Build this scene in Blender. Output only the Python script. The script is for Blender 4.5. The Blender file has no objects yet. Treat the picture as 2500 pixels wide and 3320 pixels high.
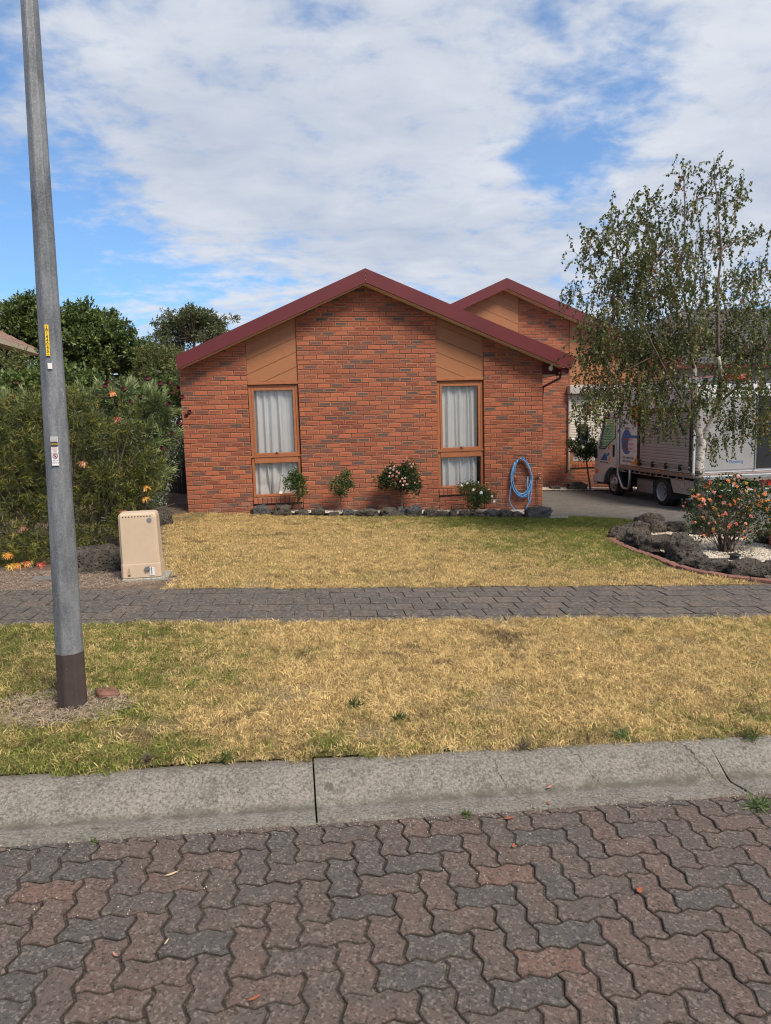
import bpy, math, random
import numpy as np
from mathutils import Vector, Matrix, noise
rnd = random.Random(7)
RS = np.random.RandomState(11)
SC = bpy.context.scene
COL = SC.collection

# ------------------------------------------------------------------ camera
CAM = np.array([1.4889, -13.5790, 1.7773])
PITCH, YAW, ROLL, FPX = -0.133702, 0.160448, -0.029114, 2330.0
def cam_axes():
    cy, sy = math.cos(YAW), math.sin(YAW)
    f = np.array([sy*math.cos(PITCH), cy*math.cos(PITCH), math.sin(PITCH)])
    r = np.array([cy, -sy, 0.0]); u = np.cross(r, f)
    R = math.cos(ROLL)*r + math.sin(ROLL)*u
    U = -math.sin(ROLL)*r + math.cos(ROLL)*u
    return R, U, f
AR, AU, AF = cam_axes()
cam_data = bpy.data.cameras.new('camera')
cam = bpy.data.objects.new('camera', cam_data); COL.objects.link(cam)
M = Matrix(((AR[0], AU[0], -AF[0], CAM[0]), (AR[1], AU[1], -AF[1], CAM[1]), (AR[2], AU[2], -AF[2], CAM[2]), (0, 0, 0, 1)))
cam.matrix_world = M
cam_data.sensor_fit = 'HORIZONTAL'; cam_data.sensor_width = 36.0
cam_data.lens = FPX/2500*36.0
cam_data.clip_start = 0.05; cam_data.clip_end = 3000
SC.camera = cam
def at(px, py, Y):
    """survey helper: the real point on the vertical plane y=Y seen at a photo pixel (1666 px wide copy)"""
    u, v = px*1.5006, py*1.5006
    d = AF + AR*(u-1250)/FPX + AU*(1660-v)/FPX
    t = (Y-CAM[1])/d[1]
    return CAM + t*d

# ------------------------------------------------------------------ world, sun, exposure
SUN_EL, SUN_AZ = math.radians(52), math.radians(148)
w = bpy.data.worlds.new('World'); SC.world = w; w.use_nodes = True
nt = w.node_tree; nt.nodes.clear()
def N(tree, t, **kw):
    n = tree.nodes.new(t)
    for k, v in kw.items():
        if k.startswith('i_'):
            key = k[2:]
            key = int(key) if key.isdigit() else key.replace('_', ' ')
            n.inputs[key].default_value = v
        else: setattr(n, k, v)
    return n
def L(tree, a, ao, b, bi): tree.links.new(a.outputs[ao], b.inputs[bi])
def MATH(tree, op, a=None, b=None, c=None, clamp=False):
    n = tree.nodes.new('ShaderNodeMath'); n.operation = op; n.use_clamp = clamp
    for i, v in enumerate((a, b, c)):
        if v is None: continue
        if isinstance(v, (int, float)): n.inputs[i].default_value = v
        else: tree.links.new(v, n.inputs[i])
    return n.outputs[0]
out = N(nt, 'ShaderNodeOutputWorld'); bg = N(nt, 'ShaderNodeBackground', i_Strength=0.13)
sky = N(nt, 'ShaderNodeTexSky', sky_type='NISHITA', sun_disc=False, sun_elevation=SUN_EL, sun_rotation=SUN_AZ)
sky.air_density = 1.0; sky.dust_density = 0.6; sky.ozone_density = 1.6
tc = N(nt, 'ShaderNodeTexCoord'); sep = N(nt, 'ShaderNodeSeparateXYZ'); L(nt, tc, 'Generated', sep, 0)
den = MATH(nt, 'ADD', MATH(nt, 'MAXIMUM', sep.outputs[2], 0.0), 0.16)
cx = MATH(nt, 'DIVIDE', sep.outputs[0], den); cy_ = MATH(nt, 'DIVIDE', sep.outputs[1], den)
cmb = N(nt, 'ShaderNodeCombineXYZ'); nt.links.new(cx, cmb.inputs[0]); nt.links.new(cy_, cmb.inputs[1])
mp = N(nt, 'ShaderNodeMapping'); mp.inputs['Scale'].default_value = (0.78, 1.0, 1); mp.inputs['Rotation'].default_value = (0, 0, 0.35)
L(nt, cmb, 0, mp, 0)
n1 = N(nt, 'ShaderNodeTexNoise', i_Scale=1.15, i_Detail=9.0, i_Roughness=0.56, i_Distortion=0.35); L(nt, mp, 0, n1, 'Vector')
n2 = N(nt, 'ShaderNodeTexNoise', i_Scale=6.0, i_Detail=8.0, i_Roughness=0.60, i_Distortion=0.3); L(nt, mp, 0, n2, 'Vector')
n3 = N(nt, 'ShaderNodeTexNoise', i_Scale=0.9, i_Detail=4.0); L(nt, mp, 0, n3, 'Vector')
n4 = N(nt, 'ShaderNodeTexNoise', i_Scale=15.0, i_Detail=5.0, i_Roughness=0.55, i_Distortion=0.2); L(nt, cmb, 0, n4, 'Vector')
def dirspot(px, py, rad, amt):
    d = AF + AR*(px*1.5006-1250)/FPX + AU*(1660-py*1.5006)/FPX
    d = d/np.linalg.norm(d)
    dp = N(nt, 'ShaderNodeVectorMath', operation='DISTANCE'); L(nt, tc, 'Generated', dp, 0); dp.inputs[1].default_value = tuple(d)
    mr = N(nt, 'ShaderNodeMapRange', interpolation_type='SMOOTHSTEP'); nt.links.new(dp.outputs['Value'], mr.inputs[0])
    mr.inputs[1].default_value = 0; mr.inputs[2].default_value = rad; mr.inputs[3].default_value = amt; mr.inputs[4].default_value = 0
    return mr.outputs[0]
tot = MATH(nt, 'ADD', MATH(nt, 'MULTIPLY', n1.outputs[0], 0.70), MATH(nt, 'MULTIPLY', n2.outputs[0], 0.47))
tot = MATH(nt, 'ADD', tot, MATH(nt, 'MULTIPLY', MATH(nt, 'SUBTRACT', n4.outputs[0], .5), 0.30))
# real gaps and banks of this sky
for s in ((150, 545, .17, -.15), (420, 585, .15, -.15), (330, 520, .09, -.04), (40, 640, .2, -.10), (1240, 330, .10, -.15), (1400, 170, .10, -.12), (1180, 370, .06, -.06),
          (180, 235, .17, -.05), (330, 110, .22, .07), (700, 300, .34, .12), (450, 430, .15, .10), (980, 480, .18, .09), (1560, 420, .22, .16), (1620, 120, .2, .10),
          (420, 665, .10, .06), (300, 90, .25, .05), (1330, 130, .06, -.03), (620, 560, .07, -.05), (1110, 600, .12, .08)):
    tot = MATH(nt, 'ADD', tot, dirspot(*s))
cov = N(nt, 'ShaderNodeMapRange', interpolation_type='SMOOTHSTEP'); nt.links.new(tot, cov.inputs[0])
cov.inputs[1].default_value = 0.43; cov.inputs[2].default_value = 0.70; cov.inputs[3].default_value = 0.06; cov.inputs[4].default_value = 0.96
ccol = N(nt, 'ShaderNodeMix', data_type='RGBA')
ccol.inputs['A'].default_value = (2.35, 2.62, 3.18, 1); ccol.inputs['B'].default_value = (3.45, 3.60, 3.90, 1)
shd = MATH(nt, 'ADD', MATH(nt, 'MULTIPLY', n3.outputs[0], 1.1), MATH(nt, 'MULTIPLY', n2.outputs[0], 0.55))
mr2 = N(nt, 'ShaderNodeMapRange'); nt.links.new(shd, mr2.inputs[0]); mr2.inputs[1].default_value = 0.64; mr2.inputs[2].default_value = 0.98
nt.links.new(mr2.outputs[0], ccol.inputs['Factor'])
skyg = N(nt, 'ShaderNodeMix', data_type='RGBA', blend_type='MULTIPLY'); skyg.inputs['Factor'].default_value = 1
L(nt, sky, 0, skyg, 'A')
hz_ = N(nt, 'ShaderNodeMapRange'); L(nt, sep, 2, hz_, 0); hz_.inputs[1].default_value = 0.05; hz_.inputs[2].default_value = 0.55
hc = N(nt, 'ShaderNodeMix', data_type='RGBA'); hc.inputs['A'].default_value = (0.36, 0.57, 0.80, 1); hc.inputs['B'].default_value = (0.64, 0.79, 0.88, 1)
nt.links.new(hz_.outputs[0], hc.inputs['Factor']); nt.links.new(hc.outputs['Result'], skyg.inputs['B'])
mix = N(nt, 'ShaderNodeMix', data_type='RGBA')
nt.links.new(cov.outputs[0], mix.inputs['Factor']); nt.links.new(skyg.outputs['Result'], mix.inputs['A']); nt.links.new(ccol.outputs['Result'], mix.inputs['B'])
nt.links.new(mix.outputs['Result'], bg.inputs['Color']); L(nt, bg, 0, out, 0)

sl = bpy.data.lights.new('sun', 'SUN'); sl.energy = 2.9; sl.angle = math.radians(20); sl.color = (1.0, 0.90, 0.77)
so = bpy.data.objects.new('sun', sl); COL.objects.link(so)
sd = Vector((math.sin(SUN_AZ)*math.cos(SUN_EL), math.cos(SUN_AZ)*math.cos(SUN_EL), math.sin(SUN_EL)))
so.rotation_euler = sd.to_track_quat('Z', 'Y').to_euler()
SC.view_settings.view_transform = 'Standard'; SC.view_settings.look = 'None'
SC.view_settings.exposure = 0.75; SC.view_settings.gamma = 1.0
SC.view_settings.use_curve_mapping = False
SC.render.engine = 'CYCLES'
SC.cycles.filter_width = 1.15; SC.cycles.max_bounces = 6; SC.cycles.transparent_max_bounces = 12; SC.cycles.use_denoising = True

# ------------------------------------------------------------------ ground height
SLOPE = 0.0485
def G(x):
    x = max(-9.0, min(16.0, x))
    return 0.08 - SLOPE*x
def path_front(x): return -7.77-0.060*x
def path_back(x): return -6.49-0.055*x

# ------------------------------------------------------------------ mesh builder
class MB:
    def __init__(s): s.v = []; s.f = []; s.m = []; s.tint = []; s.uv = []
    def add(s, verts, faces, mi=0, tint=None, uv=None):
        b = len(s.v); s.v += [tuple(p) for p in verts]
        s.f += [tuple(i+b for i in f) for f in faces]; s.m += [mi]*len(faces)
        s.tint += [tint or (0, 0, 0)]*len(faces)
        s.uv += list(uv) if uv is not None else [(0, 0)]*len(verts)
        return s
    def box(s, a, b, mi=0, bev=0.0, tint=None):
        x0, x1 = sorted((a[0], b[0])); y0, y1 = sorted((a[1], b[1])); z0, z1 = sorted((a[2], b[2]))
        if bev <= 0:
            v = [(x0,y0,z0),(x1,y0,z0),(x1,y1,z0),(x0,y1,z0),(x0,y0,z1),(x1,y0,z1),(x1,y1,z1),(x0,y1,z1)]
            f = [(0,3,2,1),(4,5,6,7),(0,1,5,4),(1,2,6,5),(2,3,7,6),(3,0,4,7)]
            return s.add(v, f, mi, tint)
        v = []; idx = {}
        for ix, X in enumerate((x0, x1)):
            for iy, Yv in enumerate((y0, y1)):
                for iz, Zv in enumerate((z0, z1)):
                    dx = bev if ix == 0 else -bev; dy = bev if iy == 0 else -bev; dz = bev if iz == 0 else -bev
                    idx[(ix,iy,iz,0)] = len(v); v.append((X, Yv+dy, Zv+dz))
                    idx[(ix,iy,iz,1)] = len(v); v.append((X+dx, Yv, Zv+dz))
                    idx[(ix,iy,iz,2)] = len(v); v.append((X+dx, Yv+dy, Zv))
        I = lambda *k: idx[k]
        f = []
        for a_ in (0, 1):
            f.append([I(a_,0,0,0), I(a_,1,0,0), I(a_,1,1,0), I(a_,0,1,0)])
            f.append([I(0,a_,0,1), I(1,a_,0,1), I(1,a_,1,1), I(0,a_,1,1)])
            f.append([I(0,0,a_,2), I(1,0,a_,2), I(1,1,a_,2), I(0,1,a_,2)])
            for b_ in (0, 1):
                f.append([I(a_,b_,0,0), I(a_,b_,1,0), I(a_,b_,1,1), I(a_,b_,0,1)])
                f.append([I(a_,0,b_,0), I(a_,1,b_,0), I(a_,1,b_,2), I(a_,0,b_,2)])
                f.append([I(0,a_,b_,1), I(1,a_,b_,1), I(1,a_,b_,2), I(0,a_,b_,2)])
                for c_ in (0, 1): f.append([I(a_,b_,c_,0), I(a_,b_,c_,1), I(a_,b_,c_,2)])
        c = np.array([(x0+x1)/2, (y0+y1)/2, (z0+z1)/2]); V = np.array(v)
        ff = []
        for q in f:
            n = np.cross(V[q[1]]-V[q[0]], V[q[2]]-V[q[0]])
            if np.dot(n, V[q].mean(0)-c) < 0: q = q[::-1]
            ff.append(tuple(q))
        return s.add(v, ff, mi, tint)
    def prism(s, poly, y0, y1, mi=0):
        """poly: (x,z) points, extruded along y"""
        n = len(poly)
        v = [(x, y0, z) for x, z in poly]+[(x, y1, z) for x, z in poly]
        area = sum(poly[i][0]*poly[(i+1) % n][1]-poly[(i+1) % n][0]*poly[i][1] for i in range(n))
        f = [tuple(range(n)), tuple(range(2*n-1, n-1, -1))]+[(i, i+n, (i+1) % n+n, (i+1) % n) for i in range(n)]
        if area < 0: f = [t[::-1] for t in f]
        return s.add(v, f, mi)
    def prism_x(s, poly, x0, x1, mi=0):
        """poly: (y,z) points, extruded along x"""
        n = len(poly)
        v = [(x0, y, z) for y, z in poly]+[(x1, y, z) for y, z in poly]
        area = sum(poly[i][0]*poly[(i+1) % n][1]-poly[(i+1) % n][0]*poly[i][1] for i in range(n))
        f = [tuple(range(n-1, -1, -1)), tuple(range(n, 2*n))]+[(i, (i+1) % n, (i+1) % n+n, i+n) for i in range(n)]
        if area < 0: f = [t[::-1] for t in f]
        return s.add(v, f, mi)
    def prism_z(s, poly, z0, z1, mi=0, zf=None):
        n = len(poly)
        zf = zf or (lambda x: 0.0)
        v = [(x, y, z0+zf(x)) for x, y in poly]+[(x, y, z1+zf(x)) for x, y in poly]
        area = sum(poly[i][0]*poly[(i+1) % n][1]-poly[(i+1) % n][0]*poly[i][1] for i in range(n))
        f = [tuple(range(n-1, -1, -1)), tuple(range(n, 2*n))]+[(i, (i+1) % n, (i+1) % n+n, i+n) for i in range(n)]
        if area < 0: f = [t[::-1] for t in f]
        return s.add(v, f, mi)
    def tube(s, pts, rad, n=8, mi=0, cap=True):
        P = [Vector(p) for p in pts]; k = len(P)
        if isinstance(rad, (int, float)): rad = [rad]*k
        b = len(s.v); prev = None; vs = []
        for i in range(k):
            t = (P[min(i+1, k-1)]-P[max(i-1, 0)])
            t = t.normalized() if t.length > 1e-9 else Vector((0, 0, 1))
            if prev is None:
                a = Vector((1, 0, 0)) if abs(t.x) < .8 else Vector((0, 1, 0))
                prev = (a-t*a.dot(t)).normalized()
            else:
                prev = prev-t*prev.dot(t)
                prev = prev.normalized() if prev.length > 1e-6 else Vector((1, 0, 0))
            bn = t.cross(prev)
            for j in range(n):
                an = 2*math.pi*j/n
                vs.append(P[i]+(prev*math.cos(an)+bn*math.sin(an))*rad[i])
        f = [(i*n+j, i*n+(j+1) % n, (i+1)*n+(j+1) % n, (i+1)*n+j) for i in range(k-1) for j in range(n)]
        if cap: f += [tuple(range(n-1, -1, -1)), tuple((k-1)*n+j for j in range(n))]
        return s.add(vs, f, mi)
    def disc(s, c, axis, r, h, n=24, mi=0, r2=None):
        c = Vector(c); a = Vector(axis).normalized()
        return s.tube([c-a*h/2, c+a*h/2], [r, r2 if r2 is not None else r], n, mi)
    def lathe(s, prof, c, axis='x', n=28, mi=0):
        """prof: (along, radius)"""
        vs = []
        for a, r in prof:
            for j in range(n):
                t = 2*math.pi*j/n
                if axis == 'x': vs.append((c[0]+a, c[1]+r*math.cos(t), c[2]+r*math.sin(t)))
                elif axis == 'z': vs.append((c[0]+r*math.cos(t), c[1]+r*math.sin(t), c[2]+a))
                else: vs.append((c[0]+r*math.cos(t), c[1]+a, c[2]+r*math.sin(t)))
        f = [(i*n+j, i*n+(j+1) % n, (i+1)*n+(j+1) % n, (i+1)*n+j) for i in range(len(prof)-1) for j in range(n)]
        return s.add(vs, f, mi)
    def ball(s, c, r, rings=6, segs=8, mi=0, sq=(1, 1, 1)):
        vs = [(c[0], c[1], c[2]-r*sq[2])]; f = []
        for i in range(1, rings):
            t = math.pi*i/rings
            for j in range(segs):
                p = 2*math.pi*j/segs
                vs.append((c[0]+r*sq[0]*math.sin(t)*math.cos(p), c[1]+r*sq[1]*math.sin(t)*math.sin(p), c[2]-r*sq[2]*math.cos(t)))
        vs.append((c[0], c[1], c[2]+r*sq[2])); last = len(vs)-1
        for j in range(segs):
            f.append((0, 1+(j+1) % segs, 1+j))
            f.append((last, 1+(rings-2)*segs+j, 1+(rings-2)*segs+(j+1) % segs))
        for i in range(rings-2):
            for j in range(segs):
                a = 1+i*segs+j; b_ = 1+i*segs+(j+1) % segs
                f.append((a, b_, b_+segs, a+segs))
        return s.add(vs, f, mi)
    def mesh(s, name, mats, origin=(0, 0, 0), smooth=False, attrs=False):
        me = bpy.data.meshes.new(name)
        o = origin
        me.from_pydata([(p[0]-o[0], p[1]-o[1], p[2]-o[2]) for p in s.v], [], s.f)
        for m_ in (mats if isinstance(mats, (list, tuple)) else [mats]): me.materials.append(m_)
        me.polygons.foreach_set('material_index', s.m)
        if smooth: me.polygons.foreach_set('use_smooth', [True]*len(s.f))
        if attrs:
            ca = me.attributes.new('tint', 'FLOAT_COLOR', 'FACE')
            ca.data.foreach_set('color', [c for t in s.tint for c in (t[0], t[1], t[2], 1.0)])
            uvl = me.uv_layers.new(name='UVMap')
            li = np.empty(len(me.loops), dtype=np.int32); me.loops.foreach_get('vertex_index', li)
            uvl.data.foreach_set('uv', np.array(s.uv, dtype=np.float32)[li].ravel())
        me.update(); return me
    def build(s, name, mats, parent=None, origin=None, smooth=False, attrs=False, autos=None):
        o = origin or (0, 0, 0)
        ob = link(name, s.mesh(name, mats, o if parent is None or origin is not None else (0, 0, 0), smooth, attrs), parent, loc=(o if origin is not None else (0, 0, 0)))
        return ob
def world_loc(o):
    p = Vector((0, 0, 0))
    while o is not None: p += o.location; o = o.parent
    return p
def link(name, me, parent=None, loc=(0, 0, 0)):
    """loc is a world position; things are only translated, so a part's own location is relative"""
    ob = bpy.data.objects.new(name, me); COL.objects.link(ob)
    if parent is not None:
        ob.parent = parent; ob.location = Vector(loc)-world_loc(parent)
    else: ob.location = loc
    return ob
def tag(o, label=None, cat=None, group=None, kind=None):
    if label: o['label'] = label
    if cat: o['category'] = cat
    if group: o['group'] = group
    if kind: o['kind'] = kind
    return o
def thing(name, label, cat, loc=(0, 0, 0), group=None):
    o = bpy.data.objects.new(name, None); COL.objects.link(o); o.location = loc; o.empty_display_size = .1
    return tag(o, label, cat, group)
def textob(name, body, size, loc, rot, mat, parent, extrude=0.0008, align='CENTER', sx=1.0):
    cu = bpy.data.curves.new(name, 'FONT'); cu.body = body; cu.size = size; cu.extrude = extrude
    cu.align_x = align; cu.align_y = 'CENTER'; cu.resolution_u = 2; cu.materials.append(mat)
    ob = bpy.data.objects.new(name, cu); COL.objects.link(ob)
    ob.parent = parent; ob.location = Vector(loc)-world_loc(parent); ob.rotation_euler = rot; ob.scale = (sx, 1, 1)
    return ob

# ------------------------------------------------------------------ materials
def new_mat(name):
    m = bpy.data.materials.new(name); m.use_nodes = True
    t = m.node_tree; t.nodes.clear()
    o = t.nodes.new('ShaderNodeOutputMaterial'); p = t.nodes.new('ShaderNodeBsdfPrincipled')
    t.links.new(p.outputs[0], o.inputs[0])
    return m, t, p, o
def ramp(t, fac, stops):
    r = t.nodes.new('ShaderNodeValToRGB'); e = r.color_ramp.elements
    while len(e) < len(stops): e.new(0.5)
    for i, (p, c) in enumerate(stops): e[i].position = p; e[i].color = (c[0], c[1], c[2], 1)
    t.links.new(fac, r.inputs[0]); return r.outputs[0]
def mixc(t, fac, a, b, mode='MIX'):
    n = t.nodes.new('ShaderNodeMix'); n.data_type = 'RGBA'; n.blend_type = mode
    for key, v in (('Factor', fac), ('A', a), ('B', b)):
        if isinstance(v, (int, float)): n.inputs[key].default_value = v
        elif isinstance(v, tuple): n.inputs[key].default_value = (v[0], v[1], v[2], 1)
        else: t.links.new(v, n.inputs[key])
    return n.outputs['Result']
def noise_n(t, vec, scale, detail=4.0, rough=.55, dist=0.0, out_='Fac'):
    n = t.nodes.new('ShaderNodeTexNoise'); n.inputs['Scale'].default_value = scale; n.inputs['Detail'].default_value = detail
    n.inputs['Roughness'].default_value = rough; n.inputs['Distortion'].default_value = dist
    if vec is not None: t.links.new(vec, n.inputs['Vector'])
    return n.outputs[out_]
def vor_n(t, vec, scale, out_='Distance', feature='F1', rnd_=1.0):
    n = t.nodes.new('ShaderNodeTexVoronoi'); n.inputs['Scale'].default_value = scale; n.feature = feature
    n.inputs['Randomness'].default_value = rnd_
    t.links.new(vec, n.inputs['Vector']); return n.outputs[out_]
def maprange(t, v, a, b, c=0.0, d=1.0, smooth=True):
    n = t.nodes.new('ShaderNodeMapRange'); n.interpolation_type = 'SMOOTHSTEP' if smooth else 'LINEAR'
    t.links.new(v, n.inputs[0])
    for i, k in enumerate((a, b, c, d)): n.inputs[1+i].default_value = k
    return n.outputs[0]
def bump(t, p, h, strength=.4, dist=.005):
    b = t.nodes.new('ShaderNodeBump'); b.inputs['Strength'].default_value = strength; b.inputs['Distance'].default_value = dist
    t.links.new(h, b.inputs['Height']); t.links.new(b.outputs[0], p.inputs['Normal'])
def posn(t):
    g = t.nodes.new('ShaderNodeNewGeometry'); return g.outputs['Position']
def objc(t):
    g = t.nodes.new('ShaderNodeTexCoord'); return g.outputs['Object']
def simple(name, col, rough=.6, metal=0.0, spec=.5, var=.12, scale=6.0, bmp=0.0, bscale=60.0, bdist=.003, coat=0.0):
    m, t, p, o = new_mat(name)
    v = posn(t); n = noise_n(t, v, scale, 6, .6)
    lo = tuple(c*(1-var) for c in col); hi = tuple(min(1, c*(1+var)) for c in col)
    t.links.new(ramp(t, n, [(0.3, lo), (0.7, hi)]), p.inputs['Base Color'])
    p.inputs['Roughness'].default_value = rough; p.inputs['Metallic'].default_value = metal
    p.inputs['Specular IOR Level'].default_value = spec; p.inputs['Coat Weight'].default_value = coat
    if bmp > 0: bump(t, p, noise_n(t, v, bscale, 5, .65), bmp, bdist)
    return m
MT = {}
# ---- bricks
def brick_mat(name, mult=1.0):
    m, t, p, o = new_mat(name)
    at_ = t.nodes.new('ShaderNodeAttribute'); at_.attribute_name = 'tint'
    s = t.nodes.new('ShaderNodeSeparateXYZ'); t.links.new(at_.outputs['Vector'], s.inputs[0])
    uv = t.nodes.new('ShaderNodeUVMap'); uv.uv_map = 'UVMap'
    su = t.nodes.new('ShaderNodeSeparateXYZ'); t.links.new(uv.outputs[0], su.inputs[0])
    du = MATH(t, 'MULTIPLY', MATH(t, 'SUBTRACT', 0.5, MATH(t, 'ABSOLUTE', MATH(t, 'SUBTRACT', su.outputs[0], .5))), 2.8)
    dv = MATH(t, 'SUBTRACT', 0.5, MATH(t, 'ABSOLUTE', MATH(t, 'SUBTRACT', su.outputs[1], .5)))
    P = posn(t)
    nz = noise_n(t, P, 38, 5, .65)
    ed = MATH(t, 'ADD', MATH(t, 'MINIMUM', du, dv), MATH(t, 'MULTIPLY', MATH(t, 'SUBTRACT', nz, .5), .26))
    core = maprange(t, ed, .10, .27)
    red = mixc(t, s.outputs[1], (.200*mult, .054*mult, .034*mult), (.42*mult, .118*mult, .057*mult))
    edge = mixc(t, s.outputs[2], (.29*mult, .107*mult, .061*mult), (.44*mult, .178*mult, .092*mult))
    c = mixc(t, core, edge, red)
    ch = noise_n(t, P, 26, 6, .7, .6)
    k = MATH(t, 'MULTIPLY', core, maprange(t, MATH(t, 'ADD', MATH(t, 'MULTIPLY', s.outputs[0], 1.0), MATH(t, 'MULTIPLY', ch, .85)), .80, 1.28))
    c = mixc(t, k, c, mixc(t, ch, (.034, .030, .028), (.130, .114, .102)))
    big = noise_n(t, P, .9, 4, .6)
    c = mixc(t, maprange(t, big, .35, .75, 0, .22), c, (.30, .14, .09))
    # splash dirt on the lowest courses
    sp = t.nodes.new('ShaderNodeSeparateXYZ'); t.links.new(P, sp.inputs[0])
    hgt = MATH(t, 'SUBTRACT', sp.outputs[2], MATH(t, 'SUBTRACT', .08, MATH(t, 'MULTIPLY', sp.outputs[0], SLOPE)))
    dirt = MATH(t, 'MULTIPLY', maprange(t, hgt, .60, .02), maprange(t, noise_n(t, P, 6, 4, .6), .35, .7))
    c = mixc(t, MATH(t, 'MULTIPLY', dirt, .62), c, (.15, .082, .062))
    pale = MATH(t, 'MULTIPLY', maprange(t, hgt, .9, .1), maprange(t, noise_n(t, P, 3.1, 6, .7), .54, .66, 0, .28))
    c = mixc(t, pale, c, (.42, .30, .23))
    t.links.new(c, p.inputs['Base Color']); p.inputs['Roughness'].default_value = .88; p.inputs['Specular IOR Level'].default_value = .25
    bump(t, p, MATH(t, 'ADD', noise_n(t, P, 90, 6, .7), MATH(t, 'MULTIPLY', k, -.4)), .55, .004)
    return m
MT['brick'] = brick_mat('brick_clay')
MT['mortar'] = simple('mortar', (.165, .102, .070), .95, var=.22, scale=25, bmp=.5, bscale=220)  # own tan tone, darkened to include the shadow in the joints
MT['maroon'] = simple('maroon_paint', (.118, .0150, .017), .5, var=.10, scale=1.4, spec=.45, bmp=.05, bscale=8, bdist=.01)
MT['cream'] = simple('cream_paint', (.74, .60, .42), .6, var=.08)
def timber(name, c0, c1):
    m, t, p, o = new_mat(name)
    P = posn(t); mp = t.nodes.new('ShaderNodeMapping'); mp.inputs['Scale'].default_value = (2.2, 2, 22); mp.inputs['Rotation'].default_value = (0, -.4, 0)
    t.links.new(P, mp.inputs[0])
    n = noise_n(t, mp.outputs[0], 5, 6, .65, .4)
    t.links.new(ramp(t, n, [(.3, c0), (.72, c1)]), p.inputs['Base Color']); p.inputs['Roughness'].default_value = .55; p.inputs['Specular IOR Level'].default_value = .35
    bump(t, p, n, .35, .004); return m
MT['plank'] = timber('painted_timber_board', (.300, .122, .052), (.370, .155, .068))
MT['frame'] = simple('window_frame_paint', (.34, .118, .045), .5, var=.12, scale=12)
# ---- glass
def glass_mat(name, tint, refl=.16):
    m, t, p, o = new_mat(name); t.nodes.remove(p)
    a = t.nodes.new('ShaderNodeBsdfTransparent'); a.inputs[0].default_value = (*tint, 1)
    g = t.nodes.new('ShaderNodeBsdfGlossy'); g.inputs['Roughness'].default_value = .03
    fr = t.nodes.new('ShaderNodeFresnel'); fr.inputs[0].default_value = 1.5
    mx = t.nodes.new('ShaderNodeMixShader')
    t.links.new(MATH(t, 'ADD', MATH(t, 'MULTIPLY', fr.outputs[0], .55), refl-.05, clamp=True), mx.inputs[0])
    t.links.new(a.outputs[0], mx.inputs[1]); t.links.new(g.outputs[0], mx.inputs[2]); t.links.new(mx.outputs[0], o.inputs[0])
    return m
MT['glass'] = glass_mat('window_glass', (.97, .97, .97), .055)
MT['cabglass'] = glass_mat('cab_glass', (.62, .72, .66), .10)
m, t, p, o = new_mat('sheer_curtain'); MT['curtain'] = m
P = posn(t); t.links.new(ramp(t, noise_n(t, P, 4, 4), [(.3, (.80, .80, .77)), (.7, (.88, .87, .84))]), p.inputs['Base Color']); p.inputs['Roughness'].default_value = .9
tr = t.nodes.new('ShaderNodeBsdfTranslucent'); tr.inputs[0].default_value = (.7, .72, .72, 1)
mx = t.nodes.new('ShaderNodeMixShader'); mx.inputs[0].default_value = .10
t.links.new(p.outputs[0], mx.inputs[1]); t.links.new(tr.outputs[0], mx.inputs[2]); t.links.new(mx.outputs[0], o.inputs[0])
# ---- pavers
def paver_mat(name, grey, red, light, dark, sc=1.0, joint=None):
    m, t, p, o = new_mat(name)
    at_ = t.nodes.new('ShaderNodeAttribute'); at_.attribute_name = 'tint'
    s = t.nodes.new('ShaderNodeSeparateXYZ'); t.links.new(at_.outputs['Vector'], s.inputs[0])
    P = posn(t)
    patch = noise_n(t, P, 9*sc, 4, .6)
    f = MATH(t, 'ADD', s.outputs[0], MATH(t, 'MULTIPLY', MATH(t, 'SUBTRACT', patch, .5), 1.5), clamp=True)
    c = mixc(t, f, grey, red)
    c = mixc(t, MATH(t, 'MULTIPLY', s.outputs[1], .5), c, (.30*c_(red), .30*c_(red), .30*c_(red)), 'MIX')
    vc = t.nodes.new('ShaderNodeTexVoronoi'); vc.inputs['Scale'].default_value = 118*sc; t.links.new(P, vc.inputs['Vector'])
    cell = t.nodes.new('ShaderNodeSeparateColor'); t.links.new(vc.outputs['Color'], cell.inputs[0])
    c = mixc(t, maprange(t, cell.outputs[0], .60, .95, 0, .75), c, dark)
    c = mixc(t, maprange(t, cell.outputs[1], .72, .99, 0, .55), c, light)
    fine = noise_n(t, P, 420*sc, 3, .7)
    c = mixc(t, maprange(t, fine, .46, .62, 0, .4), c, light)
    uvn = t.nodes.new('ShaderNodeUVMap'); uvn.uv_map = 'UVMap'; su_ = t.nodes.new('ShaderNodeSeparateXYZ'); t.links.new(uvn.outputs[0], su_.inputs[0])
    c = mixc(t, maprange(t, su_.outputs[0], .42, .05, 0, .68), c, (.030, .024, .019))
    t.links.new(c, p.inputs['Base Color']); p.inputs['Roughness'].default_value = .9; p.inputs['Specular IOR Level'].default_value = .28
    bump(t, p, MATH(t, 'ADD', vc.outputs['Distance'], fine), .8, .0035)
    return m
def c_(c): return sum(c)/3*2.2
MT['paver'] = paver_mat('concrete_road_paver', (.068, .064, .058), (.140, .076, .056), (.25, .205, .17), (.022, .018, .016))
MT['pathpaver'] = paver_mat('footpath_paver', (.075, .066, .058), (.125, .096, .076), (.22, .185, .15), (.030, .025, .022), .42)
MT['edging'] = simple('edging_brick', (.19, .085, .060), .9, var=.3, scale=18, bmp=.5, bscale=90)
m, t, p, o = new_mat('joint_sand'); MT['jointsand'] = m; P = posn(t)
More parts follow.
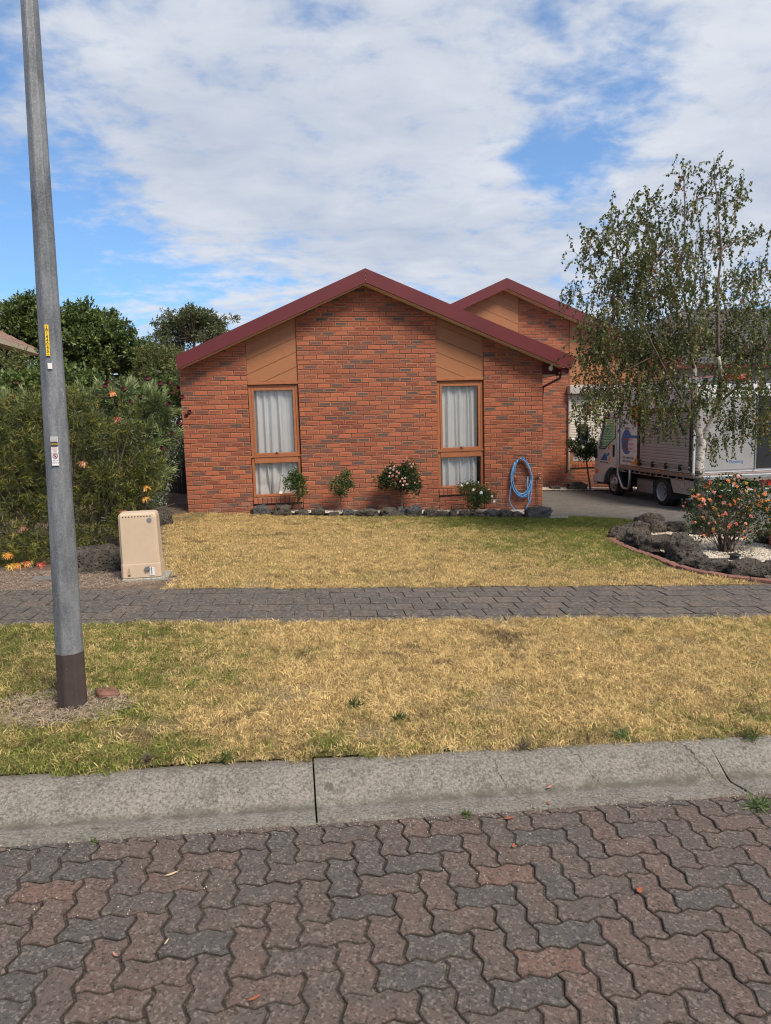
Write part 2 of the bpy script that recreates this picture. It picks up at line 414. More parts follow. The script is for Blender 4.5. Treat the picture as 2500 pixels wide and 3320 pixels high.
t.links.new(ramp(t, noise_n(t, P, 60, 6, .7), [(.36, (.018, .014, .012)), (.52, (.045, .034, .025)), (.64, (.12, .09, .062))]), p.inputs['Base Color']); p.inputs['Roughness'].default_value = 1; bump(t, p, noise_n(t, P, 300, 4, .7), .8, .004)
m, t, p, o = new_mat('path_joint'); MT['pathjoint'] = m; P = posn(t)
t.links.new(ramp(t, noise_n(t, P, 25, 6, .7), [(.3, (.06, .048, .036)), (.6, (.22, .175, .125)), (.8, (.30, .24, .17))]), p.inputs['Base Color']); p.inputs['Roughness'].default_value = 1; bump(t, p, noise_n(t, P, 300, 4, .7), .6, .003)
# ---- concrete
def concrete(name, base, cracks=False):
    m, t, p, o = new_mat(name); P = posn(t)
    big = noise_n(t, P, 3.2, 6, .65); fine = noise_n(t, P, 75, 5, .8); mid = noise_n(t, P, 9, 7, .75, .3)
    c = ramp(t, big, [(.3, tuple(k*.78 for k in base)), (.7, tuple(k*1.18 for k in base))])
    c = mixc(t, maprange(t, mid, .50, .64, 0, .5), c, tuple(k*.46 for k in base))
    c = mixc(t, maprange(t, fine, .51, .60, 0, .55), c, tuple(k*1.75 for k in base))
    c = mixc(t, maprange(t, fine, .485, .40, 0, .72), c, tuple(k*.38 for k in base))
    sv = t.nodes.new('ShaderNodeTexVoronoi'); sv.inputs['Scale'].default_value = 7; t.links.new(P, sv.inputs['Vector'])
    cc = t.nodes.new('ShaderNodeSeparateColor'); t.links.new(sv.outputs['Color'], cc.inputs[0])
    rad = MATH(t, 'MULTIPLY', MATH(t, 'SUBTRACT', cc.outputs[0], .42), .36)
    wob = MATH(t, 'ADD', sv.outputs['Distance'], MATH(t, 'MULTIPLY', MATH(t, 'SUBTRACT', noise_n(t, P, 60, 4), .5), .16))
    spot = MATH(t, 'MULTIPLY', maprange(t, MATH(t, 'SUBTRACT', rad, wob), -.03, .03), .62)
    c = mixc(t, spot, c, (.045, .042, .040))
    if cracks:
        sx = t.nodes.new('ShaderNodeSeparateXYZ'); t.links.new(P, sx.inputs[0])
        for x0, y0, k, wd in ((2.485, -10.37, -.30, .0022), (2.93, -10.40, -.42, .0018), (3.55, -10.45, -.30, .0035)):
            cr = MATH(t, 'SUBTRACT', sx.outputs[0], MATH(t, 'ADD', x0, MATH(t, 'MULTIPLY', MATH(t, 'SUBTRACT', sx.outputs[1], y0), k)))
            cr = MATH(t, 'ADD', cr, MATH(t, 'MULTIPLY', MATH(t, 'SUBTRACT', noise_n(t, P, 14, 5, .7), .5), .10))
            c = mixc(t, maprange(t, MATH(t, 'ABSOLUTE', cr), wd*1.8, wd*.4, 0, .85), c, (.035, .030, .026))
        # silt in the channel
        ch = MATH(t, 'ABSOLUTE', MATH(t, 'ADD', sx.outputs[1], 10.545))
        c = mixc(t, MATH(t, 'MULTIPLY', maprange(t, ch, .045, .0, 0, .95), maprange(t, noise_n(t, P, 9, 5, .7), .3, .62)), c, tuple(k*.5 for k in (base[0], base[1], base[2]*.92)))
        c = mixc(t, maprange(t, sx.outputs[1], -10.36, -10.27, 0, .55), c, tuple(k*.55 for k in (base[0], base[1]*.93, base[2]*.8)))
    t.links.new(c, p.inputs['Base Color']); p.inputs['Roughness'].default_value = .93; p.inputs['Specular IOR Level'].default_value = .2
    bump(t, p, MATH(t, 'ADD', fine, MATH(t, 'MULTIPLY', mid, .8)), .75, .004)
    return m
MT['kerb'] = concrete('kerb_concrete', (.188, .170, .143), True)
MT['drive'] = concrete('driveway_concrete', (.125, .114, .100))
MT['footing'] = concrete('footing_concrete', (.30, .28, .23))
# ---- lawn colours shared by blades and thatch
def lawn_color(t, P, blade):
    s = t.nodes.new('ShaderNodeSeparateXYZ'); t.links.new(P, s.inputs[0])
    X, Yc = s.outputs[0], s.outputs[1]
    big = noise_n(t, P, .85, 5, .6); mid = noise_n(t, P, 4.2, 5, .65, .3); fin = noise_n(t, P, 40, 3, .6)
    # watered corner of the front lawn, the left end of the verge, a strip along the kerb
    right = MATH(t, 'MULTIPLY', maprange(t, X, 2.8, 5.9), maprange(t, Yc, -6.9, -5.2))
    top = MATH(t, 'MULTIPLY', maprange(t, Yc, -3.2, -.6, 0, .34), maprange(t, X, 1.0, 3.2))
    lft = MATH(t, 'MULTIPLY', maprange(t, X, 1.7, .3, 0, .52), maprange(t, Yc, -7.2, -8.0))
    krb = maprange(t, MATH(t, 'ABSOLUTE', MATH(t, 'ADD', Yc, 10.27)), .42, .05, 0, .22)
    rgt = MATH(t, 'MULTIPLY', maprange(t, X, 3.2, 5.6, 0, .22), maprange(t, Yc, -7.2, -8.0))
    g = MATH(t, 'ADD', MATH(t, 'ADD', MATH(t, 'ADD', MATH(t, 'MULTIPLY', right, .62), top), MATH(t, 'ADD', lft, krb)), rgt)
    g = MATH(t, 'ADD', g, MATH(t, 'MULTIPLY', MATH(t, 'SUBTRACT', big, .5), .95))
    g = MATH(t, 'ADD', g, MATH(t, 'MULTIPLY', MATH(t, 'SUBTRACT', mid, .5), 1.25))
    if blade:
        oi = t.nodes.new('ShaderNodeObjectInfo'); g = MATH(t, 'ADD', g, MATH(t, 'MULTIPLY', MATH(t, 'SUBTRACT', oi.outputs['Random'], .5), .75))
    green = maprange(t, g, .16, .66)
    dry = mixc(t, fin, (.50, .35, .140), (.78, .595, .295))
    gr = mixc(t, fin, (.13, .165, .030), (.27, .29, .065))
    c = mixc(t, green, dry, gr)
    brown = maprange(t, noise_n(t, P, 2.1, 6, .76, .5), .545, .68, 0, .8)
    c = mixc(t, brown, c, (.155, .105, .066))
    if blade:
        wn = t.nodes.new('ShaderNodeTexWhiteNoise'); wn.noise_dimensions = '1D'; t.links.new(oi.outputs['Random'], wn.inputs['W'])
        c = mixc(t, maprange(t, wn.outputs['Value'], 0, 1, 0, 1, False), mixc(t, 1.0, c, (.42, .40, .38), 'MULTIPLY'), mixc(t, 1.0, c, (1.45, 1.45, 1.42), 'MULTIPLY'))
    return c
def blade_mat():
    m, t, p, o = new_mat('grass_blade'); P = posn(t)
    c = lawn_color(t, P, True)
    p.inputs['Roughness'].default_value = .75; p.inputs['Specular IOR Level'].default_value = .25
    t.links.new(c, p.inputs['Base Color'])
    tr = t.nodes.new('ShaderNodeBsdfTranslucent'); t.links.new(c, tr.inputs[0])
    mx = t.nodes.new('ShaderNodeMixShader'); mx.inputs[0].default_value = .3
    t.links.new(p.outputs[0], mx.inputs[1]); t.links.new(tr.outputs[0], mx.inputs[2]); t.links.new(mx.outputs[0], o.inputs[0])
    return m
MT['blade'] = blade_mat()
m, t, p, o = new_mat('lawn_thatch'); MT['thatch'] = m; P = posn(t)
c = lawn_color(t, P, False); c = mixc(t, maprange(t, noise_n(t, P, 60, 5, .8), .35, .62, .35, .92), c, (.085, .055, .030))
t.links.new(c, p.inputs['Base Color']); p.inputs['Roughness'].default_value = 1; bump(t, p, noise_n(t, P, 130, 5, .8), 1.0, .012)
m, t, p, o = new_mat('bare_soil'); MT['soil'] = m; P = posn(t)
c = ramp(t, noise_n(t, P, 4.3, 8, .8), [(.3, (.085, .058, .040)), (.52, (.180, .122, .082)), (.72, (.32, .235, .155))])
c = mixc(t, maprange(t, noise_n(t, P, 120, 4, .8), .45, .75, 0, .7), c, (.07, .045, .032))
t.links.new(c, p.inputs['Base Color']); p.inputs['Roughness'].default_value = 1; bump(t, p, noise_n(t, P, 70, 7, .75), 1.0, .02)
# ---- stone
def rockmat(name, a, b, c3, moss=(.22, .24, .17)):
    m, t, p, o = new_mat(name); P = posn(t)
    c = ramp(t, noise_n(t, P, 16, 8, .8), [(.28, a), (.5, b), (.72, c3)])
    c = mixc(t, maprange(t, noise_n(t, P, 5, 6, .7), .60, .72, 0, .42), c, moss)
    hole = maprange(t, vor_n(t, P, 34), .12, .42)
    c = mixc(t, MATH(t, 'SUBTRACT', 1.0, hole), c, tuple(k*.62 for k in a))
    t.links.new(c, p.inputs['Base Color']); p.inputs['Roughness'].default_value = .95; p.inputs['Specular IOR Level'].default_value = .2
    bump(t, p, MATH(t, 'ADD', hole, MATH(t, 'MULTIPLY', noise_n(t, P, 17, 8, .8), 2.2)), 1.0, .035)
    return m
MT['basalt'] = rockmat('basalt_rock', (.055, .046, .038), (.125, .105, .086), (.25, .215, .175))
MT['basalt2'] = rockmat('grey_basalt_rock', (.062, .060, .058), (.125, .120, .115), (.20, .19, .175), (.26, .26, .21))
m, t, p, o = new_mat('white_pebble'); MT['pebble'] = m
oi = t.nodes.new('ShaderNodeObjectInfo'); t.links.new(ramp(t, oi.outputs['Random'], [(0, (.17, .125, .09)), (.35, (.42, .355, .275)), (1, (.64, .58, .49))]), p.inputs['Base Color']); p.inputs['Roughness'].default_value = .85
# ---- plants
def leafmat(name, ramp_stops, transl=.28, rough=.5, spec=.4):
    m, t, p, o = new_mat(name)
    a = t.nodes.new('ShaderNodeAttribute'); a.attribute_name = 'leafv'
    c = ramp(t, a.outputs['Fac'], ramp_stops)
    t.links.new(c, p.inputs['Base Color']); p.inputs['Roughness'].default_value = rough; p.inputs['Specular IOR Level'].default_value = spec
    tr = t.nodes.new('ShaderNodeBsdfTranslucent'); t.links.new(mixc(t, .5, c, (.16, .20, .03)), tr.inputs[0])
    mx = t.nodes.new('ShaderNodeMixShader'); mx.inputs[0].default_value = transl
    t.links.new(p.outputs[0], mx.inputs[1]); t.links.new(tr.outputs[0], mx.inputs[2]); t.links.new(mx.outputs[0], o.inputs[0])
    return m
MT['birchleaf'] = leafmat('birch_leaf', [(0, (.026, .042, .014)), (.45, (.072, .100, .032)), (.70, (.165, .190, .062)), (.84, (.22, .18, .040)), (1, (.20, .085, .035))])
MT['roseleaf'] = leafmat('rose_leaf', [(0, (.028, .058, .016)), (.6, (.065, .110, .028)), (.9, (.13, .155, .045)), (1, (.20, .13, .05))])
MT['darkleaf'] = leafmat('dark_rose_leaf', [(0, (.012, .026, .009)), (.6, (.030, .058, .018)), (1, (.085, .115, .038))])
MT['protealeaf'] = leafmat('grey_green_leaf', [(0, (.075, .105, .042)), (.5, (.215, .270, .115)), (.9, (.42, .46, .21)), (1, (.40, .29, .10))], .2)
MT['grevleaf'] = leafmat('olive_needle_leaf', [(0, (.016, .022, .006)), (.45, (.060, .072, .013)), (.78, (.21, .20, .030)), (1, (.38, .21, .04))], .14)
MT['treeleaf'] = leafmat('garden_tree_leaf', [(0, (.030, .052, .014)), (.6, (.100, .145, .036)), (1, (.24, .28, .08))], .3)
MT['yellowleaf'] = leafmat('light_tree_leaf', [(0, (.075, .092, .030)), (.6, (.145, .160, .052)), (1, (.27, .215, .085))], .3)
MT['eucleaf'] = leafmat('gum_leaf', [(0, (.048, .062, .026)), (.6, (.10, .118, .050)), (1, (.185, .185, .085))], .2)
MT['variegated'] = leafmat('variegated_leaf', [(0, (.05, .08, .045)), (.6, (.14, .18, .11)), (1, (.42, .45, .34))], .2)
MT['strapleaf'] = leafmat('strap_leaf', [(0, (.05, .09, .03)), (.6, (.11, .17, .055)), (1, (.21, .25, .10))], .2)
MT['twig'] = simple('twig_bark', (.095, .062, .045), .9, var=.3)
MT['drytwig'] = simple('dry_twig', (.12, .090, .066), .95, var=.35, scale=30)
MT['straw'] = simple('straw', (.40, .30, .22), .95, var=.45, scale=30)
m, t, p, o = new_mat('birch_bark'); MT['birch'] = m; P = posn(t)
sz = t.nodes.new('ShaderNodeSeparateXYZ'); t.links.new(P, sz.inputs[0])
mp = t.nodes.new('ShaderNodeMapping'); mp.inputs['Scale'].default_value = (5, 5, 16); t.links.new(P, mp.inputs[0])
n = noise_n(t, mp.outputs[0], 2.2, 6, .7, .6)
low = maprange(t, sz.outputs[2], .95, .35, 0, .40)
k = maprange(t, MATH(t, 'ADD', n, low), .52, .66)
c = mixc(t, k, mixc(t, noise_n(t, P, 20, 3), (.50, .44, .37), (.68, .63, .55)), (.055, .042, .034))
t.links.new(c, p.inputs['Base Color']); p.inputs['Roughness'].default_value = .85; bump(t, p, MATH(t, 'ADD', k, noise_n(t, P, 60, 4)), .6, .008)
MT['bark'] = simple('tree_bark', (.14, .105, .08), .95, var=.3, scale=10, bmp=.8, bscale=40, bdist=.02)
def flower(name, c, transl=.2):
    m = simple(name, c, .6, var=.25, scale=60); return m
MT['orange'] = flower('orange_petal', (.68, .19, .035)); MT['yellow'] = flower('yellow_petal', (.66, .40, .06)); MT['redpink'] = flower('coral_petal', (.54, .085, .065)); MT['pinkp'] = flower('pink_petal', (.62, .25, .21))
MT['palepink'] = flower('pale_pink_petal', (.58, .29, .25)); MT['magenta'] = flower('magenta_petal', (.22, .02, .09))
MT['whitep'] = flower('white_petal', (.82, .82, .76)); MT['wine'] = flower('wine_bract', (.085, .014, .016)); MT['salmon'] = flower('salmon_bract', (.52, .20, .10)); MT['peach'] = flower('peach_style', (.62, .34, .17))
# ---- metals, plastics, paint
m, t, p, o = new_mat('galvanised_steel'); MT['galv'] = m; P = objc(t)
mp = t.nodes.new('ShaderNodeMapping'); mp.inputs['Scale'].default_value = (1, 1, .30); t.links.new(P, mp.inputs[0])
sp_ = vor_n(t, P, 170, 'Color'); spc = t.nodes.new('ShaderNodeSeparateColor'); t.links.new(sp_, spc.inputs[0])
c = ramp(t, noise_n(t, mp.outputs[0], 7, 7, .7), [(.36, (.105, .110, .115)), (.64, (.27, .275, .28))])
c = mixc(t, maprange(t, spc.outputs[0], .5, 1, 0, .28), c, (.36, .37, .38)); c = mixc(t, maprange(t, spc.outputs[1], .6, 1, 0, .3), c, (.09, .095, .10))
c = mixc(t, maprange(t, noise_n(t, mp.outputs[0], 18, 6, .8, .4), .60, .72, 0, .6), c, (.42, .43, .43))
t.links.new(c, p.inputs['Base Color']); p.inputs['Metallic'].default_value = .35; p.inputs['Roughness'].default_value = .58
bump(t, p, noise_n(t, P, 160, 4, .7), .25, .002)
m, t, p, o = new_mat('brown_bitumen_paint'); MT['bitumen'] = m; P = objc(t)
c = ramp(t, noise_n(t, P, 8, 6, .7), [(.3, (.040, .027, .023)), (.7, (.070, .048, .040))])
c = mixc(t, maprange(t, noise_n(t, P, 30, 6, .8, .4), .64, .72, 0, .7), c, (.20, .17, .15))
t.links.new(c, p.inputs['Base Color']); p.inputs['Roughness'].default_value = .7; bump(t, p, noise_n(t, P, 60, 5, .7), .3, .003)
MT['beige'] = simple('beige_fibreglass', (.53, .395, .27), .55, var=.06, scale=7, bmp=.12, bscale=120, bdist=.002)
MT['black'] = simple('black_plastic', (.012, .012, .013), .5, var=.2)
MT['rubber'] = simple('tyre_rubber', (.014, .013, .013), .85, var=.3, bmp=.4, bscale=70)
MT['hole'] = simple('dark_hole', (.008, .006, .005), 1.0, var=.1)
MT['steel'] = simple('brushed_steel', (.42, .42, .41), .38, metal=.8, var=.15, scale=12)
MT['grey'] = simple('grey_metal', (.22, .22, .22), .5, metal=.5, var=.15)
MT['whitepaint'] = simple('white_truck_paint', (.62, .615, .61), .32, var=.04, coat=.4)
MT['alu'] = simple('aluminium_panel', (.35, .335, .325), .48, metal=.35, var=.08, scale=2)
MT['trayrail'] = simple('tray_rail', (.25, .195, .18), .5, metal=.3, var=.12, scale=5)
MT['rim'] = simple('painted_wheel_rim', (.36, .36, .37), .4, metal=.5, var=.12)
MT['amber'] = simple('amber_lens', (.75, .22, .03), .3, var=.1)
MT['redlens'] = simple('red_lens', (.45, .02, .015), .3, var=.1)
MT['signw'] = simple('white_print', (.66, .64, .63), .45, var=.03)
MT['signo'] = simple('orange_print', (.72, .24, .03), .45, var=.03)
MT['signr'] = simple('red_print', (.55, .10, .04), .45, var=.03)
MT['signb'] = simple('blue_print', (.025, .15, .36), .45, var=.03)
MT['inkdark'] = simple('dark_print', (.03, .03, .035), .5, var=.03)
MT['inkred'] = simple('red_ink', (.40, .02, .05), .5, var=.03)
MT['tagy'] = simple('yellow_tag', (.78, .52, .015), .45, var=.05)
MT['tagw'] = simple('white_tag', (.70, .68, .66), .5, var=.05)
MT['hatch'] = simple('hatched_sticker', (.40, .38, .38), .5, var=.35, scale=300)
MT['hose'] = simple('blue_hose', (.13, .33, .58), .38, var=.10, scale=20)
MT['brass'] = simple('old_brass', (.20, .15, .09), .5, metal=.6, var=.25)
MT['copper'] = simple('painted_copper_pipe', (.20, .085, .055), .6, var=.2)
MT['bulb'] = simple('opal_bulb', (.55, .53, .47), .25, var=.03)
MT['shutter'] = simple('shutter_aluminium', (.52, .46, .39), .5, var=.05, scale=3)
MT['shutterbox'] = simple('shutter_box_paint', (.42, .37, .31), .5, var=.06)
MT['rooftile'] = simple('terracotta_roof_tile', (.21, .125, .095), .85, var=.35, scale=9, bmp=.5, bscale=40)
MT['slatetile'] = simple('dark_roof_tile', (.075, .066, .062), .85, var=.35, scale=9, bmp=.5, bscale=40)
MT['render'] = simple('grey_render', (.34, .31, .28), .85, var=.08)
MT['darkroom'] = simple('room_lining', (.60, .58, .54), .9, var=.1)
MT['fence'] = simple('shade_dark_timber', (.032, .026, .022), .9, var=.35, scale=14)  # near-black tone puts the shade of the gap into the timber
MT['oldbrick'] = simple('neighbour_clay_brick', (.27, .135, .10), .9, var=.35, scale=16)
MT['slate'] = simple('grey_slab', (.15, .135, .12), .9, var=.25, bmp=.5, bscale=40)
# ------------------------------------------------------------------ setting: ground, road, kerb, verge, path, lawn
def inpoly(x, y, poly):
    c = False; n = len(poly); j = n-1
    for i in range(n):
        xi, yi = poly[i]; xj, yj = poly[j]
        if (yi > y) != (yj > y) and x < (xj-xi)*(y-yi)/(yj-yi)+xi: c = not c
        j = i
    return c
def pdist(x, y, poly):
    best = 1e9; n = len(poly)
    for i in range(n):
        ax, ay = poly[i]; bx, by = poly[(i+1) % n]
        dx, dy = bx-ax, by-ay; t = max(0, min(1, ((x-ax)*dx+(y-ay)*dy)/(dx*dx+dy*dy+1e-12)))
        best = min(best, math.hypot(x-ax-t*dx, y-ay-t*dy))
    return best
def sheet(name, poly, h, mat, cell=.08, bumpa=.006, bs=3.0, dens=None, kind='structure', drop=0.0):
    xs = [p[0] for p in poly]; ys = [p[1] for p in poly]
    nx = int((max(xs)-min(xs))/cell)+2; ny = int((max(ys)-min(ys))/cell)+2
    x0, y0 = min(xs)-cell/2, min(ys)-cell/2
    keep = {}; verts = []; faces = []; dv = []
    def vid(i, j):
        k = (i, j)
        if k not in keep:
            x = x0+i*cell; y = y0+j*cell
            keep[k] = len(verts)
            z = G(x)+(h(x, y) if callable(h) else h)+bumpa*(noise.noise((x*bs, y*bs, 1.3))+.5*noise.noise((x*bs*3, y*bs*3, 7)))-drop
            verts.append((x, y, z)); dv.append(max(0.0, dens(x, y)) if dens else 1.0)
        return keep[k]
    for i in range(nx):
        for j in range(ny):
            if inpoly(x0+(i+.5)*cell, y0+(j+.5)*cell, poly):
                faces.append((vid(i, j), vid(i+1, j), vid(i+1, j+1), vid(i, j+1)))
    me = bpy.data.meshes.new(name); me.from_pydata(verts, [], faces); me.materials.append(mat)
    a = me.attributes.new('dens', 'FLOAT', 'POINT'); a.data.foreach_set('value', dv)
    me.polygons.foreach_set('use_smooth', [True]*len(faces))
    o = link(name, me); tag(o, kind=kind); return o
# far ground
mb = MB(); xs = [-600, -60, -9, 16, 60, 600]; ys = [-600, -40, -14, 8, 40, 700]
vv = [(x, y, G(x)-.06) for x in xs for y in ys]
mb.add(vv, [(i*6+j, (i+1)*6+j, (i+1)*6+j+1, i*6+j+1) for i in range(5) for j in range(5)])
tag(mb.build('ground', MT['soil']), kind='structure')

# road bed and pavers
mb = MB(); mb.add([(x, y, G(x)+.0515) for x in (-9, 16) for y in (-18, -10.68)], [(0, 2, 3, 1)])
road = tag(mb.build('road', MT['jointsand']), kind='structure')
U_ = .1125; AMP = .0112
TILT = math.atan(SLOPE)
def herring_outline(horiz):
    """outline of one interlocking paver in local lattice units, counter clockwise"""
    def edge(a, b):
        dx, dy = b[0]-a[0], b[1]-a[1]
        lo = (dx+dy) > 0
        p = []
        # canonical direction is + so shared edges agree
        A, B = (a, b) if lo else (b, a)
        nx_, ny_ = -(B[1]-A[1]), (B[0]-A[0])
        for t_, s_ in ((0, 0), (.25, 1), (.5, 0), (.75, -1)):
            p.append((A[0]+(B[0]-A[0])*t_+nx_*s_*AMP/U_, A[1]+(B[1]-A[1])*t_+ny_*s_*AMP/U_))
        p.append(B)
        if not lo: p = p[::-1]
        return p[:-1]
    c = [(0, 0), (1, 0), (2, 0), (2, 1), (1, 1), (0, 1)] if horiz else [(0, 0), (1, 0), (1, 1), (1, 2), (0, 2), (0, 1)]
    o = []
    for i in range(6): o += edge(c[i], c[(i+1) % 6])
    return o
def paver_mesh(horiz, seed, mats=None, add_to=None, off=(0, 0, 0)):
    r = random.Random(seed); o = herring_outline(horiz); n = len(o)
    cx, cy2 = (1, .5) if horiz else (.5, 1)
    tint = (min(1, max(0, r.gauss(.42, .30))), r.random(), r.random())
    def ring(gap, z):
        res = []
        for i in range(n):
            (x0, y0), (x1, y1), (x2, y2) = o[i-1], o[i], o[(i+1) % n]
            tx, ty = x2-x0, y2-y0; l = math.hypot(tx, ty); nx_, ny_ = -ty/l, tx/l
            res.append(((x1-cx)*U_+nx_*gap, (y1-cy2)*U_+ny_*gap, z+r.uniform(-.0006, .0006)))
        return res
    v = ring(.0086+r.uniform(-.001, .001), 0)+ring(.0038, -.0055)+ring(.0032, -.024)
    f = [tuple(range(n))]+[(i+n, (i+1) % n+n, (i+1) % n, i) for i in range(n)]+[(i+2*n, (i+1) % n+2*n, (i+1) % n+n, i+n) for i in range(n)]
    uv = [(.5, .5)]*n+[(0, 0)]*(2*n)
    if add_to is not None:
        ct, st = math.cos(TILT), math.sin(TILT)
        add_to.add([(off[0]+x*ct+z*st, off[1]+y, off[2]-x*st+z*ct) for x, y, z in v], f, 0, tint, uv); return
    b = MB(); b.add(v, f, 0, tint, uv)
    return b.mesh('paver', MT['paver'], attrs=True)
PV = {True: [paver_mesh(True, i) for i in range(26)], False: [paver_mesh(False, 100+i) for i in range(26)]}
cells = []
for i in range(-60, 90):
    for j in range(-46, 1):
        m_ = (i-j) % 4
        if m_ == 0: cells.append((i, j, True))
        elif m_ == 3: cells.append((i, j, False))
PX0, PY0 = 1.30, -10.735
ANG = -.012
pl = []; PAVE_EDGE = -10.704
for i, j, hz in cells:
    lx = (i+(1 if hz else .5))*U_; ly = (j+(.5 if hz else 1))*U_
    x = PX0+lx*math.cos(ANG)-ly*math.sin(ANG); y = PY0+lx*math.sin(ANG)+ly*math.cos(ANG)
    if y > -10.60 or y < -15.5 or x < -3.5 or x > 8: continue
    d = np.array([x, y, G(x)+.06])-CAM; zc = d@AF
    u = FPX*(d@AR)/zc if zc > .1 else 9e9; v_ = FPX*(d@AU)/zc if zc > .1 else 9e9
    vis = zc > .5 and abs(u) < 1330 and v_ > -1780
    hh = (.075 if hz else .13)
    pl.append((0 if vis else 1, math.hypot(*d), x, y, hz, y+hh > PAVE_EDGE-.0075*max(0, x-1.5)))
pl.sort(); rest = MB(); rp = random.Random(5)
def cut_paver(hz, x, y, z, edge):
    r = random.Random(int(x*1e4)); o = herring_outline(hz); cx, cy2 = (1, .5) if hz else (.5, 1)
    po = [((px_-cx)*U_, (py_-cy2)*U_) for px_, py_ in o]; c0 = Vector((0, 0))
    po = clip2(po, 0, 1, edge-y)
    if len(po) < 3: return None
    n = len(po); ar = sum(po[i][0]*po[(i+1) % n][1]-po[(i+1) % n][0]*po[i][1] for i in range(n))/2
    if ar < .0009: return None
    mx_, my_ = sum(p[0] for p in po)/n, sum(p[1] for p in po)/n
    def rg(g, zz):
        res = []
        for px_, py_ in po:
            l = math.hypot(px_-mx_, py_-my_)+1e-6; res.append((px_-(px_-mx_)/l*g, py_-(py_-my_)/l*g, zz))
        return res
    b = MB(); v = rg(.0086, 0)+rg(.0038, -.0055)+rg(.0032, -.024)
    f = [tuple(range(n))]+[(i+n, (i+1) % n+n, (i+1) % n, i) for i in range(n)]+[(i+2*n, (i+1) % n+2*n, (i+1) % n+n, i+n) for i in range(n)]
    b.add(v, f, 0, (min(1, max(0, r.gauss(.42, .30))), r.random(), r.random()), [(.5, .5)]*n+[(0, 0)]*(2*n))
    ob = link('paver', b.mesh('paver', MT['paver'], attrs=True), road, (x, y, z)); ob.rotation_euler = (r.gauss(0, .006), TILT, ANG); return ob
def clip2(poly, a, b, c):
    o = []; n = len(poly)
    for i in range(n):
        p, q = poly[i], poly[(i+1) % n]; dp = a*p[0]+b*p[1]-c; dq = a*q[0]+b*q[1]-c
        if dp <= 0: o.append(p)
        if (dp < 0 < dq) or (dq < 0 < dp):
            t_ = dp/(dp-dq); o.append((p[0]+(q[0]-p[0])*t_, p[1]+(q[1]-p[1])*t_))
    return o
nsing = 0
for k, (nv, dd, x, y, hz, edge) in enumerate(pl):
    if edge:
        if nv == 0 or abs(x-2) < 3.5:
            if cut_paver(hz, x, y, G(x)+.060+rp.uniform(-.002, .002), PAVE_EDGE-.0105*max(0, x-1.5)): nsing += 1
        continue
    z = G(x)+.060+rp.uniform(-.0022, .0022)+.004*noise.noise((x*1.7, y*1.7, 3))
    if nsing < 300 and nv == 0:
        nsing += 1
        ob = link('paver', rp.choice(PV[hz]), road, (x, y, z))
        ob.rotation_euler = (rp.gauss(0, .009), TILT+rp.gauss(0, .009), ANG+rp.gauss(0, .010))
    else: paver_mesh(hz, rp.random(), add_to=rest, off=(x, y, z))
rest.build('paver', MT['paver'], road, attrs=True)['kind'] = 'stuff'

# kerb in cast segments
kp = [(-10.275, .03), (-10.275, .144), (-10.300, .150), (-10.340, .149), (-10.385, .138), (-10.43, .112), (-10.475, .082), (-10.515, .057), (-10.536, .047), (-10.552, .046), (-10.62, .056), (-10.692, .064), (-10.698, .05), (-10.698, .0)]
kerb = thing('kerb', None, None, (2.6, -10.4, G(2.6))); kerb['kind'] = 'structure'
for (a, b) in ((-6.6, -4.32), (-4.31, -2.34), (-2.33, -.36), (-.353, 1.622), (1.630, 3.652), (3.661, 5.60), (5.61, 7.6), (7.61, 9.6)):
    mb = MB(); nseg = 34; vs = []
    for s in range(nseg+1):
        x = a+(b-a)*s/nseg; curve = -.0075*(x-1.5)*(1 if x > 1.5 else .3)-.004*max(0, x-1.5)
        for k, (y, h) in enumerate(kp):
            wob = .003*noise.noise((x*4, k*.7, 2))
            e = .006 if s in (0, nseg) and 1 < k < 12 else 0
            xx = x+.05*(y+10.5)*(-1 if abs(a) > 3 and a > 3 else 1)*.6
            vs.append((xx, y+curve+wob*.8, G(x)+h+wob-e))
    np_ = len(kp)
    mb.add(vs, [(s*np_+k, s*np_+k+1, (s+1)*np_+k+1, (s+1)*np_+k) for s in range(nseg) for k in range(np_-1)]+[tuple(range(np_-1, -1, -1)), tuple(nseg*np_+k for k in range(np_))])
    # outward normals
    mb.build('kerb_segment', MT['kerb'], kerb, smooth=False)

# sub-soil sheet under lawn, verge and path edges
tag(sheet('subsoil', [(-6, -10.28), (9.3, -10.36), (9.3, -6.5), (6.75, -6.50), (6.40, -6.2), (6.28, -5.3), (6.28, -4.4), (6.5, -3.6), (7.1, -2.95), (7.8, -2.5), (8.0, -2.2), (7.2, -1.0), (6.9, -.6), (6.9, -.01), (-.02, -.01), (-6, -.5)], lambda x, y: -.012+(.022+.10*max(0, min(1, (-y-.8)/5.4)) if y > -6.6 else .118), MT['soil'], .15, .004), kind='structure')
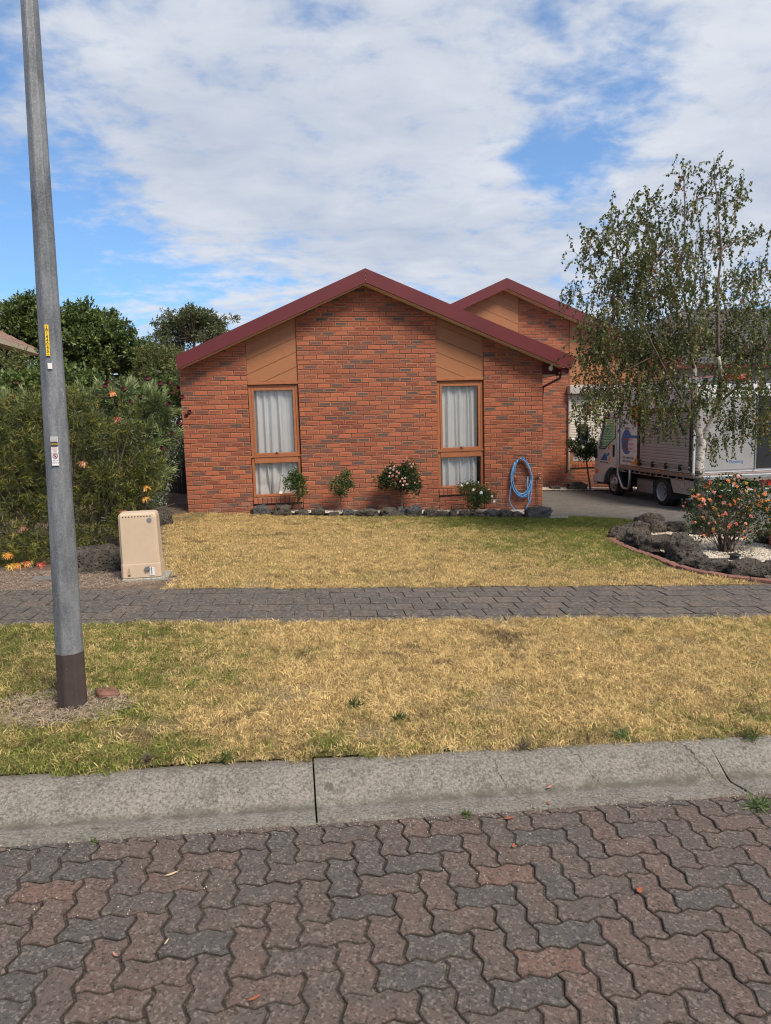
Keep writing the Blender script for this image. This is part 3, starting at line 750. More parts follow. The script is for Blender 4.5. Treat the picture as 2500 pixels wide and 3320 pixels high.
# footpath
PA = math.atan(-.0575)
mb = MB(); P4 = [(-6, path_front(-6)-.01), (9.5, path_front(9.5)-.01), (9.5, path_back(9.5)+.01), (-6, path_back(-6)+.01)]
mb.add([(x, y+(-.02 if i_ < 2 else .02), G(x)+.108) for i_, (x, y) in enumerate(P4)], [(0, 1, 2, 3)])
path = tag(mb.build('footpath', MT['pathjoint']), kind='structure')
def rectpaver(w, d, seed, chip=.003):
    r = random.Random(seed); b = MB(); tint = (min(1, max(0, r.gauss(.38, .3))), r.random(), r.random())
    g = .004
    def ring(gap, z): return [(sx*(w/2-gap), sy*(d/2-gap), z) for sx, sy in ((-1, -1), (1, -1), (1, 1), (-1, 1))]
    v = ring(.0045, 0)+ring(.001, -.004)+ring(.001, -.03)
    f = [(0, 1, 2, 3)]+[(i+4, (i+1) % 4+4, (i+1) % 4, i) for i in range(4)]+[(i+8, (i+1) % 4+8, (i+1) % 4+4, i+4) for i in range(4)]
    b.add(v, f, 0, tint, [(.5, .5)]*4+[(.12, 0)]*8); return b
PW, PD, NR = .236, .206, 6
RM = [rectpaver(PW-.006, PD-.006, 50+i).mesh('paver', MT['pathpaver'], attrs=True) for i in range(24)]
cand = []
for r_ in range(NR):
    for c_i in range(-26, 42):
        lx = c_i*PW+(PW/2 if r_ % 2 else 0)+rp.uniform(-.004, .004); t_ = (r_+.5)/NR
        x = lx; y = path_front(x)+(path_back(x)-path_front(x))*t_
        d = np.array([x, y, G(x)+.12])-CAM; zc = d@AF; u = FPX*(d@AR)/zc
        cand.append((0 if abs(u) < 1290 else 1, math.hypot(*d), x, y, r_))
cand.sort(); rest = MB()
for k, (nv, dd, x, y, r_) in enumerate(cand):
    z = G(x)+.119+rp.uniform(-.0016, .0016)
    if k < 300 and nv == 0:
        ob = link('paver', rp.choice(RM), path, (x, y, z)); ob.rotation_euler = (rp.gauss(0, .006), TILT+rp.gauss(0, .006), PA+rp.gauss(0, .008))
    else:
        b = rectpaver(PW-.006, PD-.006, rp.random()); ca, sa = math.cos(PA), math.sin(PA)
        rest.add([(x+p[0]*ca-p[1]*sa, y+p[0]*sa+p[1]*ca, z+p[2]-p[0]*SLOPE) for p in b.v], b.f, 0, b.tint[0], b.uv)
rest.build('paver', MT['pathpaver'], path, attrs=True)['kind'] = 'stuff'

# driveway
drv = [(6.9, 5.3), (6.9, -1.0), (7.6, -1.2), (8.3, -2.2), (8.2, -3.0), (8.9, -4.5), (9.6, -6.7), (16, -7), (16, 5.3)]
tag(sheet('driveway', drv, .015, MT['drive'], .25, .002), kind='structure')

# verge and lawn
def hv(x, y): return .128+.02*max(0, min(1, (-8.2-y)/1.8))
def wavy(x, k): return .026*noise.noise((x*2.1, k, 0))+.018*noise.noise((x*7.3, k, 5))
verge_poly = [(-6+.1*i, -10.285-.0135*max(0, -6+.1*i-1.5)+wavy(-6+.1*i, 1)*1.3) for i in range(151)]+[(9-.1*i, path_front(9-.1*i)+.025+wavy(9-.1*i, 9)*1.7) for i in range(151)]
def vdens(x, y):
    d = math.hypot((x-.30)/1.5, y+9.52)
    k = min(1, max(.0, (d-.13)/.16))
    n = noise.noise((x*2.3+5, y*2.3, 4))
    return k*(1 if n < .30 else max(.25, 1-(n-.30)*4))
verge = sheet('nature_strip', verge_poly, hv, MT['thatch'], .05, .007)
LAWN = [(.42, -6.54), (2.6, -6.66), (5.2, -6.80), (6.66, -6.88), (6.20, -6.42), (6.08, -5.9), (6.22, -5.3), (6.24, -4.6), (6.40, -3.95), (6.62, -3.38), (7.1, -2.85), (7.8, -2.40), (8.35, -2.25),
        (8.3, -1.6), (7.9, -1.05), (7.3, -.72), (6.95, -.80), (6.3, -1.02), (5.0, -.74), (3.5, -.70), (2.2, -.56), (1.25, -.40), (.6, -.10), (.0, -.06), (-.45, -.6), (-.25, -1.6), (-.05, -3.0), (.15, -4.4), (.28, -5.6), (.52, -6.05)]
def hl(x, y): return .022+.10*max(0, min(1, (-y-.8)/5.4))
lawn = sheet('front_lawn', LAWN, hl, MT['thatch'], .07, .007)
def ldens(x, y):
    e = pdist(x, y, LAWN)
    k = min(1, e/.12) if x < .8 else 1
    n = noise.noise((x*1.9+2, y*1.9, 9))
    return k*(1 if n < .34 else max(.35, 1-(n-.34)*3))
# garden soil on the left and strip in front of the house side
SOIL = [(-6, -6.2), (-2, -6.37), (.44, -6.50), (.62, -6.05), (.40, -5.5), (.22, -4.2), (.02, -2.8), (-.15, -1.5), (-.30, -.5), (-.02, .0), (-.02, 6), (-6, 6)]
def hs(x, y): return .028+.072*max(0, min(1, (-y-.8)/5.4))
tag(sheet('garden_soil', SOIL, hs, MT['soil'], .1, .016, 2.5), kind='structure')

# ---- scatter by geometry nodes
def src_obj(name, me):
    return bpy.data.objects.new(name, me)
def scatter(name, base, insts, density, smin, smax, seed, tilt=.35, label=None, lift=0.0, dens_attr='dens'):
    me = base.data.copy()
    o = link(name, me); o['kind'] = 'stuff'
    if label: o['label'] = label
    ng = bpy.data.node_groups.new(name+'_nodes', 'GeometryNodeTree')
    ng.interface.new_socket('Geometry', in_out='INPUT', socket_type='NodeSocketGeometry'); ng.interface.new_socket('Geometry', in_out='OUTPUT', socket_type='NodeSocketGeometry')
    gi = ng.nodes.new('NodeGroupInput'); go = ng.nodes.new('NodeGroupOutput')
    dp = ng.nodes.new('GeometryNodeDistributePointsOnFaces'); dp.distribute_method = 'RANDOM'; dp.inputs['Seed'].default_value = seed
    na = ng.nodes.new('GeometryNodeInputNamedAttribute'); na.data_type = 'FLOAT'; na.inputs[0].default_value = dens_attr
    ml = ng.nodes.new('ShaderNodeMath'); ml.operation = 'MULTIPLY'; ml.inputs[1].default_value = density
    ng.links.new(na.outputs[0], ml.inputs[0]); ng.links.new(ml.outputs[0], dp.inputs['Density'])
    ng.links.new(gi.outputs[0], dp.inputs['Mesh'])
    jn = ng.nodes.new('GeometryNodeGeometryToInstance')
    for s in insts:
        oi = ng.nodes.new('GeometryNodeObjectInfo'); oi.inputs['Object'].default_value = s; oi.inputs['As Instance'].default_value = True
        ng.links.new(oi.outputs['Geometry'], jn.inputs[0])
    ip = ng.nodes.new('GeometryNodeInstanceOnPoints'); ip.inputs['Pick Instance'].default_value = True
    # pick from the list of instances
    jg = ng.nodes.new('GeometryNodeJoinGeometry')
    for l in list(ng.links):
        if l.to_node == jn: ng.links.new(l.from_socket, jg.inputs[0])
    ng.nodes.remove(jn)
    ng.links.new(jg.outputs[0], ip.inputs['Instance']); ng.links.new(dp.outputs['Points'], ip.inputs['Points'])
    ri = ng.nodes.new('FunctionNodeRandomValue'); ri.data_type = 'INT'
    ri.inputs['Min'].default_value = 0; ri.inputs['Max'].default_value = len(insts)-1; ri.inputs['Seed'].default_value = seed+3
    ng.links.new([x for x in ri.outputs if x.type == 'INT'][0], ip.inputs['Instance Index'])
    rv = ng.nodes.new('FunctionNodeRandomValue'); rv.data_type = 'FLOAT_VECTOR'
    rv.inputs[0].default_value = (-tilt, -tilt, 0); rv.inputs[1].default_value = (tilt, tilt, 6.283)
    ng.links.new(rv.outputs[0], ip.inputs['Rotation'])
    rs = ng.nodes.new('FunctionNodeRandomValue'); rs.data_type = 'FLOAT'; rs.inputs[2].default_value = smin; rs.inputs[3].default_value = smax
    ng.links.new([x for x in rs.outputs if x.type == 'VALUE'][0], ip.inputs['Scale'])
    ng.links.new(ip.outputs[0], go.inputs[0])
    md = o.modifiers.new('scatter', 'NODES'); md.node_group = ng
    return o
def tuft(seed, n, hgt, spread, lay, wd):
    r = random.Random(seed); b = MB()
    for _ in range(n):
        a = r.uniform(0, 6.283); rr = spread*math.sqrt(r.random()); x, y = rr*math.cos(a), rr*math.sin(a)
        da = r.uniform(0, 6.283); h = hgt*r.uniform(.5, 1.15); l = lay*r.uniform(.3, 1.2)*h
        dx, dy = math.cos(da), math.sin(da); sx, sy = -dy*wd*r.uniform(.6, 1.2), dx*wd*r.uniform(.6, 1.2)
        z1, z2 = h*.62*(1-.35*lay), h*max(.25, 1-.6*lay)
        v = [(x-sx, y-sy, -.004), (x+sx, y+sy, -.004), (x+dx*l*.45+sx*.8, y+dy*l*.45+sy*.8, z1), (x+dx*l*.45-sx*.8, y+dy*l*.45-sy*.8, z1), (x+dx*l*1.15, y+dy*l*1.15, z2)]
        b.add(v, [(0, 1, 2, 3), (3, 2, 4)])
    return src_obj('grass_tuft', b.mesh('grass_tuft', MT['blade']))
TF = [tuft(i, 11, .026, .030, l, .0017) for i, l in enumerate((.7, 1.1, 1.5, .9, 1.8))]
TL = [tuft(20+i, 11, .026, .036, l, .0022) for i, l in enumerate((.6, .9, 1.3, 1.0))]
def rebase(o, fn):
    me = o.data; a = me.attributes['dens']; a.data.foreach_set('value', [max(0.0, fn(v.co.x, v.co.y)) for v in me.vertices])
vg = [p for p in verge_poly]
rebase(verge, lambda x, y: vdens(x, y)*(1 if -2.2 < x < 7.2 else .25)); rebase(lawn, ldens)
scatter('verge_grass', verge, TF, 3200, .42, 1.65, 3, .55)
scatter('lawn_grass', lawn, TL, 1950, .45, 1.55, 4, .5)
# ragged grass edge along the kerb and along the footpath
eg = MB()
# ------------------------------------------------------------------ house
def clip(poly, a, b, c):
    """keep a*x+b*z<=c"""
    o = []; n = len(poly)
    for i in range(n):
        p, q = poly[i], poly[(i+1) % n]; dp = a*p[0]+b*p[1]-c; dq = a*q[0]+b*q[1]-c
        if dp <= 0: o.append(p)
        if (dp < 0 < dq) or (dq < 0 < dp):
            t_ = dp/(dp-dq); o.append((p[0]+(q[0]-p[0])*t_, p[1]+(q[1]-p[1])*t_))
    return o
RB = random.Random(21)
def brick_geo(w, h, d, seed, dark=None):
    """front face towards -y at y=0, centred in x and z; rounded arris"""
    r = random.Random(seed); b = MB()
    c = .0055; y1 = .0045
    j = lambda: r.uniform(-.0018, .0018)
    xs, zs = w/2, h/2
    fr = [(-xs+c+j(), 0, -zs+c+j()), (xs-c+j(), 0, -zs+c+j()), (xs-c+j(), 0, zs-c+j()), (-xs+c+j(), 0, zs-c+j())]
    md = [(-xs, y1, -zs), (xs, y1, -zs), (xs, y1, zs), (-xs, y1, zs)]
    bk = [(-xs, d, -zs), (xs, d, -zs), (xs, d, zs), (-xs, d, zs)]
    f = [(0, 1, 2, 3)]+[(i+4, (i+1) % 4+4, (i+1) % 4, i) for i in range(4)]+[(i+8, (i+1) % 4+8, (i+1) % 4+4, i+4) for i in range(4)]
    v = fr+md+bk
    dk = r.random()
    dark = dark if dark is not None else (r.uniform(.55, .95) if dk < .22 else r.uniform(0.2, .55) if dk < .58 else r.uniform(-.2, .2))
    uv = [((p[0]+xs)/w, (p[2]+zs)/h) for p in v]
    b.add(v, f, 0, (dark, r.random(), r.random()), uv); return b
BW, BH, BD = .230, .076, .10
FULL = [brick_geo(BW, BH, BD, i).mesh('brick', MT['brick'], attrs=True) for i in range(34)]
HALF = [brick_geo(.110, BH, BD, 300+i).mesh('brick', MT['brick'], attrs=True) for i in range(12)]
def course_bricks(x0, nb, full_first, zc, step=.24):
    """(centre x, width) of one course of a pier nb bricks long"""
    if full_first: return [(x0+BW/2+k*step, BW) for k in range(nb)]
    return [(x0+.055, .110)]+[(x0+.12+BW/2+k*step, BW) for k in range(nb-1)]+[(x0+nb*step-.01-.055, .110)]
def put_geo(dst, b, x, y, z, rot=0):
    ca, sa = math.cos(rot), math.sin(rot)
    dst.add([(x+p[0]*ca-p[1]*sa, y+p[0]*sa+p[1]*ca, z+p[2]) for p in b.v], b.f, 0, b.tint[0], b.uv)

house = thing('brick_house', 'single-storey orange-red brick house with two maroon-edged gables facing the street', 'house', (3.4, 0, 0))
# gable line of the front wing (underside of the barge boards)
AP = (3.395, 4.165); LT = (.0, 2.690); RT = (7.33, 2.545)
SLL = (AP[1]-LT[1])/(AP[0]-LT[0]); SLR = (AP[1]-RT[1])/(RT[0]-AP[0])
def soff(x): return LT[1]+(x-LT[0])*SLL if x < AP[0] else AP[1]-(x-AP[0])*SLR
THK = .245
piers = [(0.0, 5, 1, 'pier'), (2.12, 11, 1, 'pier'), (5.685, 5, 0, 'pier')]
ZROW = 2.70
def zrow(r): return ZROW-r*.086
# walls (mortar backing) as pieces, back of the bricks
WY0, WY1 = .0105, .24
def wall_piece(x0, x1, zb, ztf, y0=WY0, y1=WY1):
    pts = [(x0, zb), (x1, zb), (x1, ztf(x1))]
    if x0 < AP[0] < x1: pts.append((AP[0], ztf(AP[0])))
    pts.append((x0, ztf(x0)))
    return pts
mb = MB()
for x0, n, _, _ in piers:
    mb.prism(wall_piece(x0+.004, x0+n*.24-.014, G(x0+2)-.45, lambda x: soff(x)+.10), WY0, WY1)
for xa, xb in ((1.186, 2.124), (4.746, 5.689)):
    mb.prism([(xa, -.6), (xb, -.6), (xb, .318), (xa, .318)], .030, WY1-.002)
wall = mb.build('front_wall', MT['mortar'], house)
front = []; stuffb = MB()
for x0, n, par, _ in piers:
    for r_ in range(-20, 38):
        z = zrow(r_)
        for xc, wd in course_bricks(x0, n, (r_ % 2) == par, z):
            if z-BH/2 < G(xc)-.10: continue
            if z+BH/2 > soff(xc-wd/2)+.10 or z+BH/2 > soff(xc+wd/2)+.10: continue
            front.append((xc, z, wd))
# course below the sills
for xa, nb in ((1.20, 4), (4.76, 4)):
    for r_ in range(28, 37):
        z = zrow(r_)+.006
        if z+BH/2 > .218: continue
        for k in range(nb):
            xc = xa+BW/2+k*.24-(0.12 if r_ % 2 else 0)
            lo, hi = max(xc-BW/2, xa-.008), min(xc+BW/2, xa+.905)
            if hi-lo < .05 or z < G(xc)-.1: continue
            front.append(((lo+hi)/2, z, hi-lo))
front.sort(key=lambda q: math.hypot(q[0]-CAM[0], CAM[1], q[1]-CAM[2]))
ni = 0
for xc, z, wd in front:
    yy = RB.uniform(-.0022, .0022); rz = RB.gauss(0, .004)
    std = abs(wd-BW) < .002 or abs(wd-.11) < .002
    if ni < 300 and std:
        me = RB.choice(FULL) if wd > .2 else RB.choice(HALF)
        ob = link('brick', me, wall, (xc+RB.uniform(-.0015, .0015), yy, z+RB.uniform(-.0015, .0015))); ob.rotation_euler = (0, RB.gauss(0, .003), rz); ni += 1
    else: put_geo(stuffb, brick_geo(wd, BH, BD, RB.random()), xc, yy, z, rz)
stuffb.build('brick', MT['brick'], wall, attrs=True)['kind'] = 'stuff'
# sill bricks
for xa in (1.195, 4.755):
    for k in range(11):
        xx = xa+.040+k*.0835
        if xx > xa+.90: break
        b = brick_geo(.074, .115, .12, RB.random(), dark=RB.choice([0, 0, .3])); 
        ob = link('sill_brick', b.mesh('sill_brick', MT['brick'], attrs=True), wall, (xx, -.028+RB.uniform(-.003, .003), .262)); ob.rotation_euler = (-.12, 0, RB.gauss(0, .01))
# side walls of the front wing
for xs_, sgn, y1_ in ((0.0, -1, 7.0), (6.868, 1, 5.3)):
    mb = MB(); mb.box((xs_+.006 if sgn < 0 else xs_-.22, .245, -.9), (xs_+.22 if sgn < 0 else xs_-.006, y1_, 2.62))
    sw = mb.build('side_wall', MT['mortar'], house); sb = MB()
    for r_ in range(2, 40):
        z = zrow(r_)
        if z < G(xs_)-.1: continue
        y = .24 if r_ % 2 else .12
        while y < y1_-.2:
            put_geo(sb, brick_geo(BW, BH, .06, RB.random()), xs_, y+BW/2, z, math.pi/2*(-1 if sgn < 0 else 1)); y += .24
    sb.build('brick', MT['brick'], sw, attrs=True)['kind'] = 'stuff'
# return faces where the piers stand proud of the window bays
for xs_, sgn in ((2.12, -1), (5.685, -1), (1.19, 1), (4.75, 1), ):
    pass
# windows
def window(xa, xb, zb, zt, ztr):
    y = .055
    fr = MB(); T_ = .050
    fr.box((xa, y, zb), (xa+T_, y+.10, zt), bev=.004); fr.box((xb-T_, y, zb), (xb, y+.10, zt), bev=.004)
    fr.box((xa+T_, y+.002, zt-T_), (xb-T_, y+.10, zt), bev=.004); fr.box((xa+T_, y-.012, zb), (xb-T_, y+.10, zb+.045), bev=.004)
    fr.box((xa+T_, y-.010, ztr[0]), (xb-T_, y+.10, ztr[1]), bev=.004)
    fr.box((xa-.012, y-.022, ztr[1]-.028), (xb+.0, y-.011, ztr[1]+.004))
    w_ = fr.build('window', MT['frame'], house)
    s = MB(); i0, i1, j0, j1 = xa+T_+.004, xb-T_-.004, ztr[1]+.004, zt-T_-.004
    q = .045
    for a, b in (((i0, j0), (i0+q, j1)), ((i1-q, j0), (i1, j1)), ((i0+q, j1-q), (i1-q, j1)), ((i0+q, j0), (i1-q, j0+q))):
        s.box((a[0], y-.006, a[1]), (b[0], y+.03, b[1]), bev=.003)
    s.build('sash', MT['frame'], w_)
    g = MB(); g.box((i0+q, y+.012, j0+q), (i1-q, y+.018, j1-q)); g.build('pane', MT['glass'], w_)
    g = MB(); g.box((xa+T_, y+.03, zb+.045), (xb-T_, y+.036, ztr[0])); g.build('pane', MT['glass'], w_)
    h = MB(); h.box((xa+.45, y-.02, j0+q-.004), (xa+.475, y-.006, j0+q+.016)); h.box((xa+.452, y-.034, j0+q+.004), (xa+.51, y-.022, j0+q+.012)); h.build('latch', MT['brass'], w_)
    return w_
window(1.200, 2.108, .324, 2.395, (.955, 1.095)); window(4.762, 5.674, .324, 2.395, (.93, 1.07))
# dark room linings behind the windows
for xa, xb in ((.9, 2.5), (4.4, 6.0)):
    mb = MB(); y0, y1, z0, z1 = WY1+.004, 2.6, -.3, 2.62
    v = [(xa, y0, z0), (xb, y0, z0), (xb, y1, z0), (xa, y1, z0), (xa, y0, z1), (xb, y0, z1), (xb, y1, z1), (xa, y1, z1)]
    mb.add(v, [(0, 1, 2, 3), (4, 7, 6, 5), (2, 6, 7, 3), (0, 3, 7, 4), (1, 5, 6, 2)])
    mb.build('room_lining', MT['darkroom'], house)
def curtain(xa, xb, zb, zt, y, seed, label, bunch=False):
    r = random.Random(seed); nx, nz = 190, 44; ph = [r.uniform(0, 6.28) for _ in range(6)]
    vs = []
    for i in range(nx+1):
        u = i/nx
        for j in range(nz+1):
            vv_ = j/nz; z = zb+(zt-zb)*vv_
            x = xa+(xb-xa)*u
            d = .030*math.sin(u*31+ph[0]+1.3*math.sin(u*8+ph[1]))+.011*math.sin(u*64+ph[2]+.8*math.sin(u*7))+.006*math.sin(u*29+ph[3]+vv_*1.5)
            d *= (.75+.35*(1-vv_))
            xo = .012*math.sin(u*17+vv_*2.2+ph[4])
            if bunch and vv_ < .36:
                k = (.36-vv_)/.36
                d += -.035*k*math.sin(u*11+vv_*16+ph[5])*(1 if u > .22 else .2)+.02*k*noise.noise((u*9, vv_*16, 1))
                xo += .10*k*math.sin(u*5+1.2)*(u > .2)*k
                z += .05*k*noise.noise((u*7, vv_*14, 5))*(1 if u > .25 else 0)
            vs.append((x+xo, y+d, z))
    f = [(i*(nz+1)+j, (i+1)*(nz+1)+j, (i+1)*(nz+1)+j+1, i*(nz+1)+j+1) for i in range(nx) for j in range(nz)]
    b = MB(); b.add(vs, f); o = b.build('curtain', MT['curtain'], origin=((xa+xb)/2, y, zb), smooth=True)
    tag(o, label, 'curtain', 'sheer curtains behind the front windows')
curtain(1.235, 2.045, .345, 2.37, .142, 3, 'sheer white curtain bunched up at the sill behind the left-hand window', True)
curtain(4.80, 5.58, .345, 2.37, .142, 8, 'straight-hanging sheer grey-white curtain behind the window nearer the hose')
# timber boards over windows and in the rear gable
def boards(region, slope, pitch, phase, y0, parent, zmin=-5):
    """region: convex (x,z) polygon; boards parallel to the roof line"""
    zs_ = [p[1]-slope*p[0] for p in region]; lo, hi = min(zs_), max(zs_)
    k = math.floor((lo-phase)/pitch)
    while phase+k*pitch < hi:
        a, b = phase+k*pitch, phase+(k+1)*pitch
        po = clip(region, -slope, 1, b-.005); po = clip(po, slope, -1, -(a+.005)) if po else po
        if len(po) >= 3:
            ar = abs(sum(po[i][0]*po[(i+1) % len(po)][1]-po[(i+1) % len(po)][0]*po[i][1] for i in range(len(po))))/2
            if ar > .002:
                m_ = MB(); m_.prism(po, y0+RB.uniform(-.001, .001), y0+.022); m_.build('board', MT['plank'], parent)
        k += 1
def panel(region, slope, pitch, phase, y0):
    m_ = MB(); m_.prism(region, y0+.010, y0+.06); pp = m_.build('board_panel', MT['frame'], house)
    boards(region, slope, pitch, phase, y0, pp)
    return pp
panel([(1.196, 2.455), (2.116, 2.455), (2.116, soff(2.116)-.004), (1.196, soff(1.196)-.004)], SLL, .262, 2.455-SLL*1.50, .03)
panel([(4.756, 2.450), (5.680, 2.450), (5.680, soff(5.68)-.004), (4.756, soff(4.756)-.004)], -SLR, .262, 2.45+SLR*5.32, .03)
for xa, xb in ((1.196, 2.116), (4.756, 5.680)):
    m_ = MB(); m_.box((xa, .018, 2.402), (xb, .075, 2.452), bev=.003); m_.build('head_trim', MT['frame'], house)
# roof of the front wing: sheets, barge boards, soffit, gutters
FY = -.30
roof = MB()
top = lambda x: soff(x)+THK
roof.prism([(LT[0]+.03, LT[1]+.06), AP, (7.20, soff(7.20)+.05), (7.30, top(7.30)-.01), (AP[0], top(AP[0])-.012), (LT[0]+.03, top(.03)-.012)], FY+.034, 9.0)
rf = roof.build('roof', MT['maroon'], house)
bb = MB()
bb.prism([LT, AP, (AP[0]+.002, AP[1]+THK+.004), (LT[0], LT[1]+THK-.01)], FY, FY+.032); bb.build('barge_board', MT['maroon'], rf)
nrm = .42
bb = MB(); bb.prism([(AP[0]+.004, AP[1]), RT, (RT[0]+.095, RT[1]+.235), (AP[0]+.004, AP[1]+THK+.004)], FY+.001, FY+.033); bb.build('barge_board', MT['maroon'], rf)
bb = MB()
bb.add([(LT[0]+.05, FY+.034, soff(.05)-.004), (AP[0], FY+.034, AP[1]-.004), (AP[0], .0, AP[1]-.004), (LT[0]+.05, .0, soff(.05)-.004)], [(0, 1, 2, 3)])
bb.add([(AP[0], FY+.034, AP[1]-.004), (7.20, FY+.034, soff(7.2)-.004), (7.20, .0, soff(7.2)-.004), (AP[0], .0, AP[1]-.004)], [(0, 1, 2, 3)])
bb.build('soffit', MT['cream'], rf)
for (xx, zz) in ((3.395, 4.36), (3.395, 4.29), (3.395, 4.215)):
    m_ = MB(); m_.disc((xx, FY-.002, zz), (0, 1, 0), .006, .004, 8); m_.build('nail', MT['alu'], rf)
# eave box, gutter and dropper at the right eave
m_ = MB(); m_.prism([(6.872, 2.48), (7.17, 2.48), (7.20, soff(7.2)-.01), (6.872, soff(6.872)-.01)], -.02, .03); m_.build('eave_lining', MT['maroon'], house)
m_ = MB(); m_.box((6.874, .032, 2.455), (7.16, 5.0, 2.478)); m_.build('eave_soffit', MT['cream'], house)
m_ = MB(); m_.prism([(7.165, 2.46), (7.30, 2.46), (7.32, 2.585), (7.165, 2.585)], -.24, 5.0); m_.build('gutter', MT['maroon'], house)
m_ = MB(); m_.tube([(7.215, -.05, 2.46), (7.215, -.05, 2.40), (6.93, .12, 2.24), (6.915, .14, 2.0), (6.915, .14, 1.2)], .033, 4); m_.build('downpipe', MT['maroon'], house)

# right wing
RY = 5.30
A2 = (7.87, 4.965); S2L, S2R = .43, .415; TH2 = .265
def soff2(x): return A2[1]-(A2[0]-x)*S2L if x < A2[0] else A2[1]-(x-A2[0])*S2R
xl, xr = 3.4, 12.9
m_ = MB(); m_.prism([(6.88, -1.2), (12.6, -1.2), (12.6, .285), (9.76, .285), (9.74, soff2(9.74)+.1), (A2[0], A2[1]+.1), (6.88, soff2(6.88)+.1)], RY+.0075, RY+.24)
wall2 = m_.build('side_wing_wall', MT['mortar'], house)
m_ = MB(); m_.prism([(9.75, .28), (12.6, .28), (12.6, soff2(12.6)), (9.75, soff2(9.75))], RY+.12, RY+.24); m_.build('stud_wall', MT['darkroom'], house)
sb = MB()
for r_ in range(-34, 44):
    z = 2.05-r_*.086
    for xc, wd in course_bricks(8.30, 6, r_ % 2 == 0, z):
        if z+BH/2 > soff2(xc+wd/2)+.08 or z < G(xc)-.12: continue
        put_geo(sb, brick_geo(wd, BH, .09, RB.random()), xc, RY+RB.uniform(-.002, .002), z)
    if z < 2.75:
        for k in range(6):
            xc = 6.90+BW/2+k*.24-(.12 if r_ % 2 else 0)
            if xc < 8.2: put_geo(sb, brick_geo(BW, BH, .09, RB.random()), xc, RY, z)
    if z+BH/2 < .175 and z > -.9:
        for k in range(12):
            xc = 9.74+BW/2+k*.24-(.12 if r_ % 2 else 0)+.06
            if xc > 9.85: put_geo(sb, brick_geo(BW, BH, .09, RB.random()), xc, RY+RB.uniform(-.002, .002), z)
for k in range(32):
    b = brick_geo(.074, .105, .12, RB.random(), 0); put_geo(sb, b, 9.80+k*.085, RY-.03, .232)
sb.build('brick', MT['brick'], wall2, attrs=True)['kind'] = 'stuff'
panel([(4.6, 3.4), (6.0, 3.0), (8.285, 3.0), (8.285, soff2(8.285)-.004), (A2[0], A2[1]-.004), (4.6, soff2(4.6)-.004)], -S2R, .275, A2[1]+.415*7.87-.16, RY-.035)
panel([(9.745, 2.46), (12.6, 2.46), (12.6, soff2(12.6)-.004), (9.745, soff2(9.745)-.004)], -S2R, .275, A2[1]+.415*7.87-.16, RY+.02)
m_ = MB(); m_.box((9.725, RY+.0, 2.46), (9.75, RY+.05, soff2(9.75)-.01)); m_.box((8.283, RY-.012, 3.2), (8.302, RY+.03, soff2(8.3)-.01)); m_.build('corner_trim', MT['maroon'], house)
r2 = MB()
t2 = lambda x: soff2(x)+TH2
r2.prism([(xl, soff2(xl)+.05), (A2[0], A2[1]), (xr, soff2(xr)+.05), (xr, t2(xr)-.012), (A2[0], t2(A2[0])-.012), (xl, t2(xl)-.012)], RY-.33+.034, RY+7)
rf2 = r2.build('roof', MT['maroon'], house)
bb = MB(); bb.prism([(xl, soff2(xl)), A2, (A2[0], A2[1]+TH2), (xl, t2(xl))], RY-.33, RY-.298); bb.build('barge_board', MT['maroon'], rf2)
bb = MB(); bb.prism([(A2[0]+.002, A2[1]), (xr, soff2(xr)), (xr, t2(xr)), (A2[0]+.002, A2[1]+TH2)], RY-.329, RY-.297); bb.build('barge_board', MT['maroon'], rf2)
bb = MB(); bb.add([(A2[0], RY-.296, A2[1]-.004), (xr, RY-.296, soff2(xr)-.004), (xr, RY, soff2(xr)-.004), (A2[0], RY, A2[1]-.004)], [(0, 1, 2, 3)])
bb.add([(xl, RY-.296, soff2(xl)-.004), (A2[0], RY-.296, A2[1]-.004), (A2[0], RY, A2[1]-.004), (xl, RY, soff2(xl)-.004)], [(0, 1, 2, 3)]); bb.build('soffit', MT['cream'], rf2)
# window of the right wing with its roller shutter
fr = MB(); fr.box((9.80, RY+.02, .29), (9.87, RY+.10, 2.3)); fr.box((12.3, RY+.02, .29), (12.37, RY+.10, 2.3)); fr.box((9.87, RY+.02, .29), (12.3, RY+.10, .34)); fr.box((9.87, RY+.02, 2.25), (12.3, RY+.10, 2.3)); fr.box((11.05, RY+.02, .34), (11.11, RY+.10, 2.25))
ww = fr.build('window', MT['frame'], house)
for a, b in ((9.87, 11.05), (11.11, 12.3)):
    g_ = MB(); g_.box((a, RY+.05, .34), (b, RY+.056, 2.25)); g_.build('pane', MT['glass'], ww)
m_ = MB(); m_.box((9.885, RY+.10, .35), (12.29, RY+.112, 2.24)); m_.build('blind', MT['curtain'], ww)
sh = MB(); sh.box((9.68, RY-.20, 2.205), (12.5, RY-.002, 2.445), bev=.012); rs_ = sh.build('roller_shutter', MT['shutterbox'], house)
for xx in (9.70, 12.42):
    m_ = MB(); m_.box((xx, RY-.07, .12), (xx+.055, RY-.004, 2.205), bev=.004); m_.build('guide_rail', MT['shutterbox'], rs_)
sm = MB(); sm.prism_x([(-.012, 0), (-.019, .010), (-.022, .022), (-.019, .036), (-.012, .0445)], -1.33, 1.33); sme = sm.mesh('slat', MT['shutter'])
for k in range(33):
    link('slat', sme, rs_, (11.09, RY-.006, .74+k*.0445))
m_ = MB(); m_.box((9.757, RY-.05, .70), (12.42, RY-.012, .737)); m_.build('bottom_bar', MT['shutterbox'], rs_)
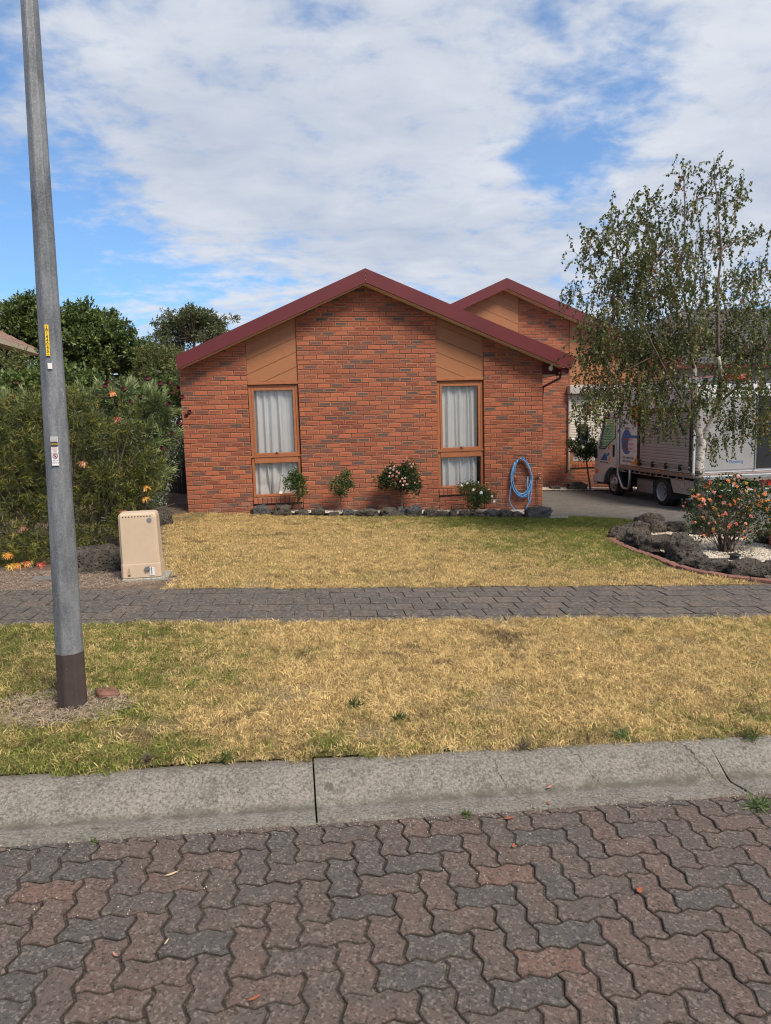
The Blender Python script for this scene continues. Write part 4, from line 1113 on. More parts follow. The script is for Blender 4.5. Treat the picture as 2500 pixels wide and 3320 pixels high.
# ------------------------------------------------------------------ stones, beds
def rock(c, s, seed, mat, label, group, rz=0.0, name='rock', flat=.35, cat='rock', rough=.34):
    """c: point on the ground, s: full sizes"""
    bm_v = []; import bmesh
    bm = bmesh.new(); bmesh.ops.create_icosphere(bm, subdivisions=4, radius=1.0)
    o = seed*7.3; ca, sa = math.cos(rz), math.sin(rz)
    for v in bm.verts:
        p = v.co.normalized()
        # squarish stone
        q = Vector((math.copysign(abs(p.x)**.75, p.x), math.copysign(abs(p.y)**.75, p.y), math.copysign(abs(p.z)**.75, p.z)))
        d = 1+rough*noise.noise(p*1.3+Vector((o, 0, 0)))+rough*.5*noise.noise(p*3.1+Vector((0, o, 0)))+.07*noise.noise(p*8+Vector((0, 0, o)))+.035*noise.noise(p*19+Vector((o, o, 0)))
        cr = abs(noise.noise(p*2.3+Vector((o, 3, o))))
        d -= .10*max(0, .12-cr)/.12
        q = q*d
        x, y, z = q.x*s[0]/2, q.y*s[1]/2, q.z*s[2]/2
        z = z if z > -s[2]*flat else -s[2]*flat
        v.co = Vector((x*ca-y*sa, x*sa+y*ca, z+s[2]*flat*.72))
    me = bpy.data.meshes.new(name); bm.to_mesh(me); bm.free(); me.materials.append(mat)
    me.polygons.foreach_set('use_smooth', [True]*len(me.polygons))
    ob = link(name, me, loc=c); tag(ob, label, cat, group); return ob
def gz(x, y, h=0.0): return (x, y, G(x)+h)
GF = 'basalt rocks edging the pebble strip under the front wall'
front_rocks = [
 (1.33, -.30, .34, .22, .22, 1, 'jagged grey-white veined rock at the left end of the strip below the left-hand window'),
 (1.70, -.47, .32, .24, .27, 0, 'high rounded dark rock below the right half of the left-hand window'),
 (2.06, -.46, .24, .20, .15, 0, 'low dark rock between the first rose stem and the high rounded rock'),
 (2.36, -.52, .24, .20, .21, 0, 'upright dark rock standing in front of the first rose stem'),
 (2.63, -.52, .19, .16, .10, 0, 'smallest, flattest rock of the strip, just right of the first rose'),
 (2.90, -.54, .22, .18, .17, 1, 'wedge-shaped grey rock just left of the second rose stem'),
 (3.24, -.56, .40, .22, .19, 0, 'long oval dark rock in front of the second rose stem'),
 (3.67, -.57, .34, .22, .21, 0, 'flat-topped dark rock right of the long oval one'),
 (3.88, -.56, .14, .20, .22, 1, 'narrow pale upright stone squeezed between two rocks in mid strip'),
 (4.12, -.57, .31, .24, .27, 1, 'large pale grey round rock left of the pink rose stem'),
 (4.42, -.62, .24, .20, .20, 0, 'dark rock directly below the pink rose'),
 (4.66, -.62, .22, .19, .15, 0, 'flat brown rock just right of the pink rose stem'),
 (4.86, -.66, .14, .18, .17, 0, 'narrow dark rock with a squared top, before the right-hand window'),
 (5.09, -.66, .25, .19, .16, 0, 'blackish angular rock under the left edge of the right-hand window'),
 (5.36, -.69, .27, .18, .13, 0, 'low blackish rock in front of the white rose stump'),
 (5.60, -.70, .28, .20, .19, 1, 'grey crusted rock below the right edge of the white rose'),
 (5.84, -.74, .26, .20, .19, 0, 'brownish rock left of where the hose loop touches the ground'),
 (6.05, -.78, .22, .18, .15, 0, 'small dark rock under the bottom of the hose loop'),
 (6.43, -.86, .50, .34, .30, 1, 'largest rock of the strip, lichened, at the foot of the garden tap')]
for i, (x, y, a, b, c, m_, lab) in enumerate(front_rocks):
    rock(gz(x, y, .02), (a*1.06, b*1.0, c*.98), i+1, MT['basalt2'] if m_ else MT['basalt'], lab, GF, rnd.uniform(-.3, .3))
GB = 'basalt boulders around the birch bed'
bed_rocks = [
 (6.72, -3.55, .42, .34, .30, 'low boulder at the left tip of the birch bed, next to the brick edging start'),
 (6.74, -3.98, .42, .36, .34, 'rounded boulder second from the left tip of the birch bed, nearest the lawn'),
 (6.74, -4.55, .58, .40, .36, 'broad dark boulder in the middle of the lawn side of the birch bed'),
 (6.72, -5.18, .46, .42, .50, 'tallest upright boulder on the lawn side of the birch bed'),
 (6.62, -5.56, .40, .34, .28, 'boulder squeezed in front of the tallest one, close to the brick edging'),
 (6.66, -5.90, .42, .34, .26, 'paler brown boulder on the bend of the brick edging'),
 (6.94, -6.12, .46, .36, .30, 'pitted boulder left of the long one by the footpath'),
 (7.36, -6.20, .56, .36, .31, 'long honeycombed boulder facing the footpath'),
 (7.74, -6.22, .30, .34, .27, 'smooth grey split boulder facing the footpath'),
 (8.16, -5.95, .52, .46, .38, 'big boulder at the right end of the bed by the brick pillar'),
 (7.12, -3.28, .44, .34, .34, 'boulder at the back left of the birch bed, left of the peaked one'),
 (7.50, -3.02, .62, .40, .48, 'peaked boulder standing highest at the back of the birch bed'),
 (7.98, -2.95, .62, .34, .26, 'long low boulder behind the birch trunk'),
 (8.78, -4.15, .46, .36, .32, 'dark boulder at the back of the bed beside the driveway')]
for i, (x, y, a, b, c, lab) in enumerate(bed_rocks):
    rock(gz(x, y, .05), (a*.90, b*.84, c*.88), 40+i, MT['basalt2'] if i in (8,) else MT['basalt'], lab, GB, rnd.uniform(-.4, .4), rough=.4)
rock(gz(9.12, 4.75, .0), (.30, .24, .17), 71, MT['basalt'], 'small dark rock against the side wing wall beside the driveway', 'rocks along the side wing')
rock(gz(9.72, 4.72, .0), (.52, .34, .32), 72, MT['basalt'], 'larger dark rock left of the white standard rose by the side wing', 'rocks along the side wing')
rock(gz(-.42, -5.48, .06), (.62, .42, .42), 81, MT['basalt'], 'big squarish boulder between the street pole and the beige cabinet', None, .2, 'boulder', cat='boulder', rough=.22)
rock(gz(-.35, -1.6, .0), (.50, .40, .46), 83, MT['basalt'], 'grey boulder half under the bushes near the left house corner', None, .1, 'boulder', cat='boulder')
m_ = MB(); m_.box((-.13, -.07, 0), (.13, .07, .035), bev=.008)
o = m_.build('slab', MT['slate']); o.location = gz(-.78, -5.98, .10); o.rotation_euler = (.05, .03, .05); tag(o, 'flat grey stone slab lying at the edge of the left garden bed', 'slab')
m_ = MB(); m_.box((-.06, -.05, 0), (.06, .05, .04), bev=.012); o = m_.build('brick_fragment', MT['edging']); o.location = gz(.50, -9.36, .150); o.rotation_euler = (.1, .2, .5); tag(o, 'broken orange brick piece in the grass right of the pole foot', 'brick')
# pebble beds
BED = [(6.80, -3.55), (6.74, -4.6), (6.66, -5.6), (6.85, -6.02), (7.3, -6.15), (8.4, -6.1), (9.3, -6.0), (9.2, -5.0), (8.75, -3.9), (8.2, -2.75), (7.4, -2.75), (6.8, -3.1)]
bed = tag(sheet('birch_bed', BED, .075, MT['soil'], .08, .018), kind='structure')
SB = [(1.15, -.02), (1.2, -.28), (2.3, -.46), (3.6, -.52), (4.9, -.60), (5.9, -.68), (6.5, -.78), (6.83, -.6), (6.85, -.02)]
strip = tag(sheet('pebble_strip', SB, .062, MT['soil'], .06, .008), kind='structure')
SB2 = [(6.9, 5.28), (6.9, 4.4), (9.0, 4.45), (12.5, 4.5), (12.5, 5.28)]
strip2 = tag(sheet('side_pebble_strip', SB2, .03, MT['soil'], .1, .008), kind='structure')
PB = []
for i in range(4):
    r = random.Random(i); b = MB(); b.ball((0, 0, .006), .013, 5, 7, 0, (1.15, .85, .62)); b.v = [(x+r.uniform(-.0015, .0015), y+r.uniform(-.0015, .0015), z+r.uniform(-.001, .001)) for x, y, z in b.v]
    PB.append(src_obj('pebble', b.mesh('pebble', MT['pebble'], smooth=True)))
rebase(bed, lambda x, y: 0.18 if math.hypot(x-7.62, y+4.78) < .42 or math.hypot((x-7.15)/1.5, y+4.62) < .22 else (.35 if noise.noise((x*3, y*3, 0)) > .34 else 1))
scatter('white_pebbles', bed, PB, 5200, .7, 1.5, 11, .8)['label'] = 'white pebbles covering the birch bed'
scatter('strip_pebbles', strip, PB, 4200, .6, 1.2, 12, .8)['label'] = 'white pebbles between the front wall and the rocks'
scatter('side_pebbles', strip2, PB, 1500, .8, 1.4, 13, .8)['label'] = 'pale pebbles along the foot of the side wing wall'
# brick edging of the bed
edge_pts = [(6.64, -3.38), (6.46, -3.80), (6.35, -4.3), (6.30, -4.8), (6.29, -5.3), (6.24, -5.8), (6.28, -6.2), (6.46, -6.50), (6.80, -6.74)]
edg = thing('brick_edging', 'curved mowing edge of salmon bricks between front lawn and birch bed', 'brick edging', gz(6.2, -5, .05))
es = [rectpaver(.215, .10, 900+i) for i in range(8)]
esm = []
for b in es:
    b2 = MB(); b2.v, b2.f, b2.m, b2.tint, b2.uv = b.v, b.f, b.m, b.tint, b.uv; esm.append(b2.mesh('brick', MT['edging'], attrs=True))
acc = 0.0
for i in range(len(edge_pts)-1):
    (ax, ay), (bx, by) = edge_pts[i], edge_pts[i+1]; l = math.hypot(bx-ax, by-ay); an = math.atan2(by-ay, bx-ax)
    while acc < l:
        x = ax+(bx-ax)*acc/l; y = ay+(by-ay)*acc/l
        ob = link('brick', rnd.choice(esm), edg, (x, y, G(x)+hl(x, y)+.022+rnd.uniform(-.003, .003))); ob.rotation_euler = (rnd.gauss(0, .02), rnd.gauss(.03, .02), an+rnd.gauss(0, .02)); acc += .222
    acc -= l
# ------------------------------------------------------------------ street pole
bx, by = .345, -9.470
pole = thing('street_pole', 'tall eight-sided galvanised street pole with brown-painted foot and yellow number tag', 'pole', (bx, by, G(bx)+.13))
def pax(z): return bx+(z-.52)*(.438-.351)/3.337+.003
def prd(z): return .0735-(z-.2)*(.0335/3.66)
def octring(z0, z1, mat, nm, seg=10, extra=0.0):
    b = MB(); pts = [(pax(z0+(z1-z0)*k/seg), by, z0+(z1-z0)*k/seg) for k in range(seg+1)]
    vs = []
    for x, y, z in pts:
        for j in range(8):
            a = 2*math.pi*(j+.5)/8+.15; r = prd(z)*1.04+extra
            for da, rr in ((-.30, 1.0), (.30, 1.0)):
                vs.append((x+r*math.cos(a+da*.30), y+r*math.sin(a+da*.30), z))
    n = 16; f = [(i*n+j, i*n+(j+1) % n, (i+1)*n+(j+1) % n, (i+1)*n+j) for i in range(seg) for j in range(n)]
    f.append(tuple(seg*n+j for j in range(n))); b.add(vs, f); return b.build(nm, mat, pole)
octring(.03, 6.6, MT['galv'], 'shaft', 24)
octring(.04, .525, MT['bitumen'], 'painted_foot', 4, .0012)
# flats facing the camera: tags sit a hair in front of the shaft
vd = Vector((CAM[0]-bx, CAM[1]-by, 0)).normalized(); FA = math.atan2(vd.x, -vd.y)
def tagplate(nm, zc, off, w_, h_, mat, rolly=0.0):
    r = prd(zc)*1.04+.0045; side = Vector((math.cos(FA), math.sin(FA), 0))
    c = Vector((pax(zc), by, zc))+vd*r+side*off
    b = MB(); b.box((-w_/2, -.0015, -h_/2), (w_/2, .0030, h_/2), bev=.0008)
    o = b.build(nm, mat, pole); o.location = c-world_loc(pole); o.rotation_euler = (0, rolly, FA); return o, c, side
LEAN = math.atan((.438-.351)/3.337)
o, c, side = tagplate('number_tag', 2.213, -.0155, .0185, .158, MT['tagy'], LEAN)
for i, ch in enumerate('A144045'):
    textob('lettering', ch, .0225, c+vd*.0035+Vector((LEAN*(.056-i*.0185), 0, .056-i*.0185)), (math.pi/2, LEAN, FA), MT['inkdark'], pole, .0004)
for dz in (.072, -.072):
    b = MB(); cc = c+vd*.003+Vector((LEAN*dz, 0, dz)); b.disc(cc, vd, .0024, .002, 8); b.build('rivet', MT['inkdark'], pole)
tagplate('blank_tag', 2.082, -.0105, .022, .030, MT['tagw'], LEAN)
o, c, side = tagplate('warning_sticker', 1.640, -.0125, .0345, .156*.98, MT['tagw'], LEAN)
def patch(dz, h_, w_, mat, nm, dx=0.0, lift=.0036):
    cc = c+vd*lift+side*dx+Vector((0, 0, dz)); b = MB(); b.box((-w_/2, -.0004, -h_/2), (w_/2, .0004, h_/2)); q = b.build(nm, mat, pole); q.location = cc-world_loc(pole); q.rotation_euler = (0, LEAN, FA)
patch(.063, .026, .033, MT['hatch'], 'hatched_band'); patch(.037, .024, .0345, MT['inkdark'], 'black_band')
def st(txt, dz, size, mat, sx=1.0, dx=0.0): textob('lettering', txt, size, c+vd*.0046+side*dx+Vector((0, 0, dz)), (math.pi/2, LEAN, FA), mat, pole, .0003, sx=sx)
st('WARNING', .037, .0115, MT['tagy'], .66); st('Underground', .0225, .0042, MT['inkdark'])
st('Electricity', .0135, .0085, MT['inkred'], .78); st('Cables', .0030, .0085, MT['inkred'], .85); st('in this area', -.0058, .0040, MT['inkdark'])
b = MB(); b.tube([c+vd*.0048+Vector((0, 0, -.025))+side*(.0115*math.cos(a))+Vector((0, 0, .0115*math.sin(a))) for a in [2*math.pi*k/20 for k in range(21)]], .0013, 5)
b.tube([c+vd*.0048+Vector((0, 0, -.025))+side*.008+Vector((0, 0, -.008)), c+vd*.0048+Vector((0, 0, -.025))-side*.008+Vector((0, 0, .008))], .0011, 5); b.build('prohibition_sign', MT['inkred'], pole)
b = MB(); q = c+vd*.0046+Vector((0, 0, -.025)); b.ball(q+side*.001+Vector((0, 0, -.002)), .004, 5, 7, 0, (1, .2, 1)); b.tube([q-side*.006+Vector((0, 0, .004)), q+side*.001, q+side*.005+Vector((0, 0, -.006))], .0013, 5); b.build('digger_symbol', MT['inkdark'], pole)
st('DIAL 1100', -.0475, .0075, MT['inkdark'], .80); st('BEFORE YOU DIG', -.0595, .0052, MT['inkdark'], .78)
patch(-.011, .0008, .0345, MT['inkdark'], 'divider')
# cast concrete collar hidden in thatch plus a mat of dead clippings round the foot
def straw_mesh(seed, n, r0, cx, cy, h0, mat, nm, label, sx=1.6, ln=(.03, .09), z=.02):
    r = random.Random(seed); b = MB()
    for _ in range(n):
        a = r.uniform(0, 6.283); rr = r0*math.sqrt(r.random()); x, y = cx+rr*sx*math.cos(a), cy+rr*math.sin(a)
        l = r.uniform(*ln); d = r.uniform(0, 6.283); zz = G(x)+h0+r.uniform(0, z); w_ = .0014
        dx, dy = math.cos(d)*l, math.sin(d)*l; sx_, sy_ = -dy/l*w_, dx/l*w_; zm = zz+r.uniform(0, z*.6); b.add([(x-sx_, y-sy_, zz), (x+sx_, y+sy_, zz), (x+dx*.5+sx_, y+dy*.5+sy_, zm), (x+dx*.5-sx_, y+dy*.5-sy_, zm), (x+dx, y+dy, zz+r.uniform(-.005, z*.4))], [(0, 1, 2, 3), (3, 2, 4)])
    o = b.build(nm, mat, origin=(cx, cy, G(cx)+h0)); o['kind'] = 'stuff'; o['label'] = label; return o
straw_mesh(3, 1500, .25, .27, -9.50, .146, MT['straw'], 'dead_clippings', 'dead purplish-grey runners matted round the foot of the pole')
straw_mesh(4, 2400, 1.0, -.25, -.6, .05, MT['drytwig'], 'leaf_litter', 'twigs and dry litter on the soil beside the left house corner', .6, (.04, .14))
straw_mesh(5, 5200, .46, -.9, -6.06, .108, MT['straw'], 'dry_mulch', 'dry straw-coloured litter along the back of the footpath on the left', 3.2, (.03, .10))
straw_mesh(6, 1400, .16, 8.0, -6.55, .112, MT['straw'], 'dry_needles', 'dry brown litter between the right-hand boulders and the footpath', 7, (.03, .08))
# ------------------------------------------------------------------ beige electrical cabinet
cbx, cby = .165, -6.06; zb = G(cbx)+.125
cab = thing('electricity_cabinet', 'beige fibreglass electricity pit cabinet with a row of vent holes and grey padlock', 'utility cabinet', (cbx, cby, zb))
W0, W1, D0, D1, H0 = .196, .186, .155, .115, .655
def cabpt(u, v, t): # u,v in -1..1, t 0..1
    k = t; return (cbx+u*(W0+(W1-W0)*k)-.008*t, cby+.10+v*(D0+(D1-D0)*k), zb+.02+H0*t)
b = MB(); prof = [(0, 1.0), (.03, 1.0), (.20, 1.0), (.215, .985), (.93, 1.0), (.97, .97), (.995, .90), (1.0, .84)]
n8 = [(-1, -.8), (-.88, -1), (.88, -1), (1, -.8), (1, .8), (.88, 1), (-.88, 1), (-1, .8)]
vs = []
for t_, s_ in prof:
    for u, v in n8: vs.append(cabpt(u*s_, v*s_, t_))
f = [(i*8+j, i*8+(j+1) % 8, (i+1)*8+(j+1) % 8, (i+1)*8+j) for i in range(len(prof)-1) for j in range(8)]+[tuple((len(prof)-1)*8+j for j in range(8))]
b.add(vs, f); lid = b.build('cover', MT['beige'], cab)
b = MB(); b.box((cbx-.19, cby-.085, zb-.03), (cbx+.26, cby+.28, zb+.014), bev=.012); b.build('concrete_base', MT['footing'], cab)
for k in range(10):
    b = MB(); u = -.82+k*.178; pz = zb+.02+H0*.945; b.disc((cbx+u*.166-.007, cby+.10-(D0+(D1-D0)*.945)*.985-.001, pz), (0, 1, 0), .0066, .006, 12); b.build('vent_hole', MT['hole'], lid)
def face_y(t): return cby+.10-(D0+(D1-D0)*t)
b = MB(); b.disc((cbx+.112, face_y(.90)-.002, zb+.02+H0*.885), (0, 1, -.08), .0245, .006, 24); dk = b.build('round_badge', MT['grey'], lid)
textob('lettering', 'A', .024, (cbx+.112, face_y(.90)-.0068, zb+.02+H0*.885), (math.pi/2, 0, 0), MT['steel'], lid, .0004)
b = MB(); b.box((cbx+.085, face_y(.08)-.010, zb+.035), (cbx+.135, face_y(.08)-.004, zb+.118), bev=.002); b.build('hasp_plate', MT['tagw'], lid)
b = MB(); b.box((cbx+.106, face_y(.08)-.017, zb+.05), (cbx+.112, face_y(.08)-.010, zb+.125)); b.build('hasp', MT['steel'], lid)
b = MB(); b.prism([(cbx-.135, zb+.038), (cbx-.095, zb+.038), (cbx-.108, zb+.118), (cbx-.122, zb+.118)], face_y(.1)-.004, face_y(.1)-.0005); b.build('painted_recess', simple('beige_shadow_recess', (.42, .31, .21), .7), lid)  # flat plate, the recess's shadow painted as a darker beige
b = MB(); b.box((cbx-.125, face_y(.06)-.007, zb+.040), (cbx-.105, face_y(.06)-.003, zb+.050)); b.build('bolt_slot', MT['hole'], lid)
pd = thing('padlock', 'weathered grey padlock hanging on the beige cabinet hasp', 'padlock', (cbx+.08, face_y(.17)-.02, zb+.11))
b = MB(); b.box((-.024, -.010, -.020), (.024, .010, .020), bev=.004); q = b.build('lock_body', MT['grey'], pd); q.location = (-.012, 0, .002); q.rotation_euler = (0, -.28, 0)
b = MB(); b.tube([(.010, 0, .014), (.030, 0, .022), (.046, 0, .020), (.054, 0, .006), (.048, 0, -.006)], .0045, 8); b.build('shackle', MT['steel'], pd)

# ------------------------------------------------------------------ hose, tap, lamp
hz = thing('garden_hose', 'light blue garden hose coiled in long loops on a wall hook right of the window', 'garden hose', (6.40, -.06, .85))
def loop(cx, zt, zb_, wd, y, ph=0.0, skew=0.0):
    pts = []
    for k in range(37):
        a = -math.pi/2+2*math.pi*k/36
        u = math.cos(a); v = math.sin(a)
        zc = (zt+zb_)/2; hh = (zt-zb_)/2; ww_ = wd/2*(1-.28*max(0, v)**1.5)*(1+.02*math.sin(3*a+ph))
        pts.append((cx+u*ww_+skew*(-v)*.5, y+.006*math.sin(a*2+ph), zc+v*hh))
    return pts
b = MB()
for cx, zt, zb_, wd, y, ph, sk in ((6.425, .862, .13, .41, -.040, 0, .02), (6.415, .868, .085, .44, -.055, 1, .05), (6.42, .875, .16, .38, -.068, 2, -.01), (6.405, .855, .11, .43, -.080, 3, .03)):
    b.tube(loop(cx, zt, zb_, wd, y, ph, sk), 0.0115, 8, cap=False)
b.tube([(6.27, -.07, .80), (6.235, -.08, .62), (6.205, -.075, .40), (6.175, -.07, .22), (6.155, -.07, .06), (6.19, -.08, -.06), (6.26, -.10, -.145), (6.36, -.13, -.19), (6.44, -.16, -.20)], 0.0115, 8)
b.tube([(6.60, -.07, .42), (6.62, -.07, .20), (6.585, -.08, .02), (6.52, -.09, -.08), (6.48, -.12, -.15)], 0.0115, 8)
b.tube([(6.54, -.075, .50), (6.53, -.08, .25), (6.545, -.08, .06), (6.56, -.09, -.05)], 0.0115, 8)
b.tube([(6.33, -.085, .84), (6.275, -.088, .75), (6.262, -.085, .62), (6.264, -.085, .54)], 0.0115, 8)
hs_ = b.build('hose', MT['hose'], hz, smooth=True)
b = MB(); b.tube([(6.264, -.085, .545), (6.268, -.085, .50)], .013, 10); b.build('connector', MT['pinkp'], hz)
b = MB(); b.tube([(6.268, -.085, .50), (6.274, -.085, .455), (6.280, -.085, .40)], [.011, .014, .016], 10); b.build('nozzle', MT['maroon'], hz)
hk = MB()
for dx in (-.12, -.06, 0, .06, .12): hk.tube([(6.42+dx, -.004, .925), (6.42+dx, -.10, .905-abs(dx)*.7), (6.42+dx, -.11, .86-abs(dx)*.7)], .0035, 6)
hk.tube([(6.28, -.006, .925), (6.56, -.006, .925)], .0035, 6); hk.tube([(6.26, -.10, .82), (6.34, -.105, .87), (6.42, -.108, .885), (6.50, -.105, .87), (6.58, -.10, .82)], .0035, 6)
tag(hk.build('hose_hook', MT['black'], origin=(6.42, -.01, .92)), 'dark wire hose hook fixed to the bricks above the blue hose', 'hook')
tp = thing('garden_tap', 'old brass tap on a thin copper standpipe near the right house corner', 'tap', gz(6.775, -.03))
b = MB(); b.tube([(6.755, -.030, G(6.75)-.05), (6.755, -.030, .40), (6.757, -.032, .445)], .0095, 8); b.build('standpipe', MT['copper'], tp)
b = MB(); b.tube([(6.757, -.032, .44), (6.757, -.032, .50)], .014, 8); b.tube([(6.757, -.03, .465), (6.775, -.10, .468), (6.782, -.12, .44), (6.784, -.122, .40)], [.014, .015, .014, .015], 8); b.tube([(6.772, -.09, .47), (6.772, -.09, .535)], .010, 8); b.build('tap_body', MT['brass'], tp)
b = MB(); b.tube([(6.735, -.09, .54), (6.81, -.09, .545)], .0075, 6); b.build('handle', MT['brass'], tp)
b = MB(); b.tube([(6.60, -1.02, G(6.6)+.045), (6.95, -1.00, G(6.9)+.045)], .020, 8); b.tube([(6.93, -1.0, G(6.9)+.045), (6.97, -1.0, G(6.9)+.045)], .028, 8)
tag(b.build('pipe_end', MT['grey'], origin=gz(6.8, -1.0)), 'short grey pipe end lying beside the largest rock at the house corner', 'pipe')
bl = thing('eave_lamp', 'bare cream bulb lamp hanging under the right end of the gable', 'lamp', (6.995, -.13, 2.64))
b = MB(); b.tube([(7.035, -.13, soff(7.035)), (7.02, -.13, 2.655), (7.0, -.13, 2.625)], .020, 10); b.build('lamp_holder', MT['cream'], bl)
b = MB(); b.ball((6.99, -.13, 2.585), .046, 8, 12, 0, (1, 1, 1.1)); b.build('bulb', MT['bulb'], bl, smooth=True)
# garden light / irrigation cap by the flowering shrub
b = MB(); b.lathe([(0, .0), (0, .075), (.025, .085), (.035, .080), (.05, .06), (.09, .055), (.10, .075), (.11, .07), (.115, 0)], gz(7.34, -5.36, .05), 'z', 20)
tag(b.build('garden_spotlight', MT['black'], origin=gz(7.34, -5.36, .05)), 'small round black garden light on the pebbles before the orange flowering shrub', 'garden light')
# brick letterbox pillar at the right edge
pil = thing('brick_pillar', 'low brick letterbox pillar cut off by the right edge of the picture', 'pillar', gz(8.72, -4.72))
px0, py0 = 8.50, -4.95
b = MB(); b.box((px0+.01, py0+.01, G(8.7)-.05), (px0+.46, py0+.46, G(8.7)+.86)); pc = b.build('pillar_core', MT['mortar'], pil)
for r_ in range(11):
    z = G(8.7)-.02+r_*.086
    for k in range(2):
        for (cx_, cy2_, rz) in (((px0+.115+k*.24, py0, 0)) if r_ % 2 else (px0+.115+k*.24-.0, py0, 0), ((px0, py0+.36-k*.24+.0, -math.pi/2))):
            ob = link('brick', RB.choice(FULL), pc, (cx_, cy2_, z)); ob.rotation_euler = (0, 0, rz)
b = MB(); b.box((px0-.03, py0-.03, G(8.7)+.872), (px0+.50, py0+.50, G(8.7)+.94), bev=.01); b.build('cap', MT['edging'], pil)
# ------------------------------------------------------------------ plants
def leaf_mesh(name, P, D, Ln, Wd, val, mat, S=None, fold=.18, curl=.0):
    P = np.asarray(P, float); D = np.asarray(D, float); n = len(P)
    D = D/(np.linalg.norm(D, axis=1, keepdims=True)+1e-9)
    Rn = RS.normal(size=(n, 3)) if S is None else np.asarray(S, float)
    S_ = np.cross(D, Rn); S_ /= (np.linalg.norm(S_, axis=1, keepdims=True)+1e-9); Nn = np.cross(S_, D)
    Ln = np.broadcast_to(Ln, (n,)).reshape(-1, 1); Wd = np.broadcast_to(Wd, (n,)).reshape(-1, 1)
    a = P; l = P+D*Ln*.42+S_*Wd*.5+Nn*Wd*fold; r = P+D*Ln*.42-S_*Wd*.5+Nn*Wd*fold; t_ = P+D*Ln+np.array([0, 0, -1])*curl*Ln
    V = np.stack([a, l, t_, r], 1).reshape(-1, 3)
    me = bpy.data.meshes.new(name); me.vertices.add(4*n); me.vertices.foreach_set('co', V.ravel())
    idx = (np.arange(n)[:, None]*4+np.array([0, 1, 2, 0, 2, 3])[None]).ravel()
    me.loops.add(6*n); me.loops.foreach_set('vertex_index', idx.astype(np.int32))
    me.polygons.add(2*n); me.polygons.foreach_set('loop_start', np.arange(0, 6*n, 3, dtype=np.int32)); me.polygons.foreach_set('loop_total', np.full(2*n, 3, dtype=np.int32))
    at_ = me.attributes.new('leafv', 'FLOAT', 'FACE'); at_.data.foreach_set('value', np.repeat(np.clip(val, 0, 1), 2).astype(np.float32))
    me.materials.append(mat); me.update(calc_edges=True); me.validate(); return me
def rdir(n, up=0.0):
    d = RS.normal(size=(n, 3)); d[:, 2] += up; return d/np.linalg.norm(d, axis=1, keepdims=True)
def blobs(cs, n, shell=.55):
    """points in a set of ellipsoids (cx,cy,cz,rx,ry,rz), thicker towards the skin; returns points and outward dirs"""
    vol = np.array([c[3]*c[4]*c[5] for c in cs])**.75; k = RS.choice(len(cs), n, p=vol/vol.sum())
    C = np.array([c[:3] for c in cs])[k]; R = np.array([c[3:6] for c in cs])[k]
    u = rdir(n); r = (RS.rand(n)**(1/3.0))*(1-shell)+shell*(1-.5*RS.rand(n)**2)
    r = np.clip(r, 0, 1)+RS.normal(size=n)*.045
    return C+u*R*r[:, None], u, k
def root(o, mesh, nm='foliage', kind=None):
    q = link(nm, mesh, o, (0, 0, 0))
    if kind: q['kind'] = kind
    return q
def clumpy(cs, k, f=.42):
    o_ = []; r = random.Random(31)
    for c in cs:
        for _ in range(k):
            u = Vector((r.gauss(0, 1), r.gauss(0, 1), r.gauss(0, 1))).normalized(); q = r.uniform(.45, 1.05)
            rr = r.uniform(.22, f)
            o_.append((c[0]+u.x*c[3]*q, c[1]+u.y*c[4]*q, c[2]+u.z*c[5]*q+.05, c[3]*rr, c[4]*rr, c[5]*rr*1.1))
    return o_
# ---- roses
def shrub(nm, label, cat, base, cs, nleaf, L_, W_, mat, stems, group=None, petals=(), seed=0, vmul=1.0, clus=1.0):
    t_ = thing(nm, label, cat, base, group)
    b = MB()
    for pts, r0, r1 in stems:
        k = len(pts); b.tube(pts, [r0+(r1-r0)*i/(k-1) for i in range(k)], 6)
    r = random.Random(seed)
    for _ in range(int(30*clus)):
        c = cs[r.randrange(len(cs))]; top_ = Vector(stems[0][0][-1]); q = Vector((c[0]+c[3]*r.uniform(-.7, .7), c[1]+c[4]*r.uniform(-.6, .6), c[2]+c[5]*r.uniform(-.7, .7)))
        b.tube([top_+(q-top_)*.05, (top_+q)/2+Vector((0, 0, .02)), q], [.004, .003, .0018], 4)
    b.build('stem', MT['twig'], t_)
    nc = nleaf//7
    cp, cu, _ = blobs(cs, nc, .45)
    P = np.repeat(cp, 7, 0)+RS.normal(size=(nc*7, 3))*L_*.75; D = np.repeat(cu, 7, 0)*.6+rdir(nc*7)*.9+np.array([0, 0, -.15])
    val = np.clip(np.repeat(RS.rand(nc), 7)*.6*vmul+RS.rand(nc*7)*.4, 0, 1)
    root(t_, leaf_mesh('foliage', P, D, L_*(.7+.6*RS.rand(nc*7)), W_*(.7+.6*RS.rand(nc*7)), val, mat))
    for nm_, (x, y, z), rad, mt in petals:
        m_ = MB(); rr = random.Random(hash((round(x*1000), round(z*1000))) & 0xffff)
        bloom(m_, (x, y, z), rad, rr); m_.build(nm_, MT[mt], t_)
    return t_
